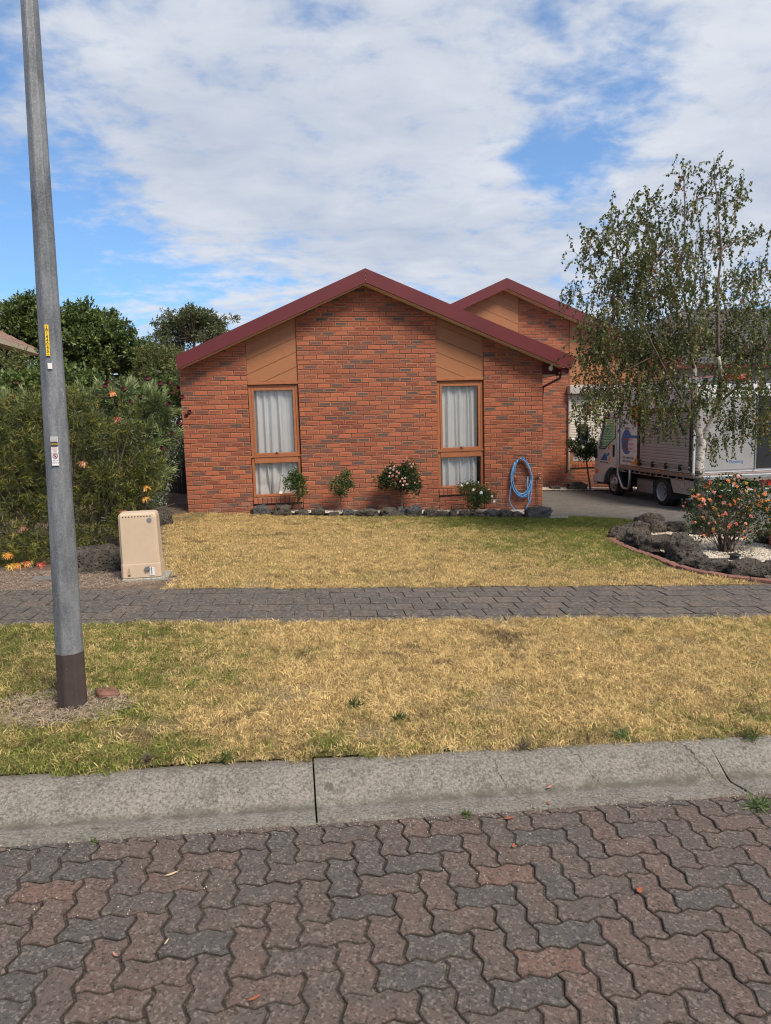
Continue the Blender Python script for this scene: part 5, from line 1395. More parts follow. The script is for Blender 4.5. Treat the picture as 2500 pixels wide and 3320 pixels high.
def bloom(m_, c, rad, rr, n=14):
    """a ruffled bloom: cupped petals round a middle"""
    ax = Vector((rr.uniform(-.5, .5), -1, rr.uniform(-.1, .9))).normalized(); s = ax.orthogonal().normalized(); t_ = ax.cross(s)
    for i in range(n):
        a = i*2.399; k = .35+.65*i/n
        d = (s*math.cos(a)+t_*math.sin(a)); o_ = Vector(c)
        p0 = o_+ax*rad*.1; sd_ = ax.cross(d)*rad*.42*k
        p1 = o_+d*rad*.55*k+ax*rad*(.55-.5*k)+sd_; p2 = o_+d*rad*.55*k+ax*rad*(.55-.5*k)-sd_; p3 = o_+d*rad*1.0*k+ax*rad*(.62-.75*k)
        m_.add([p0, p1, p3, p2], [(0, 1, 2), (0, 2, 3)])
GR = 'standard roses along the front wall'
def stemto(x, y, z0, x1, y1, z1, wob=.03, r0=.013, r1=.011):
    return ([(x, y, z0), (x+(x1-x)*.3+wob, y+(y1-y)*.3, z0+(z1-z0)*.33), (x+(x1-x)*.7-wob*.3, y+(y1-y)*.7, z0+(z1-z0)*.7), (x1, y1, z1)], r0, r1)
shrub('standard_rose', 'sparse green standard rose before the left-hand window with a thin stake', 'rose bush', gz(1.99, -.33), [(1.90, -.35, .60, .17, .15, .12), (2.05, -.33, .50, .13, .13, .16), (1.97, -.33, .72, .11, .10, .10), (1.97, -.33, .82, .05, .05, .07), (2.05, -.33, .64, .12, .1, .1), (2.02, -.33, .34, .05, .05, .08)],
      1500, .036, .026, MT['roseleaf'], [stemto(2.02, -.33, -.02, 1.99, -.33, .55, .01, .012, .009), ([(2.05, -.36, -.02), (2.03, -.36, .75)], .006, .005)], GR, seed=1)
shrub('standard_rose', 'small lopsided green standard rose on the middle pier, without flowers', 'rose bush', gz(2.80, -.35), [(2.78, -.35, .46, .19, .14, .12), (2.90, -.35, .60, .13, .12, .15), (2.72, -.35, .58, .10, .10, .09), (2.92, -.35, .72, .06, .06, .07), (2.82, -.35, .36, .09, .09, .08), (3.02, -.35, .53, .07, .06, .05)],
      1400, .034, .025, MT['roseleaf'], [stemto(2.79, -.35, -.04, 2.79, -.35, .42, .01, .011, .009)], GR, seed=2, vmul=1.1)
pk = [('flower', (3.87+dx, -.50+dy, .64+dz), s_, c_n) for dx, dy, dz, s_, c_n in [(-.16, -.02, .08, .028, 'palepink'), (-.10, -.05, .14, .030, 'palepink'), (-.04, -.06, .10, .032, 'palepink'), (-.18, -.03, .02, .028, 'palepink'), (-.12, -.06, .03, .034, 'palepink'), (-.05, -.07, .02, .030, 'palepink'), (.00, -.05, .07, .030, 'palepink'), (-.08, -.04, .20, .026, 'palepink'),
     (-.15, -.02, .17, .026, 'palepink'), (.06, -.06, -.03, .030, 'palepink'), (.02, -.06, -.08, .028, 'palepink'), (.10, -.05, -.08, .032, 'palepink'), (.14, -.05, -.14, .028, 'palepink'), (.07, -.06, -.15, .030, 'palepink'), (.12, -.05, -.02, .026, 'palepink'), (.05, .05, .27, .022, 'magenta'), (.09, .05, .25, .018, 'magenta'), (.25, .0, .18, .026, 'palepink'),
     (.28, .0, .23, .022, 'palepink'), (.22, .0, .24, .020, 'palepink'), (.17, .03, .34, .016, 'palepink'), (-.24, .0, .20, .018, 'palepink'), (.30, -.02, -.12, .022, 'palepink')]]
shrub('standard_rose', 'largest rose of the front bed, round dark crown with clusters of pale pink blooms', 'rose bush', gz(3.92, -.38), [(3.86, -.36, .58, .30, .20, .19), (4.08, -.36, .56, .22, .18, .22), (3.60, -.36, .54, .16, .13, .10), (4.10, -.34, .74, .14, .12, .16), (3.80, -.36, .74, .16, .13, .12), (4.20, -.36, .42, .10, .10, .12), (4.06, -.36, .90, .05, .05, .06), (3.48, -.36, .60, .07, .05, .05)],
      3900, .042, .029, MT['darkleaf'], [stemto(4.00, -.38, -.11, 3.90, -.38, .42, -.03, .019, .015)], GR, pk, 3)
wf = [('flower', p_, s_, 'whitep') for p_, s_ in [((5.28, -.57, .34), .038), ((5.43, -.58, .28), .042), ((5.66, -.52, .20), .032), ((5.69, -.56, .10), .036), ((5.18, -.52, .46), .028), ((5.40, -.50, .47), .026), ((5.08, -.48, .42), .030), ((5.62, -.45, .32), .024)]]
shrub('low_rose', 'low spreading white rose on a crooked stump below the right-hand window', 'rose bush', gz(5.36, -.40), [(5.33, -.42, .26, .26, .17, .17), (5.17, -.42, .36, .14, .13, .12), (5.50, -.42, .18, .22, .15, .15), (5.64, -.42, .20, .13, .11, .09), (5.36, -.42, .08, .16, .13, .13), (5.56, -.40, .33, .10, .08, .10), (5.30, -.42, .40, .18, .1, .08)],
      2500, .036, .025, MT['roseleaf'], [([(5.36, -.40, -.17), (5.33, -.42, -.08), (5.42, -.42, .02), (5.36, -.42, .14)], .022, .014), ([(5.34, -.42, -.12), (5.24, -.42, -.04), (5.20, -.42, .03)], .014, .008)], GR, wf, 4)
wf = [('flower', p_, s_, 'whitep') for p_, s_ in [((9.47, 4.40, 1.02), .045), ((9.74, 4.38, .80), .045), ((9.88, 4.36, .93), .040), ((10.15, 4.42, .80), .045), ((9.95, 4.4, 1.16), .045), ((9.65, 4.4, 1.0), .035), ((9.98, 4.4, 1.28), .035)]]
shrub('standard_rose', 'white-flowered standard rose beside the truck mirror, before the side wing', 'rose bush', gz(10.02, 4.55), [(9.78, 4.55, .80, .32, .25, .22), (9.55, 4.55, .88, .18, .18, .15), (9.98, 4.55, .98, .20, .2, .24), (10.10, 4.55, .72, .2, .2, .2), (9.86, 4.55, .58, .18, .18, .15), (9.98, 4.55, 1.22, .07, .07, .1)],
      2300, .055, .040, MT['darkleaf'], [stemto(10.04, 4.55, -.42, 9.90, 4.55, .50, .0, .028, .022)], None, wf, 5)
b = MB(); r = random.Random(9)
sap = thing('rose_shoot', 'thin yellow-green shoot at the wall foot between pink rose and white rose', 'shoot', gz(4.5, -.35))
b.tube([(4.35, -.40, -.10), (4.48, -.36, .0), (4.62, -.34, .12)], [.006, .004, .002], 5); b.tube([(4.48, -.36, 0), (4.6, -.4, -.02), (4.68, -.4, .06)], [.004, .003, .002], 5); b.build('stem', MT['strapleaf'] , sap)
P = np.array([(4.35+.3*k, -.39+.04*k, -.1+.24*k*k) for k in RS.rand(60)])+RS.normal(size=(60, 3))*.03
root(sap, leaf_mesh('foliage', P, rdir(60, .3), .028, .018, RS.rand(60)*.5+.5, MT['roseleaf']))
# ---- orange flowering shrub of the birch bed
SX, SY = 7.60, -4.78
cs = [(7.58, -4.75, .58, .46, .40, .20), (7.25, -4.78, .38, .28, .28, .22), (7.95, -4.70, .52, .36, .34, .26), (7.55, -4.85, .26, .40, .32, .22), (8.15, -4.70, .22, .26, .26, .24), (7.90, -4.75, .08, .30, .26, .20), (7.22, -4.8, .10, .20, .2, .14), (7.60, -4.75, .74, .30, .24, .10), (8.28, -4.7, .50, .2, .2, .2), (7.35, -4.8, .60, .22, .2, .12)]
stems = []; r = random.Random(4)
for i in range(34):
    a = r.uniform(0, 6.28); rr = r.uniform(.02, .13); x, y = SX+rr*math.cos(a), SY+rr*.8*math.sin(a); c = cs[r.randrange(len(cs))]
    tx, ty, tz = c[0]+c[3]*r.uniform(-.6, .6), c[1]+c[4]*r.uniform(-.6, .6), c[2]+c[5]*r.uniform(-.4, .6)
    stems.append(([(x, y, G(x)+.04), (x+(tx-x)*.25, y+(ty-y)*.2, G(x)+.04+(tz+.27)*.42), (x+(tx-x)*.65, y+(ty-y)*.6, G(x)+(tz+.27)*.8), (tx, ty, tz)], .010, .003))
sh = shrub('flowering_shrub', 'multi-stemmed shrub covered in orange, coral and yellow blooms in the pebble bed', 'shrub', gz(SX, SY, .05), cs, 4400, .040, .026, MT['darkleaf'], stems, None, (), 6, clus=2)
fl = []
fpts, fu, _ = blobs(cs, 380, 1.0)
cnt = 0
for p_, u in zip(fpts, fu):
    if (u[1] > .25 and u[2] < .3) or p_[2] < -.12: continue
    if cnt >= 130: break
    q = r.random(); mt = 'orange' if q < .42 else 'redpink' if q < .72 else 'yellow' if q < .86 else 'pinkp'
    m_ = MB(); bloom(m_, p_, r.uniform(.018, .037), r, 12); m_.build('flower', MT[mt], sh); cnt += 1
# ---- birch
def A3(px, py, y): return Vector(at(px, py, y))
birch = thing('birch_tree', 'weeping silver birch with white forked trunk and drooping leafy twigs in front of the truck', 'birch tree', gz(8.15, -3.35, .05))
BYY = -3.35
MT['limb'] = simple('young_birch_bark', (.13, .10, .082), .8, var=.45, scale=14)
limbs = []
def limb(pts, r0, r1, par=birch):
    P_ = [A3(px, py, BYY+dy) for px, py, dy in pts]; limbs.append((P_, r0, r1)); return P_
limb([(1507, 1166, 0), (1508, 1120, 0), (1510, 1060, 0), (1512, 1000, 0), (1517, 958, 0), (1508, 925, 0), (1503, 890, .05)], .088, .044)
limb([(1503, 890, .05), (1500, 845, .1), (1500, 800, .2), (1484, 745, .3), (1470, 690, .4), (1455, 640, .5), (1440, 590, .5), (1418, 545, .4), (1395, 505, .3)], .050, .012)
limb([(1500, 800, .2), (1492, 760, .1), (1490, 700, 0), (1478, 640, -.1), (1462, 590, -.2), (1478, 540, -.3), (1480, 480, -.3), (1478, 380, -.3)], .034, .007)
limb([(1516, 950, 0), (1535, 915, -.1), (1556, 870, -.2), (1560, 820, -.3), (1552, 770, -.4)], .046, .026)
limb([(1552, 770, -.4), (1552, 700, -.5), (1550, 620, -.5), (1560, 540, -.5), (1552, 470, -.5), (1546, 400, -.5), (1543, 340, -.5)], .038, .004)
limb([(1556, 870, -.2), (1590, 838, -.4), (1625, 800, -.6), (1660, 740, -.8), (1690, 660, -.9), (1715, 590, -1)], .036, .008)
limb([(1503, 900, 0), (1478, 870, -.2), (1448, 820, -.4), (1420, 765, -.5), (1390, 700, -.6), (1350, 650, -.6)], .030, .008)
limb([(1490, 720, 0), (1512, 660, .3), (1522, 600, .4), (1515, 520, .4), (1505, 430, .4)], .020, .006)
limb([(1540, 790, -.3), (1580, 700, .2), (1615, 620, .4), (1650, 560, .5)], .020, .006)
limb([(1440, 600, .5), (1400, 580, .2), (1340, 560, 0), (1290, 545, -.1)], .014, .005)
b = MB(); bfine = MB()
for P_, r0, r1 in limbs:
    k = len(P_); sub = []; tgt = b if r0 > .04 else bfine; r0 = r0 if r0 > .04 else r0*.62
    for i in range(k-1):
        for q in range(3): sub.append(P_[i].lerp(P_[i+1], q/3)+Vector((rnd.uniform(-1, 1), rnd.uniform(-1, 1), 0))*.006)
    sub.append(P_[-1]); n_ = len(sub)
    rad = [r0+(r1-r0)*i/(n_-1) for i in range(n_)]
    if r0 > .09: rad[0] *= 1.35; rad[1] *= 1.12
    tgt.tube(sub, rad, 10)
bfine.build('branches', MT['limb'], birch, smooth=True)
b.build('trunk', MT['birch'], birch, smooth=True)
# crown clumps: pixel centre, radii in m, twig count weight, droop
cl = [(1265, 565, .22, .20, 10), (1240, 640, .16, .12, 8), (1310, 520, .30, .30, 30), (1350, 490, .25, .28, 24), (1340, 610, .40, .30, 46), (1420, 560, .40, .35, 46), (1400, 650, .45, .35, 60), (1320, 700, .38, .26, 40), (1290, 770, .28, .25, 34), (1300, 850, .25, .30, 40), (1270, 890, .18, .22, 26),
      (1370, 760, .40, .35, 62), (1360, 850, .35, .32, 62), (1440, 740, .40, .36, 58), (1440, 840, .38, .34, 58), (1470, 620, .34, .34, 26), (1400, 440, .16, .26, 9), (1420, 500, .2, .2, 12), (1470, 390, .10, .28, 8), (1478, 470, .18, .28, 14), (1540, 380, .12, .24, 12), (1555, 440, .22, .26, 20), (1535, 520, .28, .28, 18), (1600, 430, .10, .22, 7), (1580, 530, .2, .2, 9),
      (1530, 650, .38, .28, 26), (1600, 620, .32, .22, 24), (1650, 510, .22, .10, 10), (1640, 600, .28, .16, 18), (1600, 690, .40, .28, 34), (1540, 740, .38, .30, 38), (1620, 770, .42, .34, 52), (1560, 830, .38, .32, 50), (1640, 860, .36, .34, 46), (1500, 880, .34, .26, 34), (1590, 920, .36, .26, 40), (1650, 930, .28, .3, 28), (1540, 960, .2, .2, 16), (1700, 700, .5, .5, 40), (1720, 850, .5, .5, 40),
      (1440, 930, .22, .20, 18), (1400, 900, .28, .24, 26), (1500, 560, .3, .3, 16)]
allp = [q for P_, _, _ in limbs for q in P_]
tw = MB(); LP = []; LD = []; LV = []; r = random.Random(12)
for px, py, rx, rz_, n_ in cl:
    cy_0 = BYY+r.uniform(-.5, .5); C = A3(px, py, cy_0)
    near = min(allp, key=lambda q: (q-C).length+(.25 if q.z > C.z+.3 else 0))
    if (near-C).length > .05:
        mid = near.lerp(C, .5)+Vector((0, 0, .12*(near-C).length)); tw.tube([near, mid, C], [.010, .006, .004], 5)
    up = py < 560
    for k in range(int(n_*(1.75 if py > 780 else 2.9 if n_ > 38 else 2.1))):
        p0 = C+Vector((r.gauss(0, .5)*rx, r.gauss(0, .9)*min(rx, .42), r.gauss(0, .5)*rz_+ (0 if up else .12)))
        if k % 3 == 0: tw.tube([C.lerp(p0, .1), C.lerp(p0, .55)+Vector((0, 0, .05)), p0], [.004, .003, .002], 3, cap=False)
        ln = r.uniform(.14, .34)*(.85 if up else 1.1); out_ = Vector((p0.x-C.x, p0.y-C.y, 0)); out_ = out_.normalized()*r.uniform(.05, .35) if out_.length > 1e-4 else Vector((0, 0, 0))
        vz = (r.uniform(.2, 1.0) if r.random() < .6 else r.uniform(-.8, .2)) if up else (r.uniform(-1.2, -.5) if r.random() < .8 else r.uniform(-.3, .5))
        d0 = (out_+Vector((r.gauss(0, .12), r.gauss(0, .12), vz))).normalized()
        pts = [p0]; d = d0.copy(); seg = 5
        for s in range(seg):
            pts.append(pts[-1]+d*ln/seg); d = (d+Vector((0, 0, -.14))).normalized()
        tw.tube(pts, [.0024, .0022, .002, .0018, .0015, .001], 3, cap=False)
        base_v = r.random()*.55+(.35 if r.random() < .15 else 0)
        nl = r.randint(9, 15)
        for q in range(nl):
            tt = (q+.5)/nl*seg; i0 = int(tt); pp = pts[i0].lerp(pts[min(i0+1, seg)], tt-i0)
            LP.append(pp+Vector((r.gauss(0, .008), r.gauss(0, .008), r.gauss(0, .006)))); LD.append(Vector((r.gauss(0, .6), r.gauss(0, .6), -.75+r.gauss(0, .35)))); LV.append(base_v+r.uniform(0, .45))
tw.build('twigs', MT['twig'], birch)['kind'] = 'stuff'
n_ = len(LP)
LP = np.array(LP); LD = np.array(LD)
root(birch, leaf_mesh('crown', LP, LD, .034+.024*RS.rand(n_), .027+.015*RS.rand(n_), np.array(LV), MT['birchleaf'], fold=.12))
# ---- left garden
# broad dark-red-flowered bush with whorled narrow leaves
pro = thing('protea_bush', 'grey-green bush of upright leaf whorls with dark red flower heads beside the house corner', 'bush', gz(-.75, -1.6))
pcs = [(-.25, -1.7, 2.00, .42, .40, .38), (-.05, -1.7, 1.55, .30, .40, .32), (-.75, -1.75, 2.18, .42, .40, .28), (-.45, -1.9, 1.55, .40, .40, .35), (-.35, -1.9, 1.05, .34, .36, .32), (-.55, -1.95, .70, .25, .32, .25), (-1.2, -1.7, 2.02, .40, .40, .35), (-1.9, -1.7, 1.98, .45, .45, .35), (-2.5, -1.7, 1.9, .5, .5, .4), (-1.0, -1.9, 1.5, .5, .4, .5)]
def whorls(cs, n, nl, ln, wd, upw=.35, front=True):
    C, U, _ = blobs(cs, n, 1.0); keep = [i for i in range(n) if not (front and U[i][1] > .45 and U[i][2] < .5)]
    C, U = C[keep], U[keep]; m = len(C)
    ax = U*.9+np.array([0, -.1, upw]); ax /= np.linalg.norm(ax, axis=1, keepdims=True)
    P = []; D = []; V = []
    for i in range(m):
        a = ax[i]; s = np.cross(a, [0.3, .2, 1]); s /= np.linalg.norm(s); t_ = np.cross(a, s); bv = RS.rand()*.45
        stem = .24
        for k in range(nl):
            an = k*2.399; f_ = k/nl; opn = .80-.62*f_
            d = a*(1-opn*.55)+(s*math.cos(an)+t_*math.sin(an))*opn
            P.append(C[i]-a*stem*(1-f_)); D.append(d); V.append(bv+.30*f_+RS.rand()*.25)
    P = np.array(P); n2 = len(P)
    return P, np.array(D), ln*(.8+.4*RS.rand(n2)), wd*(.8+.4*RS.rand(n2)), np.array(V), C, ax
P, D, Ln, Wd, V, WC, WA = whorls(pcs, 300, 40, .155, .022)
root(pro, leaf_mesh('foliage', P, D, Ln, Wd, V, MT['protealeaf'], fold=.25))
b = MB(); r = random.Random(3)
for c in pcs:
    p0 = Vector((-.55+r.uniform(-.1, .1) if c[0] > -1.3 else c[0]+.3, -1.6, .0)); p1 = Vector(c[:3]); b.tube([p0, p0.lerp(p1, .5)+Vector((r.uniform(-.1, .1), 0, .1)), p1], [.03, .022, .012], 6)
    for _ in range(12):
        q = p1+Vector((r.gauss(0, .5)*c[3], r.gauss(0, .5)*c[4], r.gauss(0, .5)*c[5])); b.tube([p1, q], [.010, .005], 4)
b.build('stem', MT['twig'], pro)
# inner leaves, coloured dark to stand for the shade inside the bush
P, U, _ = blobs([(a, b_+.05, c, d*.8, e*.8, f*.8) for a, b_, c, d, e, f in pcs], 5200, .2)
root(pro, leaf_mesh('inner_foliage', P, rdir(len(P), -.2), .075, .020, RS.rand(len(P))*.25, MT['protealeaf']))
def cone_flower(c, ax, rad, h, mat, par, n=18, nm='flower'):
    m_ = MB(); ax = Vector(ax).normalized(); s = ax.orthogonal().normalized(); t_ = ax.cross(s); c = Vector(c)
    for ring, (rr, hh, z0) in enumerate(((1.0, .8, 0), (.75, 1.0, .05), (.45, 1.08, .1))):
        for k in range(n-ring*4):
            a = k*2*math.pi/(n-ring*4)+ring*.4; d = s*math.cos(a)+t_*math.sin(a); w_ = ax.cross(d)*rad*.22
            m_.add([c+d*rad*rr*.45-w_+ax*h*z0, c+d*rad*rr*.45+w_+ax*h*z0, c+d*rad*rr*1.0+w_*.9+ax*h*.5, c+d*rad*rr*1.0-w_*.9+ax*h*.5, c+d*rad*rr*.62+ax*h*hh], [(0, 1, 2, 3), (3, 2, 4)])
    m_.build(nm, mat, par)
for px, py in ((368, 832), (382, 842), (372, 852), (392, 862), (346, 833), (320, 822), (232, 828), (227, 838), (400, 902), (388, 916), (408, 895), (362, 876), (300, 938), (330, 1008), (372, 940), (352, 972), (270, 845), (304, 862), (285, 872), (36, 832), (27, 862), (120, 838)):
    yy = -2.05 if px > 200 else -2.1
    cone_flower(at(px, py, yy), (r.uniform(-.4, .5), -.5, r.uniform(.3, 1)), .042*r.uniform(.8, 1.1), .078, MT['wine'], pro)
# olive needle-leaved shrub (grevillea) in front
grv = thing('grevillea_bush', 'wide olive-green needle-leaved bush with orange and coral spider flowers behind the street pole', 'bush', gz(-1.1, -3.9))
gcs = [(-.95, -3.9, 1.75, .50, .5, .42), (-.40, -3.8, 1.40, .42, .5, .45), (-1.6, -4.0, 1.70, .55, .5, .45), (-.55, -3.9, .95, .50, .5, .42), (-1.2, -4.1, 1.15, .60, .55, .55), (-.25, -3.95, .62, .32, .42, .34), (-1.8, -4.2, 1.0, .6, .5, .6), (-.75, -4.3, .50, .50, .5, .36), (-1.4, -4.6, .52, .55, .5, .40), (-2.4, -4.2, 1.4, .7, .6, .7), (-2.3, -4.7, .6, .6, .5, .5), (-1.2, -5.1, .36, .55, .35, .24), (-2.0, -5.2, .38, .5, .35, .3), (-.9, -3.7, 2.05, .35, .3, .16), (-.35, -3.9, 1.0, .42, .5, .4)]
def sprays(cs, n, per, ln, wd, spread=.06, up=.25, shell=.8):
    C, U, K = blobs(cs, n, shell); ax = U*.8+rdir(n)*.7+np.array([0, -.15, up]); ax /= np.linalg.norm(ax, axis=1, keepdims=True)
    k = np.tile(np.arange(per), n)/per; A_ = np.repeat(ax, per, 0); P = np.repeat(C, per, 0)+A_*(k[:, None]*spread*2.2)+RS.normal(size=(n*per, 3))*.004
    D = A_*.55+rdir(n*per)*.75; bv = np.repeat(RS.rand(n), per)*.65
    return P, D, ln*(.6+.8*RS.rand(n*per)), wd*(.8+.5*RS.rand(n*per)), bv+.35*RS.rand(n*per)*k+.1*RS.rand(n*per)
P, D, Ln, Wd, V = sprays(clumpy(gcs, 12, .36), 5600, 14, .066, .0070, shell=.75)
root(grv, leaf_mesh('foliage', P, D, Ln, Wd, V, MT['grevleaf']))
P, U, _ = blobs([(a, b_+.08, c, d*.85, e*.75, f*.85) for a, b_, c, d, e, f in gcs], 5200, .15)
root(grv, leaf_mesh('inner_foliage', P, rdir(len(P), -.1), .07, .018, RS.rand(len(P))*.2, MT['grevleaf']))  # dark leaf tone painted in for the bush's shaded inside
b = MB()
for c in gcs:
    for _ in range(15):
        p0 = Vector((c[0]*.7-.35, -4.0, .15)); q = Vector((c[0]+r.gauss(0, .55)*c[3], c[1]+r.gauss(0, .5)*c[4], c[2]+r.gauss(0, .5)*c[5])); m_ = p0.lerp(q, .6)+Vector((r.gauss(0, .08), r.gauss(0, .08), r.gauss(0, .08))); b.tube([p0.lerp(q, .3), m_, q], [.008, .005, .002], 4)
b.build('stem', MT['drytwig'], grv)
def spider(c, mat1, mat2, par, rad=.042):
    m_ = MB(); c = Vector(c); ax = Vector((r.uniform(-.5, .5), r.uniform(-1, -.4), r.uniform(-.3, .3))).normalized(); ln = ax.cross(Vector((0, 0, 1))).normalized()*r.choice((-1, 1)); 
    for k in range(34):
        a = r.uniform(0, 6.28); s = Vector((math.cos(a), -abs(math.sin(a))*.6, math.sin(a))); o_ = c+ln*r.uniform(-.03, .03)
        L_ = rad*r.uniform(.7, 1.15); p1 = o_+s*L_*.55; p2 = o_+s*L_+Vector((0, 0, -L_*.35)); m_.tube([o_, p1, p2], [.0032, .0026, .0016], 3, k % 2, cap=False)
    m_.ball(c, rad*.42, 5, 7, 1, (1, .8, .8)); m_.build('flower', [MT[mat1], MT[mat2]], par)
for px, py, m1, m2, yy in ((242, 848, 'peach', 'orange', -4.05), (254, 905, 'peach', 'redpink', -4.1), (317, 1053, 'orange', 'yellow', -4.3), (316, 1077, 'orange', 'yellow', -4.3), (265, 1106, 'pinkp', 'salmon', -4.5), (178, 1000, 'peach', 'salmon', -4.4), (48, 1142, 'pinkp', 'pinkp', -4.9),
                           (16, 1197, 'orange', 'yellow', -5.55), (38, 1220, 'orange', 'yellow', -5.6), (25, 1222, 'yellow', 'yellow', -5.6), (60, 1216, 'peach', 'orange', -5.6), (90, 1218, 'redpink', 'redpink', -5.6)):
    spider(at(px, py, yy), m1, m2, grv)
# strap leaf clump and variegated shrub in the gap
def strap(c, n, ln, lab, mat='strapleaf'):
    t_ = thing('strap_leaf_plant', lab, 'plant', c)
    P = np.array(c)+RS.normal(size=(n, 3))*[.05, .05, .01]; D = rdir(n, 1.5)
    P2 = P+D*ln*.8; D2 = D+np.array([0, 0, -1.1])
    root(t_, leaf_mesh('foliage', np.concatenate([P, P2]), np.concatenate([D, D2]), np.concatenate([ln*RS.uniform(.7, 1.1, n), ln*.5*np.ones(n)]), .016, RS.rand(2*n), MT[mat]))
strap(gz(-.38, -1.15, .02), 60, .26, 'small upright strap-leaved plant at the mouth of the dark gap beside the house')
strap(gz(-.10, -4.9, .10), 70, .22, 'tuft of dark strap leaves hanging behind the top of the beige cabinet')
vs_ = thing('variegated_shrub', 'small-leaved grey-variegated shrub hanging over the dark gap beside the house', 'shrub', gz(-.35, .35))
vcs = [(-.15, .3, 1.35, .28, .3, .25), (-.35, .3, 1.00, .30, .3, .30), (-.55, .2, .60, .26, .3, .35), (-.10, .4, 1.10, .2, .2, .2), (-.6, .1, 1.2, .3, .3, .4), (-.60, .0, .30, .22, .25, .22)]
P, U, _ = blobs(vcs, 3600, .6); root(vs_, leaf_mesh('foliage', P, rdir(len(P), -.3), .045, .026, RS.rand(len(P)), MT['variegated']))
b = MB(); b.tube([(-.45, .3, 0), (-.4, .3, .6), (-.2, .3, 1.3)], [.03, .02, .01], 6); b.build('trunk', MT['twig'], vs_)
# trees behind
def tree(nm, lab, base, cs, n, ln, wd, mat, trunk, group=None, per=8, spread=.10, limbs_=True, upw=.1, shell=.7):
    t_ = thing(nm, lab, 'tree', base, group)
    b = MB(); k = len(trunk); b.tube(trunk, [.02*len(trunk)+.10*(1-i/(k-1))+.03 for i in range(k)], 8)
    for c in cs:
        s0 = Vector(min(trunk[1:], key=lambda q: (Vector(q)-Vector(c[:3])).length)); q = Vector(c[:3]); b.tube([s0, s0.lerp(q, .55)+Vector((0, 0, -.06*(q-s0).length)), q], [.06, .04, .02], 6)
        for _ in range(6):
            e = q+Vector((r.gauss(0, .5)*c[3], r.gauss(0, .5)*c[4], r.gauss(0, .5)*c[5])); b.tube([q, e], [.02, .008], 4)
    b.build('trunk', MT['bark'], t_)
    P, D, Ln, Wd, V = sprays(cs, n, per, ln, wd, spread, upw, shell)
    root(t_, leaf_mesh('crown', P, D, Ln, Wd, V, MT[mat])); return t_
def C_(px, py, Y, rx, rz, ry=None):
    p = at(px, py, Y); return (p[0], p[1], p[2], rx, ry or rx, rz)
TY = 10
tree('leafy_tree', 'large green leafy tree rising behind the red-flowered bush, right of the street pole', (-3.9, TY, .2),
     clumpy([C_(150, 732, TY, .75, .6), C_(200, 722, TY, .75, .5), C_(178, 690, TY, .42, .32), C_(222, 706, TY+.5, .5, .35), C_(250, 740, TY, .7, .6), C_(290, 770, TY, .55, .5), C_(170, 790, TY, 1.0, .9), C_(240, 810, TY, 1.0, .7), C_(140, 690, TY, .4, .35), C_(305, 790, TY+.4, .4, .4), C_(140, 800, TY, .6, .8)], 8, .36),
     4300, .10, .062, 'treeleaf', [(-3.9, TY, 0), (-3.9, TY, 2), (-3.8, TY, 3.4), (-3.8, TY, 4.6)], per=9, spread=.14)
tree('leafy_tree', 'looser green tree left of the street pole, over the neighbouring tiled roof', (-7.4, 13.5, .2),
     clumpy([C_(55, 690, 13.5, .7, .7), C_(40, 705, 13.5, .8, .45), C_(75, 735, 13.5, .8, .7), C_(60, 668, 13.5, .35, .4), C_(10, 712, 13.5, .5, .3), C_(95, 740, 13.5, .8, .7)], 8),
     2000, .11, .075, 'treeleaf', [(-7.4, 13.5, 0), (-7.4, 13.5, 2.5), (-7.1, 13.5, 4), (-7.0, 13.5, 5.2)], per=9, spread=.15)
tree('light_tree', 'pale yellow-green fine-leaved tree between the leafy tree and the left roof corner', (-2.0, 8.0, .1),
     [C_(330, 790, 8, .45, .5), C_(355, 810, 8, .45, .5), C_(375, 830, 8, .35, .6), C_(320, 840, 8, .6, .5), C_(365, 780, 8.3, .35, .3), C_(350, 870, 8, .7, .5), C_(385, 800, 7, .2, .3)],
     2300, .075, .032, 'yellowleaf', [(-2.0, 8, 0), (-2.0, 8, 1.5), (-1.9, 8, 2.6), (-1.9, 8, 3.3)], per=9, spread=.11)
EY = 60
gcl = []
for px, py, rx_, rz2, k_ in ((412, 676, 1.3, .35, 12), (412, 690, 2.0, .6, 20), (445, 698, 1.5, .5, 12), (382, 700, 1.4, .5, 11), (468, 716, 1.0, .4, 8), (356, 716, .9, .35, 6), (405, 722, 1.8, .5, 9), (352, 745, 1.5, .7, 12), (338, 775, 1.5, .8, 12), (385, 765, 1.5, .6, 7), (440, 728, 1.4, .4, 6)):
    c0 = at(px, py, EY)
    for _ in range(k_):
        gcl.append((c0[0]+r.gauss(0, .55)*rx_, EY+r.gauss(0, 1.2), c0[2]+r.gauss(0, .5)*rz2, r.uniform(.35, .62), r.uniform(.35, .6), r.uniform(.2, .34)))
tree('gum_tree', 'distant umbrella-crowned gum tree on the skyline left of the front gable', (-5.3, EY, 0), gcl,
     2500, .24, .11, 'eucleaf', [(-5.3, EY, 0), (-5.3, EY, 5), (-5.2, EY, 8.0), (-4.9, EY, 9.6)], per=8, spread=.22, shell=.3)
tree('dense_bush', 'dense dark green hedge-like bush filling the view under the trees at the far left', (-3.6, .8, .2),
     [C_(20, 860, .8, .6, .40), C_(90, 850, .8, .6, .35), C_(130, 850, .8, .7, .5), C_(60, 900, .8, .9, .7), C_(170, 880, .8, .7, .6), C_(250, 880, 1.2, .6, .5), C_(10, 950, .5, .9, .7), C_(350, 900, 1.5, .4, .9)],
     3800, .075, .048, 'treeleaf', [(-3.6, .8, 0), (-3.6, .8, 1), (-3.4, .8, 1.8)], per=9, spread=.10)
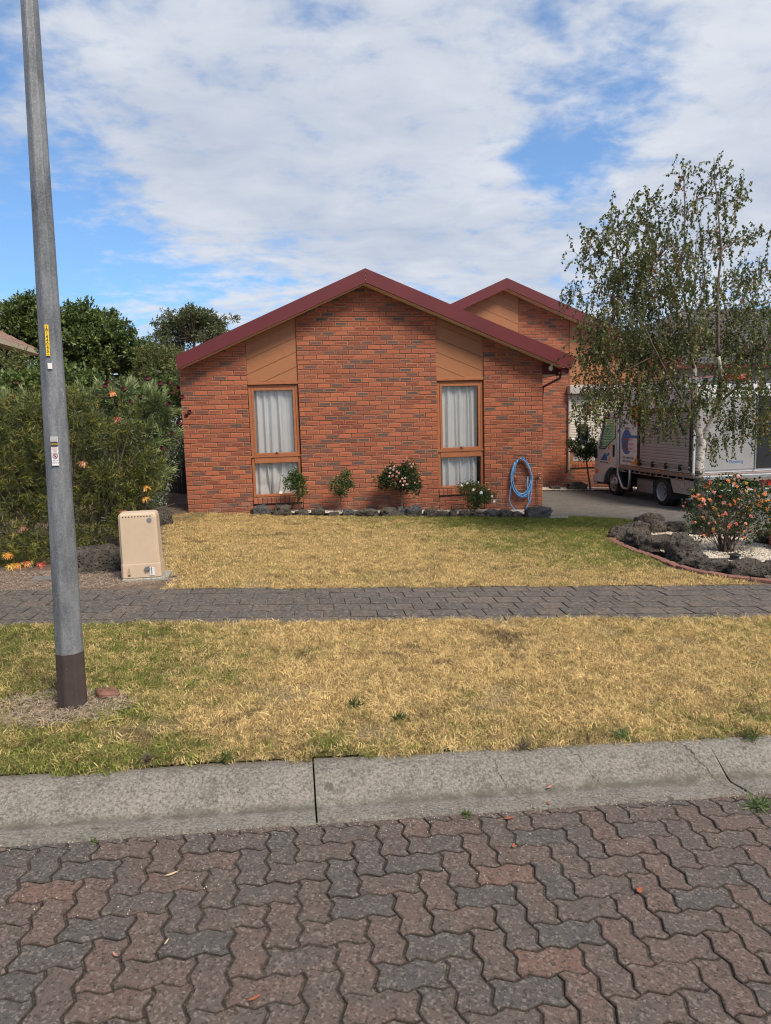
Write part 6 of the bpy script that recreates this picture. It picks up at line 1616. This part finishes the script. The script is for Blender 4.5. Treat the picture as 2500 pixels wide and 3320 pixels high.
tree('climbing_shrub', 'loose brown-green climbing shrub in front of the neighbouring brick wall', (-3.9, 2.4, .2),
     [C_(18, 800, 2.4, .34, .26), C_(50, 812, 2.4, .26, .24), C_(72, 822, 2.4, .2, .2), C_(45, 785, 2.4, .10, .18)],
     260, .085, .040, 'yellowleaf', [(-3.9, 2.4, 0), (-3.9, 2.4, 1.5), (-3.8, 2.4, 2.6)], per=7, spread=.12)
b = MB()
ft = thing('bare_twigs', 'thin bare branches poking into the sky at the left edge above the tiled roof', 'branches', (-8.3, 13, .2))
for _ in range(14):
    p0 = Vector((-8.6, 13.2, 3.2)); p1 = Vector(at(r.uniform(-25, 16), r.uniform(668, 720), 13.2)); b.tube([p0, p0.lerp(p1, .6)+Vector((r.gauss(0, .15), 0, .2)), p1], [.03, .018, .007], 4)
b.build('branch', MT['drytwig'], ft)
# ------------------------------------------------------------------ neighbours
nb = thing('neighbour_house', 'brown brick house with weathered terracotta tile roof at the left edge', 'house', (-9, 8, .3))
NX = -6.0
m_ = MB(); m_.box((-16, 1.0, -.5), (NX-.25, 12.4, 4.05)); nw = m_.build('wall', MT['mortar'], nb)
sb = MB(); r = random.Random(77)
for k in range(44):
    z = 4.0-.086*k
    y = 6.6+(.12 if k % 2 else 0)
    while y < 12.3:
        put_geo(sb, brick_geo(.23, .076, .05, r.random(), r.uniform(0, .6)), NX-.25, y, z, math.pi/2); y += .24
sb.build('brick', MT['oldbrick'], nw, attrs=True)['kind'] = 'stuff'
m_ = MB(); m_.prism_x([(10.9, 2.6), (11.5, 2.6), (11.5, 3.75), (10.9, 3.75)], NX-.262, NX-.19); wn = m_.build('window', MT['fence'], nb)
m_ = MB(); m_.box((NX-.9, .4, 4.12), (NX+.02, 12.8, 4.15)); m_.build('eave', MT['cream'], nb)
m_ = MB(); m_.prism([(NX, 4.13), (NX+.14, 4.13), (NX+.16, 4.26), (NX, 4.26)], .4, 12.8); m_.build('gutter', MT['cream'], nb)
rows = MB()
for k in range(15):
    xa, za = NX+.05-k*.30, 4.27+k*.165
    n_ = 42
    for q in range(n_):
        y0 = .4+q*.295
        rows.add([(xa, y0, za+.03), (xa, y0+.28, za+.03), (xa-.33, y0+.28, za+.165+.03), (xa-.33, y0, za+.165+.03), (xa, y0, za), (xa, y0+.28, za), (xa-.16, y0+.14, za+.165), (xa, y0+.14, za+.055)], [(0, 7, 6, 3), (7, 1, 2, 6), (4, 5, 1, 7), (4, 7, 0)])
rr_ = rows.build('roof_tile', MT['rooftile'], nb); rr_['kind'] = 'stuff'
m_ = MB(); m_.prism([(NX, 4.20), (NX-4.5, 6.55), (NX-9, 4.2)], .5, 12.7); m_.build('roof', MT['rooftile'], nb)
p = at(17, 712, 11.0); m_ = MB(); m_.tube([(-6.6, 10.6, 4.3), (-6.6, 10.6, 5.15)], .035, 8); m_.build('vent_pipe', MT['cream'], nb)
# added fence, coloured dark to stand for the shade in the gap
fen = thing('added_gap_fence', 'added timber fence, coloured dark for the shade in the gap left of the house', 'fence', (-2, 3.4, .1))
for k in range(46):
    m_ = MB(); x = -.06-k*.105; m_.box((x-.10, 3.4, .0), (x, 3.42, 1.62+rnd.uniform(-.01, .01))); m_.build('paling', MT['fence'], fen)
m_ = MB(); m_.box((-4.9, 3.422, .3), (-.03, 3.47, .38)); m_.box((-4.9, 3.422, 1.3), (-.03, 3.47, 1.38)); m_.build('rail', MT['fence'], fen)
# dark-roofed house behind the birch on the right
nh = thing('rear_house', 'grey rendered house with dark tiled hip roof behind the birch at the right edge', 'house', (20, 14, -.6))
m_ = MB(); m_.box((15.2, 12, -.9), (30, 22, 3.25)); nhw = m_.build('wall', MT['render'], nh)
m_ = MB(); m_.box((17.2, 11.93, 1.6), (18.5, 12.0, 2.7)); q = m_.build('window', MT['whitepaint'], nh); m_ = MB(); m_.box((17.3, 11.91, 1.7), (18.4, 11.925, 2.6)); m_.build('pane', MT['cabglass'], q)
hp = MB(); ex0, ex1, ey0, ey1, ez, rz_ = 14.6, 30.6, 11.4, 22.6, 3.3, 6.1
def hip(u, v): # eave->ridge on the front plane
    xl_, xr_ = ex0+(5.6)*v, ex1-5.6*v; return (xl_+(xr_-xl_)*u, ey0+5.6*v, ez+(rz_-ez)*v)
nr = 18
for k in range(nr):
    v0, v1 = k/nr, (k+1)/nr; nq = 34
    for q in range(nq):
        u0, u1 = q/nq, (q+.93)/nq; a, b_, c, d = hip(u0, v0), hip(u1, v0), hip(u1, v1), hip(u0, v1); um = hip((u0+u1)/2, v0); up_ = .05
        hp.add([(a[0], a[1], a[2]+up_), (um[0], um[1], um[2]+up_+.03), (b_[0], b_[1], b_[2]+up_), (c[0], c[1], c[2]+.01), (d[0], d[1], d[2]+.01), (a[0], a[1], a[2]), (b_[0], b_[1], b_[2])], [(0, 1, 3, 4), (1, 2, 3), (5, 6, 2, 1, 0)])
hp.build('roof_tile', MT['slatetile'], nh)['kind'] = 'stuff'
m_ = MB(); m_.add([(ex0, ey0, ez), (ex1, ey0, ez), (ex1, ey1, ez), (ex0, ey1, ez), (ex0+5.6, ey0+5.6, rz_), (ex1-5.6, ey0+5.6, rz_)], [(0, 1, 5, 4), (1, 2, 5), (2, 3, 4, 5), (3, 0, 4), (0, 3, 2, 1)]); m_.build('roof', MT['slatetile'], nh)
m_ = MB(); m_.box((14.5, 11.3, 3.18), (30.7, 11.42, 3.31)); m_.build('gutter', MT['maroon'], nh)

# ------------------------------------------------------------------ truck
tk = thing('service_truck', 'white plumbing service truck with orange and blue side print parked behind the birch', 'truck', (11, 1.8, -.42))
X0, X1, GD = 10.10, 11.92, -.42
zf = lambda z: z
# cab: side profile in (y,z)
prof = [(4.36, -.10), (4.44, .10), (4.42, .55), (4.28, .78), (3.96, 1.54), (3.86, 1.66), (3.20, 1.70), (3.13, 1.64), (3.13, .22), (3.22, .22)]
arch = [(3.39+.50*math.cos(a), -.11+.47*math.sin(a)) for a in [math.radians(k) for k in range(40, 178, 10)]]
arch = [(3.22, .22)]+[(3.39-.0+.54*math.cos(math.radians(k)), -.14+.50*math.sin(math.radians(k))) for k in range(112, 0, -12)][::1]
side = [(4.36, -.10), (4.44, .10), (4.42, .55), (4.28, .78), (3.96, 1.56), (3.86, 1.66), (3.20, 1.70), (3.13, 1.64), (3.13, .24)]
aw = [(3.39+.56*math.cos(math.radians(k)), -.15+.47*math.sin(math.radians(k))) for k in (118, 100, 80, 60, 40, 20, 4)]
# window opening outline
wo = [(4.16, .80), (3.90, 1.50), (3.30, 1.56), (3.30, 1.10), (3.55, .98), (3.85, .80)]
def ring_face(b, outer, inner, x):
    """ring of quads between two outlines with equal counts"""
    n = len(outer); v = [(x, y, z) for y, z in outer]+[(x, y, z) for y, z in inner]
    b.add(v, [(i, (i+1) % n, (i+1) % n+n, i+n) for i in range(n)])
body = MB()
lower = [(4.36, -.12), (4.44, .10), (4.42, .55), (4.30, .76), (4.16, .76), (3.85, .76), (3.55, .94), (3.30, 1.06), (3.13, 1.06), (3.13, .24)]+aw
for xa in (X0, X1-.03): body.prism_x(lower, xa, xa+.03)
for xa in (X0, X1-.03):
    body.prism_x([(4.30, .76), (4.16, .76), (3.90, 1.50), (3.96, 1.54)], xa, xa+.03)
    body.prism_x([(3.96, 1.54), (3.90, 1.50), (3.30, 1.56), (3.13, 1.56), (3.13, 1.68), (3.22, 1.72), (3.86, 1.68)], xa, xa+.03)
    body.prism_x([(3.30, 1.06), (3.13, 1.06), (3.13, 1.56), (3.30, 1.56)], xa, xa+.03)
body.box((X0+.03, 3.13, 1.64), (X1-.03, 3.88, 1.72), bev=.02)
body.box((X0+.03, 3.13, .24), (X1-.03, 3.16, 1.64))
body.prism_x([(4.36, -.10), (4.44, .10), (4.42, .55), (4.30, .76), (4.26, .76), (4.38, .52), (4.40, .10), (4.32, -.10)], X0+.03, X1-.03)
body.box((X0+.03, 3.2, .30), (X1-.03, 4.3, .34))
cb = body.build('cab', MT['whitepaint'], tk)
m_ = MB(); m_.prism_x([(4.15, .765), (3.895, 1.497), (3.305, 1.555), (3.305, 1.07), (3.55, .95), (3.85, .768)], X0+.010, X0+.016); m_.build('side_window', MT['cabglass'], cb)
m_ = MB(); m_.prism_x([(4.15, .765), (3.895, 1.497), (3.305, 1.555), (3.305, 1.07), (3.55, .95), (3.85, .768)], X1-.016, X1-.010); m_.build('side_window', MT['cabglass'], cb)
m_ = MB(); m_.add([(X0+.05, 4.29, .77), (X1-.05, 4.29, .77), (X1-.05, 3.93, 1.60), (X0+.05, 3.93, 1.60)], [(0, 1, 2, 3)]); m_.build('windscreen', MT['cabglass'], cb)
m_ = MB()
for a, b_ in (((4.17, .755), (3.90, 1.51)), ((3.90, 1.51), (3.29, 1.57)), ((3.29, 1.57), (3.29, 1.06)), ((3.29, 1.06), (3.55, .94)), ((3.55, .94), (3.86, .755)), ((3.86, .755), (4.17, .755))):
    m_.tube([(X0-.002, a[0], a[1]), (X0-.002, b_[0], b_[1])], .010, 5)
m_.build('window_seal', MT['black'], cb)
m_ = MB(); m_.tube([(X0-.003, 3.21, .30), (X0-.003, 3.21, 1.05)], .004, 4); m_.tube([(X0-.002, 3.21, 1.05), (X0-.002, 3.21, 1.60)], .004, 4); m_.build('door_gap', MT['black'], cb)
m_ = MB(); m_.box((X0-.022, 3.33, .58), (X0+.004, 3.42, .88), bev=.012); m_.build('door_handle', MT['black'], cb)
m_ = MB(); m_.prism_x([(4.02, 1.50), (3.60, 1.66), (3.60, 1.60), (3.99, 1.42), (4.10, 1.40)], X0-.05, X0-.01); m_.build('weather_shield', MT['black'], cb)
m_ = MB(); m_.box((X0-.015, 4.22, .11), (X0+.01, 4.36, .22), bev=.008); m_.build('indicator', MT['amber'], cb)
m_ = MB(); m_.box((X0-.02, 4.20, -.12), (X0+.02, 4.50, .06), bev=.015); m_.box((X0, 4.36, -.20), (X1, 4.52, .02), bev=.02); m_.build('bumper', MT['whitepaint'], tk)
m_ = MB(); m_.box((X0+.02, 3.0, -.16), (X0+.08, 4.3, -.08)); m_.build('sill_step', MT['black'], tk)
# steering wheel and seat
m_ = MB(); pts = [(X0+.42+.0*k, 3.62+.17*math.cos(a)*.5, .98+.17*math.sin(a)) for k, a in enumerate([2*math.pi*q/24 for q in range(25)])]; pts = [(X0+.40+.16*math.cos(a), 3.66+.07*math.sin(a), 1.00+.15*math.sin(a)) for a in [2*math.pi*q/24 for q in range(25)]]; m_.tube(pts, .014, 6); m_.build('steering_wheel', MT['black'], cb)
m_ = MB(); m_.box((X0+.15, 3.20, .40), (X0+.65, 3.32, .98), bev=.04); m_.box((X0+1.0, 3.20, .40), (X0+1.6, 3.32, .95), bev=.04); m_.build('seat', MT['grey'], cb)
# mirror
mr = MB(); mr.box((X0-.48, 4.38, .86), (X0-.20, 4.50, 1.40), bev=.035); mi_ = mr.build('mirror', MT['black'], tk)
m_ = MB(); m_.box((X0-.40, 4.374, .99), (X0-.23, 4.381, 1.31)); m_.build('mirror_glass', MT['cabglass'], mi_)
m_ = MB(); m_.tube([(X0-.30, 4.44, .94), (X0-.30, 4.44, .80), (X0-.22, 4.42, .72), (X0, 4.34, .66)], .013, 6); m_.build('mirror_arm', MT['black'], tk)
m_ = MB(); m_.box((X0-.05, 4.28, .50), (X0+.01, 4.40, .74), bev=.015); m_.build('mirror_bracket', MT['black'], tk)
# wheels
def wheel(xo, yc, zc, dual, sgn):
    t_ = MB(); W_ = .20; R_ = .335
    t_.lathe([(0, .205), (.0, .30), (.025, .327), (.05, R_), (W_-.05, R_), (W_-.025, .327), (W_, .30), (W_, .20)], (xo, yc, zc), 'x', 36)
    ty = t_.build('tyre', MT['rubber'], tk, smooth=True)
    q = MB()
    if dual: q.lathe([(-.002, .212), (.0, .205), (.02, .195), (.05, .188), (.10, .175), (.125, .165), (.13, .10), (.14, .09), (.14, 0)], (xo, yc, zc), 'x', 36)
    else: q.lathe([(-.004, .212), (.0, .20), (.02, .19), (.03, .172), (-.005, .150), (-.030, .10), (-.035, .08), (-.055, .075), (-.06, 0)], (xo, yc, zc), 'x', 36)
    rm = q.build('rim', MT['rim'], ty, smooth=False)
    h = MB()
    for k in range(6):
        a = 2*math.pi*k/6+.3; rr = .128 if not dual else .115; xh = xo+(-.021 if not dual else .128)
        h.disc((xh, yc+rr*math.cos(a), zc+rr*math.sin(a)), (1, 0, 0), .020, .012, 10)
    h.build('rim_hole', MT['black'], rm)
    h = MB(); h.lathe([(-.075, 0), (-.075, .035), (-.05, .045), (.0, .05)], (xo+(.0 if not dual else .13), yc, zc), 'x', 16); h.build('hub', MT['steel' if not dual else 'grey'], rm)
WZ = GD+.335
wheel(X0+.02, 3.39, WZ, False, 1); wheel(X0+.03, 1.16, WZ, True, 1); wheel(X0+.26, 1.16, WZ, True, 1)
wheel(X1-.22, 3.39, WZ, True, 1); wheel(X1-.23, 1.16, WZ, True, 1); wheel(X1-.46, 1.16, WZ, True, 1)
# chassis
m_ = MB(); m_.box((X0+.40, -.3, .02), (X0+.50, 4.2, .20)); m_.box((X1-.50, -.3, .02), (X1-.40, 4.2, .20)); m_.box((X0+.25, 1.06, -.12), (X1-.25, 1.26, .0)); m_.box((X0+.55, 2.4, -.2), (X1-.3, 3.7, .2)); m_.build('chassis', MT['black'], tk)
m_ = MB(); m_.box((X0+.12, 1.75, -.22), (X0+.60, 2.45, .12), bev=.03); m_.build('fuel_tank', MT['grey'], tk)
m_ = MB(); m_.prism_x([(3.10, .24), (3.02, .24), (2.93, -.28), (3.0, -.28)], X0+.02, X0+.30); m_.prism_x([(.74, .24), (.80, .24), (.84, -.22), (.78, -.22)], X0+.02, X0+.5); m_.build('mudflap', MT['rubber'], tk)
m_ = MB(); m_.tube([(X0-.02, 3.11, 1.62), (X0-.02, 3.11, .20), (X0-.03, 3.08, .14), (X0-.03, 2.86, -.13), (X0-.03, 2.80, -.16), (X0-.03, 2.58, -.16), (X0-.03, 2.53, -.13), (X0-.03, 2.49, .10), (X0-.03, 2.49, .30)], .032, 10); m_.build('side_bar', MT['steel'], tk, smooth=True)
# tray and canopy
m_ = MB(); m_.box((X0-.02, -.12, .30), (X1+.02, 3.10, .395), bev=.008); tr_ = m_.build('tray', MT['trayrail'], tk)
for y in (2.98, 2.10, 1.22, .35):
    m_ = MB(); m_.box((X0-.036, y-.045, .355), (X0-.02, y+.02, .392), bev=.003); m_.build('side_marker_lamp', MT['amber'], tr_)
m_ = MB()
for a, b_ in ((3.02, 2.72), (2.42, 1.55), (1.45, .70), (.62, .05)):
    m_.tube([(X0+.0, a, .245), (X0+.0, b_, .245)], .011, 6)
    k = a-.1
    while k > b_: m_.tube([(X0, k, .245), (X0, k, .30)], .009, 5); k -= .24
m_.build('rope_rail', MT['steel'], tr_)
can = MB(); can.box((X0+.0, -.06, .397), (X1, 3.06, 2.20), bev=.012); cn = can.build('canopy', MT['whitepaint'], tk)
m_ = MB(); m_.box((X0-.012, 2.18, .43), (X0-.001, 2.98, 1.84)); sg = m_.build('sign_panel', MT['signw'], cn)
m_ = MB(); m_.box((X0-.010, .06, .46), (X0-.001, 2.08, 1.66)); sd_ = m_.build('roller_door', MT['alu'], cn)
sl = MB(); sl.prism_x([(0, 0), (.0, .066), (.0, .066)], 0, 1)
for k in range(17):
    m_ = MB(); m_.prism([(X0-.011, .465+k*.0705), (X0-.020, .480+k*.0705), (X0-.020, .520+k*.0705), (X0-.011, .532+k*.0705)], .08, 2.06); m_.build('slat', MT['alu'], sd_)
m_ = MB(); m_.box((X0-.03, 2.09, .42), (X0-.001, 2.17, 1.9)); m_.box((X0-.03, -.02, .42), (X0-.001, .05, 1.9)); m_.box((X0-.03, .05, 1.67), (X0-.001, 2.09, 1.76)); m_.build('door_frame', MT['black'], cn)
m_ = MB(); m_.tube([(X0-.05, .0, .53), (X0-.05, 2.2, .53)], .014, 8); m_.tube([(X0-.05, .0, .44), (X0-.05, 2.2, .44)], .010, 8)
m_.build('lock_bar', MT['steel'], cn)
for y in (2.0, 1.45, .9, .35):
    m_ = MB(); m_.box((X0-.075, y-.025, .43), (X0-.02, y+.025, .57), bev=.006); m_.build('lock_clamp', MT['black'], cn)
m_ = MB(); m_.prism_x([(.80, .24), (-.06, .24), (-.06, -.05), (.66, -.05)], X0+.01, X0+.50); tb = m_.build('toolbox', MT['alu'], tk)
m_ = MB(); m_.box((X0-.004, .26, .06), (X0+.012, .36, .19), bev=.004); m_.build('latch', MT['steel'], tb)
# printed side panel: shapes are thin decals on the sign
XS = X0-.0135
def decal(poly, mat, nm='print', dx=0.0): b2 = MB(); b2.prism_x(poly, XS-.0012-dx, XS-dx); return b2.build(nm, mat, sg)
PL_ = lambda u, v: (2.97-u*.78, .44+v*1.39)   # u 0..1 to the right as seen, v up
def arcp(cx, cy3, rx, ry, a0, a1, n=18): return [(cx+rx*math.cos(math.radians(a0+(a1-a0)*k/n)), cy3+ry*math.sin(math.radians(a0+(a1-a0)*k/n))) for k in range(n+1)]
decal([PL_(.35, .84), PL_(.62, 1.0), PL_(.99, 1.0), PL_(.99, .30+.35), PL_(.85, .72), PL_(.68, .80), PL_(.50, .86)], MT['signo'])
decal([PL_(.35, .84), PL_(.55, .98), PL_(.72, .98), PL_(.66, .86), PL_(.50, .86)], MT['signr'], dx=.0015)
decal([PL_(u, v) for u, v in arcp(.34, .38, .33, .215, 0, 360, 30)[:-1]], MT['signb'])
decal([PL_(.60, .455), PL_(.99, .455), PL_(.99, .50), PL_(.60, .50)], MT['signb'], dx=.001)
decal([PL_(.46, .23), PL_(.99, .23), PL_(.99, .45), PL_(.50, .45), PL_(.42, .34)], MT['signw'], dx=.0028)
decal([PL_(.60, .0), PL_(.99, .0), PL_(.99, .18), PL_(.86, .08)], MT['signo'], dx=.001)
def ttxt(s, u, v, size, mat, par=sg, dx=.006, sx=.9): y, z = PL_(u, v); textob('lettering', s, size, (XS-dx, y, z), (math.pi/2, 0, -math.pi/2), mat, par, .0006, 'LEFT', sx)
ttxt('- BANGIA', .16, .615, .075, MT['inkdark']); ttxt('- NEW HOMES', .08, .425, .085, MT['signr']); ttxt('- RENOVATIONS', .05, .345, .085, MT['signr']); ttxt('- MAINTENANCE', .05, .270, .085, MT['signr'])
ttxt('- CCTV INSPECTIONS', .03, .105, .070, MT['inkdark']); ttxt('- HYDRO-JETTING', .03, .045, .070, MT['inkdark'])
def dd(poly, mat): b2 = MB(); b2.prism_x(poly, X0-.0035, X0-.0015); b2.build('door_print', mat, cb)
dd([(4.12, .46), (3.72, .46), (3.74, .56), (3.84, .66)], MT['signb']); dd([(3.70, .80), (3.60, .88), (3.60, .72)], MT['signo']); dd([(3.80, .60), (3.62, .68), (3.60, .63), (3.70, .58)], MT['signb']); dd([(3.68, .46), (3.58, .46), (3.58, .58)], MT['signo'])
textob('lettering', 'SEASIDE PLUMBING', .060, (X0-.004, 4.13, .405), (math.pi/2, 0, -math.pi/2), MT['inkdark'], cb, .0005, 'LEFT', .92)
textob('lettering', 'NLR', .05, (X0-.004, 4.33, .30), (math.pi/2, 0, -math.pi/2), MT['grey'], cb, .0005, 'LEFT')
# rear of the truck facing the street
m_ = MB(); m_.box((X0+.10, -.085, .46), (X0+1.36, -.062, 1.95), bev=.004); m_.build('rear_door', MT['alu'], cn)
m_ = MB(); m_.box((X0+1.40, -.085, .46), (X1-.02, -.062, 1.95), bev=.004); m_.build('rear_locker', MT['black'], cn)
m_ = MB(); m_.box((X0+1.37, -.10, .44), (X0+1.395, -.06, 1.98)); m_.box((X0+.06, -.10, .44), (X0+.085, -.06, 1.98)); m_.build('corner_post', MT['steel'], cn)
m_ = MB(); m_.box((X0, -.26, .27), (X1, -.13, .36), bev=.01); m_.tube([(X0+.02, -.30, .05), (X1, -.30, .05)], .025, 8); m_.build('rear_bumper', MT['steel'], tk)
for xa in (X0+.06, X1-.36):
    m_ = MB(); m_.box((xa, -.17, .10), (xa+.28, -.13, .22), bev=.006); m_.build('tail_lamp', MT['redlens'], tk)
m_ = MB(); m_.box((X0+.75, -.17, .10), (X0+1.05, -.14, .20)); m_.build('number_plate', MT['signw'], tk)
m_ = MB(); m_.disc((X0+.42, -.19, .14), (0, 1, 0), .07, .02, 20); m_.build('round_reflector', MT['signw'], tk)
textob('lettering', 'Plumbing', .09, (X0+.95, -.088, .62), (math.pi/2, 0, 0), MT['signb'], cn, .0005)
m_ = MB(); m_.box((X0+.7, .1, 2.20), (X0+.74, 3.0, 2.30)); m_.box((X1-.5, .1, 2.20), (X1-.46, 3.0, 2.30)); m_.tube([(X0+.5, 0.0, 2.33), (X0+.5, 3.9, 2.33)], .045, 10); m_.tube([(X0+.62, 0.1, 2.34), (X0+.62, 3.7, 2.34)], .035, 10)
for y in (.4, 2.6): m_.box((X0+.05, y, 2.21), (X1-.05, y+.05, 2.29))
m_.build('roof_rack', MT['steel'], tk)
m_ = MB(); m_.box((X0+.9, .3, 2.302), (X0+1.5, 2.2, 2.42), bev=.02); m_.build('red_case', MT['redlens'], tk)

# ------------------------------------------------------------------ small litter on road and verge
ML = [simple('dry_leaf_%d' % i, c, .8, var=.2) for i, c in enumerate(((.42, .20, .13), (.30, .085, .03), (.45, .33, .18)))]
def gleaf(px, py, h, ln, wd, rot, m_i, curl=.25, lab=None):
    u, v = px*1.5006, py*1.5006; d = AF+AR*(u-1250)/FPX+AU*(1660-v)/FPX
    t_ = (.08-SLOPE*CAM[0]+h-CAM[2])/(d[2]+SLOPE*d[0]); p = CAM+t_*d
    ca, sa = math.cos(rot), math.sin(rot); vs = []; fs = []
    n = 6
    for k in range(n+1):
        s = k/n-.5; w_ = wd*math.sin(math.pi*(k/n))**.8/2+.0004; z = .003+curl*ln*(s*s); off_ = .12*ln*math.sin(s*3)
        for q in (-1, 1):
            x, y = s*ln, off_+q*w_; vs.append((x*ca-y*sa, x*sa+y*ca, z+(.15*wd if q else 0)))
    for k in range(n): fs.append((2*k, 2*k+2, 2*k+3, 2*k+1))
    b2 = MB(); b2.add(vs, fs); o = b2.build('fallen_leaf', ML[m_i]); o.location = tuple(p+np.array([0, 0, .002])); tag(o, lab, 'leaf', 'fallen leaves'); return o
for a in ((372, 1891, .062, .052, .012, .1, 2, .2, 'slim tan gum leaf lying on the road pavers at left'), (360, 2038, .062, .030, .006, .9, 2, .3, 'tiny pale forked twig leaf on the left road pavers'), (1382, 1928, .064, .034, .022, .5, 1, .5, 'crumpled orange-brown leaf on the road at right'),
          (1188, 1702, .06, .045, .012, .3, 0, .2, 'reddish leaf lying in the kerb channel'), (1100, 1770, .06, .05, .012, -.2, 1, .2, 'brown leaf on the road edge right of the weed'), (1185, 1738, .06, .03, .01, 1.2, 1, .3, 'small rusty leaf beside the concrete channel'),
          (550, 2160, .064, .04, .01, .1, 1, .2, 'rusty leaf fragment in a paver joint near the bottom edge'), (430, 1108, .02, .05, .03, .3, 1, .4, 'brown curled leaf on the lawn near the left house corner'), (1110, 1830, .064, .03, .012, .8, 1, .2, 'rust-red scrap on a paver joint right of centre'), (250, 2067, .064, .032, .008, 2.0, 0, .6, 'curled pinkish strip leaf on the pavers at lower left')):
    gleaf(*a[:8], lab=a[8])
# weeds at the kerb
def weed(px, py, h, s, lab, mat='roseleaf', n=40):
    u, v = px*1.5006, py*1.5006; d = AF+AR*(u-1250)/FPX+AU*(1660-v)/FPX
    t_ = (.08-SLOPE*CAM[0]+h-CAM[2])/(d[2]+SLOPE*d[0]); p = CAM+t_*d
    o = thing('weed', lab, 'weed', tuple(p)); P = p+RS.normal(size=(n, 3))*[s*.22, s*.22, .002]; D = rdir(n, .5)
    root(o, leaf_mesh('leaf', P, D, s*RS.uniform(.5, 1, n), .006, RS.rand(n)*.5+.5, MT[mat]))
weed(1008, 1762, .062, .035, 'small green weed in the joint between channel and road pavers'); weed(203, 1818, .062, .022, 'tiny green weed at the channel edge on the left', n=24)
weed(1640, 1745, .062, .09, 'mossy grass clump in the channel at the right edge', 'strapleaf', 130)
for px, py, s, n_, mt_, lab in ((765, 1525, .07, 90, 'darkleaf', 'flat dark green weed in the dry verge, left of centre, farther from the kerb'), (862, 1552, .06, 60, 'darkleaf', 'small grey-green weed in the dry verge near its middle, nearer the kerb'),
      (1345, 1590, .07, 80, 'strapleaf', 'grey-green weed by the kerb in the right half of the verge'), (490, 1640, .06, 80, 'roseleaf', 'bright green weed rosette at the kerb edge, left of the concrete joint'), (1622, 1590, .08, 90, 'roseleaf', 'green weed clump in the verge near the right edge'),
      (222, 1498, .07, 110, 'strapleaf', 'green grass clump beside the orange brick piece at the pole foot'), (1130, 1612, .06, 60, 'drytwig', 'dead brown tuft at the kerb edge right of centre'), (318, 1642, .05, 70, 'drytwig', 'dark brown dead tuft near the kerb at left')):
    weed(px, py, .165, s, lab, mt_, n_)
# lichen grit and crumbs
r = random.Random(8); b = MB()
for _ in range(420):
    x, y = r.uniform(.2, 4.2), r.choice((r.uniform(-11.2, -10.72), -10.70+r.gauss(0, .03)-.03)); q = r.uniform(.0012, .0034)
    b.ball((x, y, G(x)+.0625+.002), q, 3, 4)
o = b.build('grit', simple('pale_grit', (.45, .38, .29), .9, var=.4), origin=(2, -10.9, G(2))); o['kind'] = 'stuff'; o['label'] = 'pale grit scattered along the road edge'
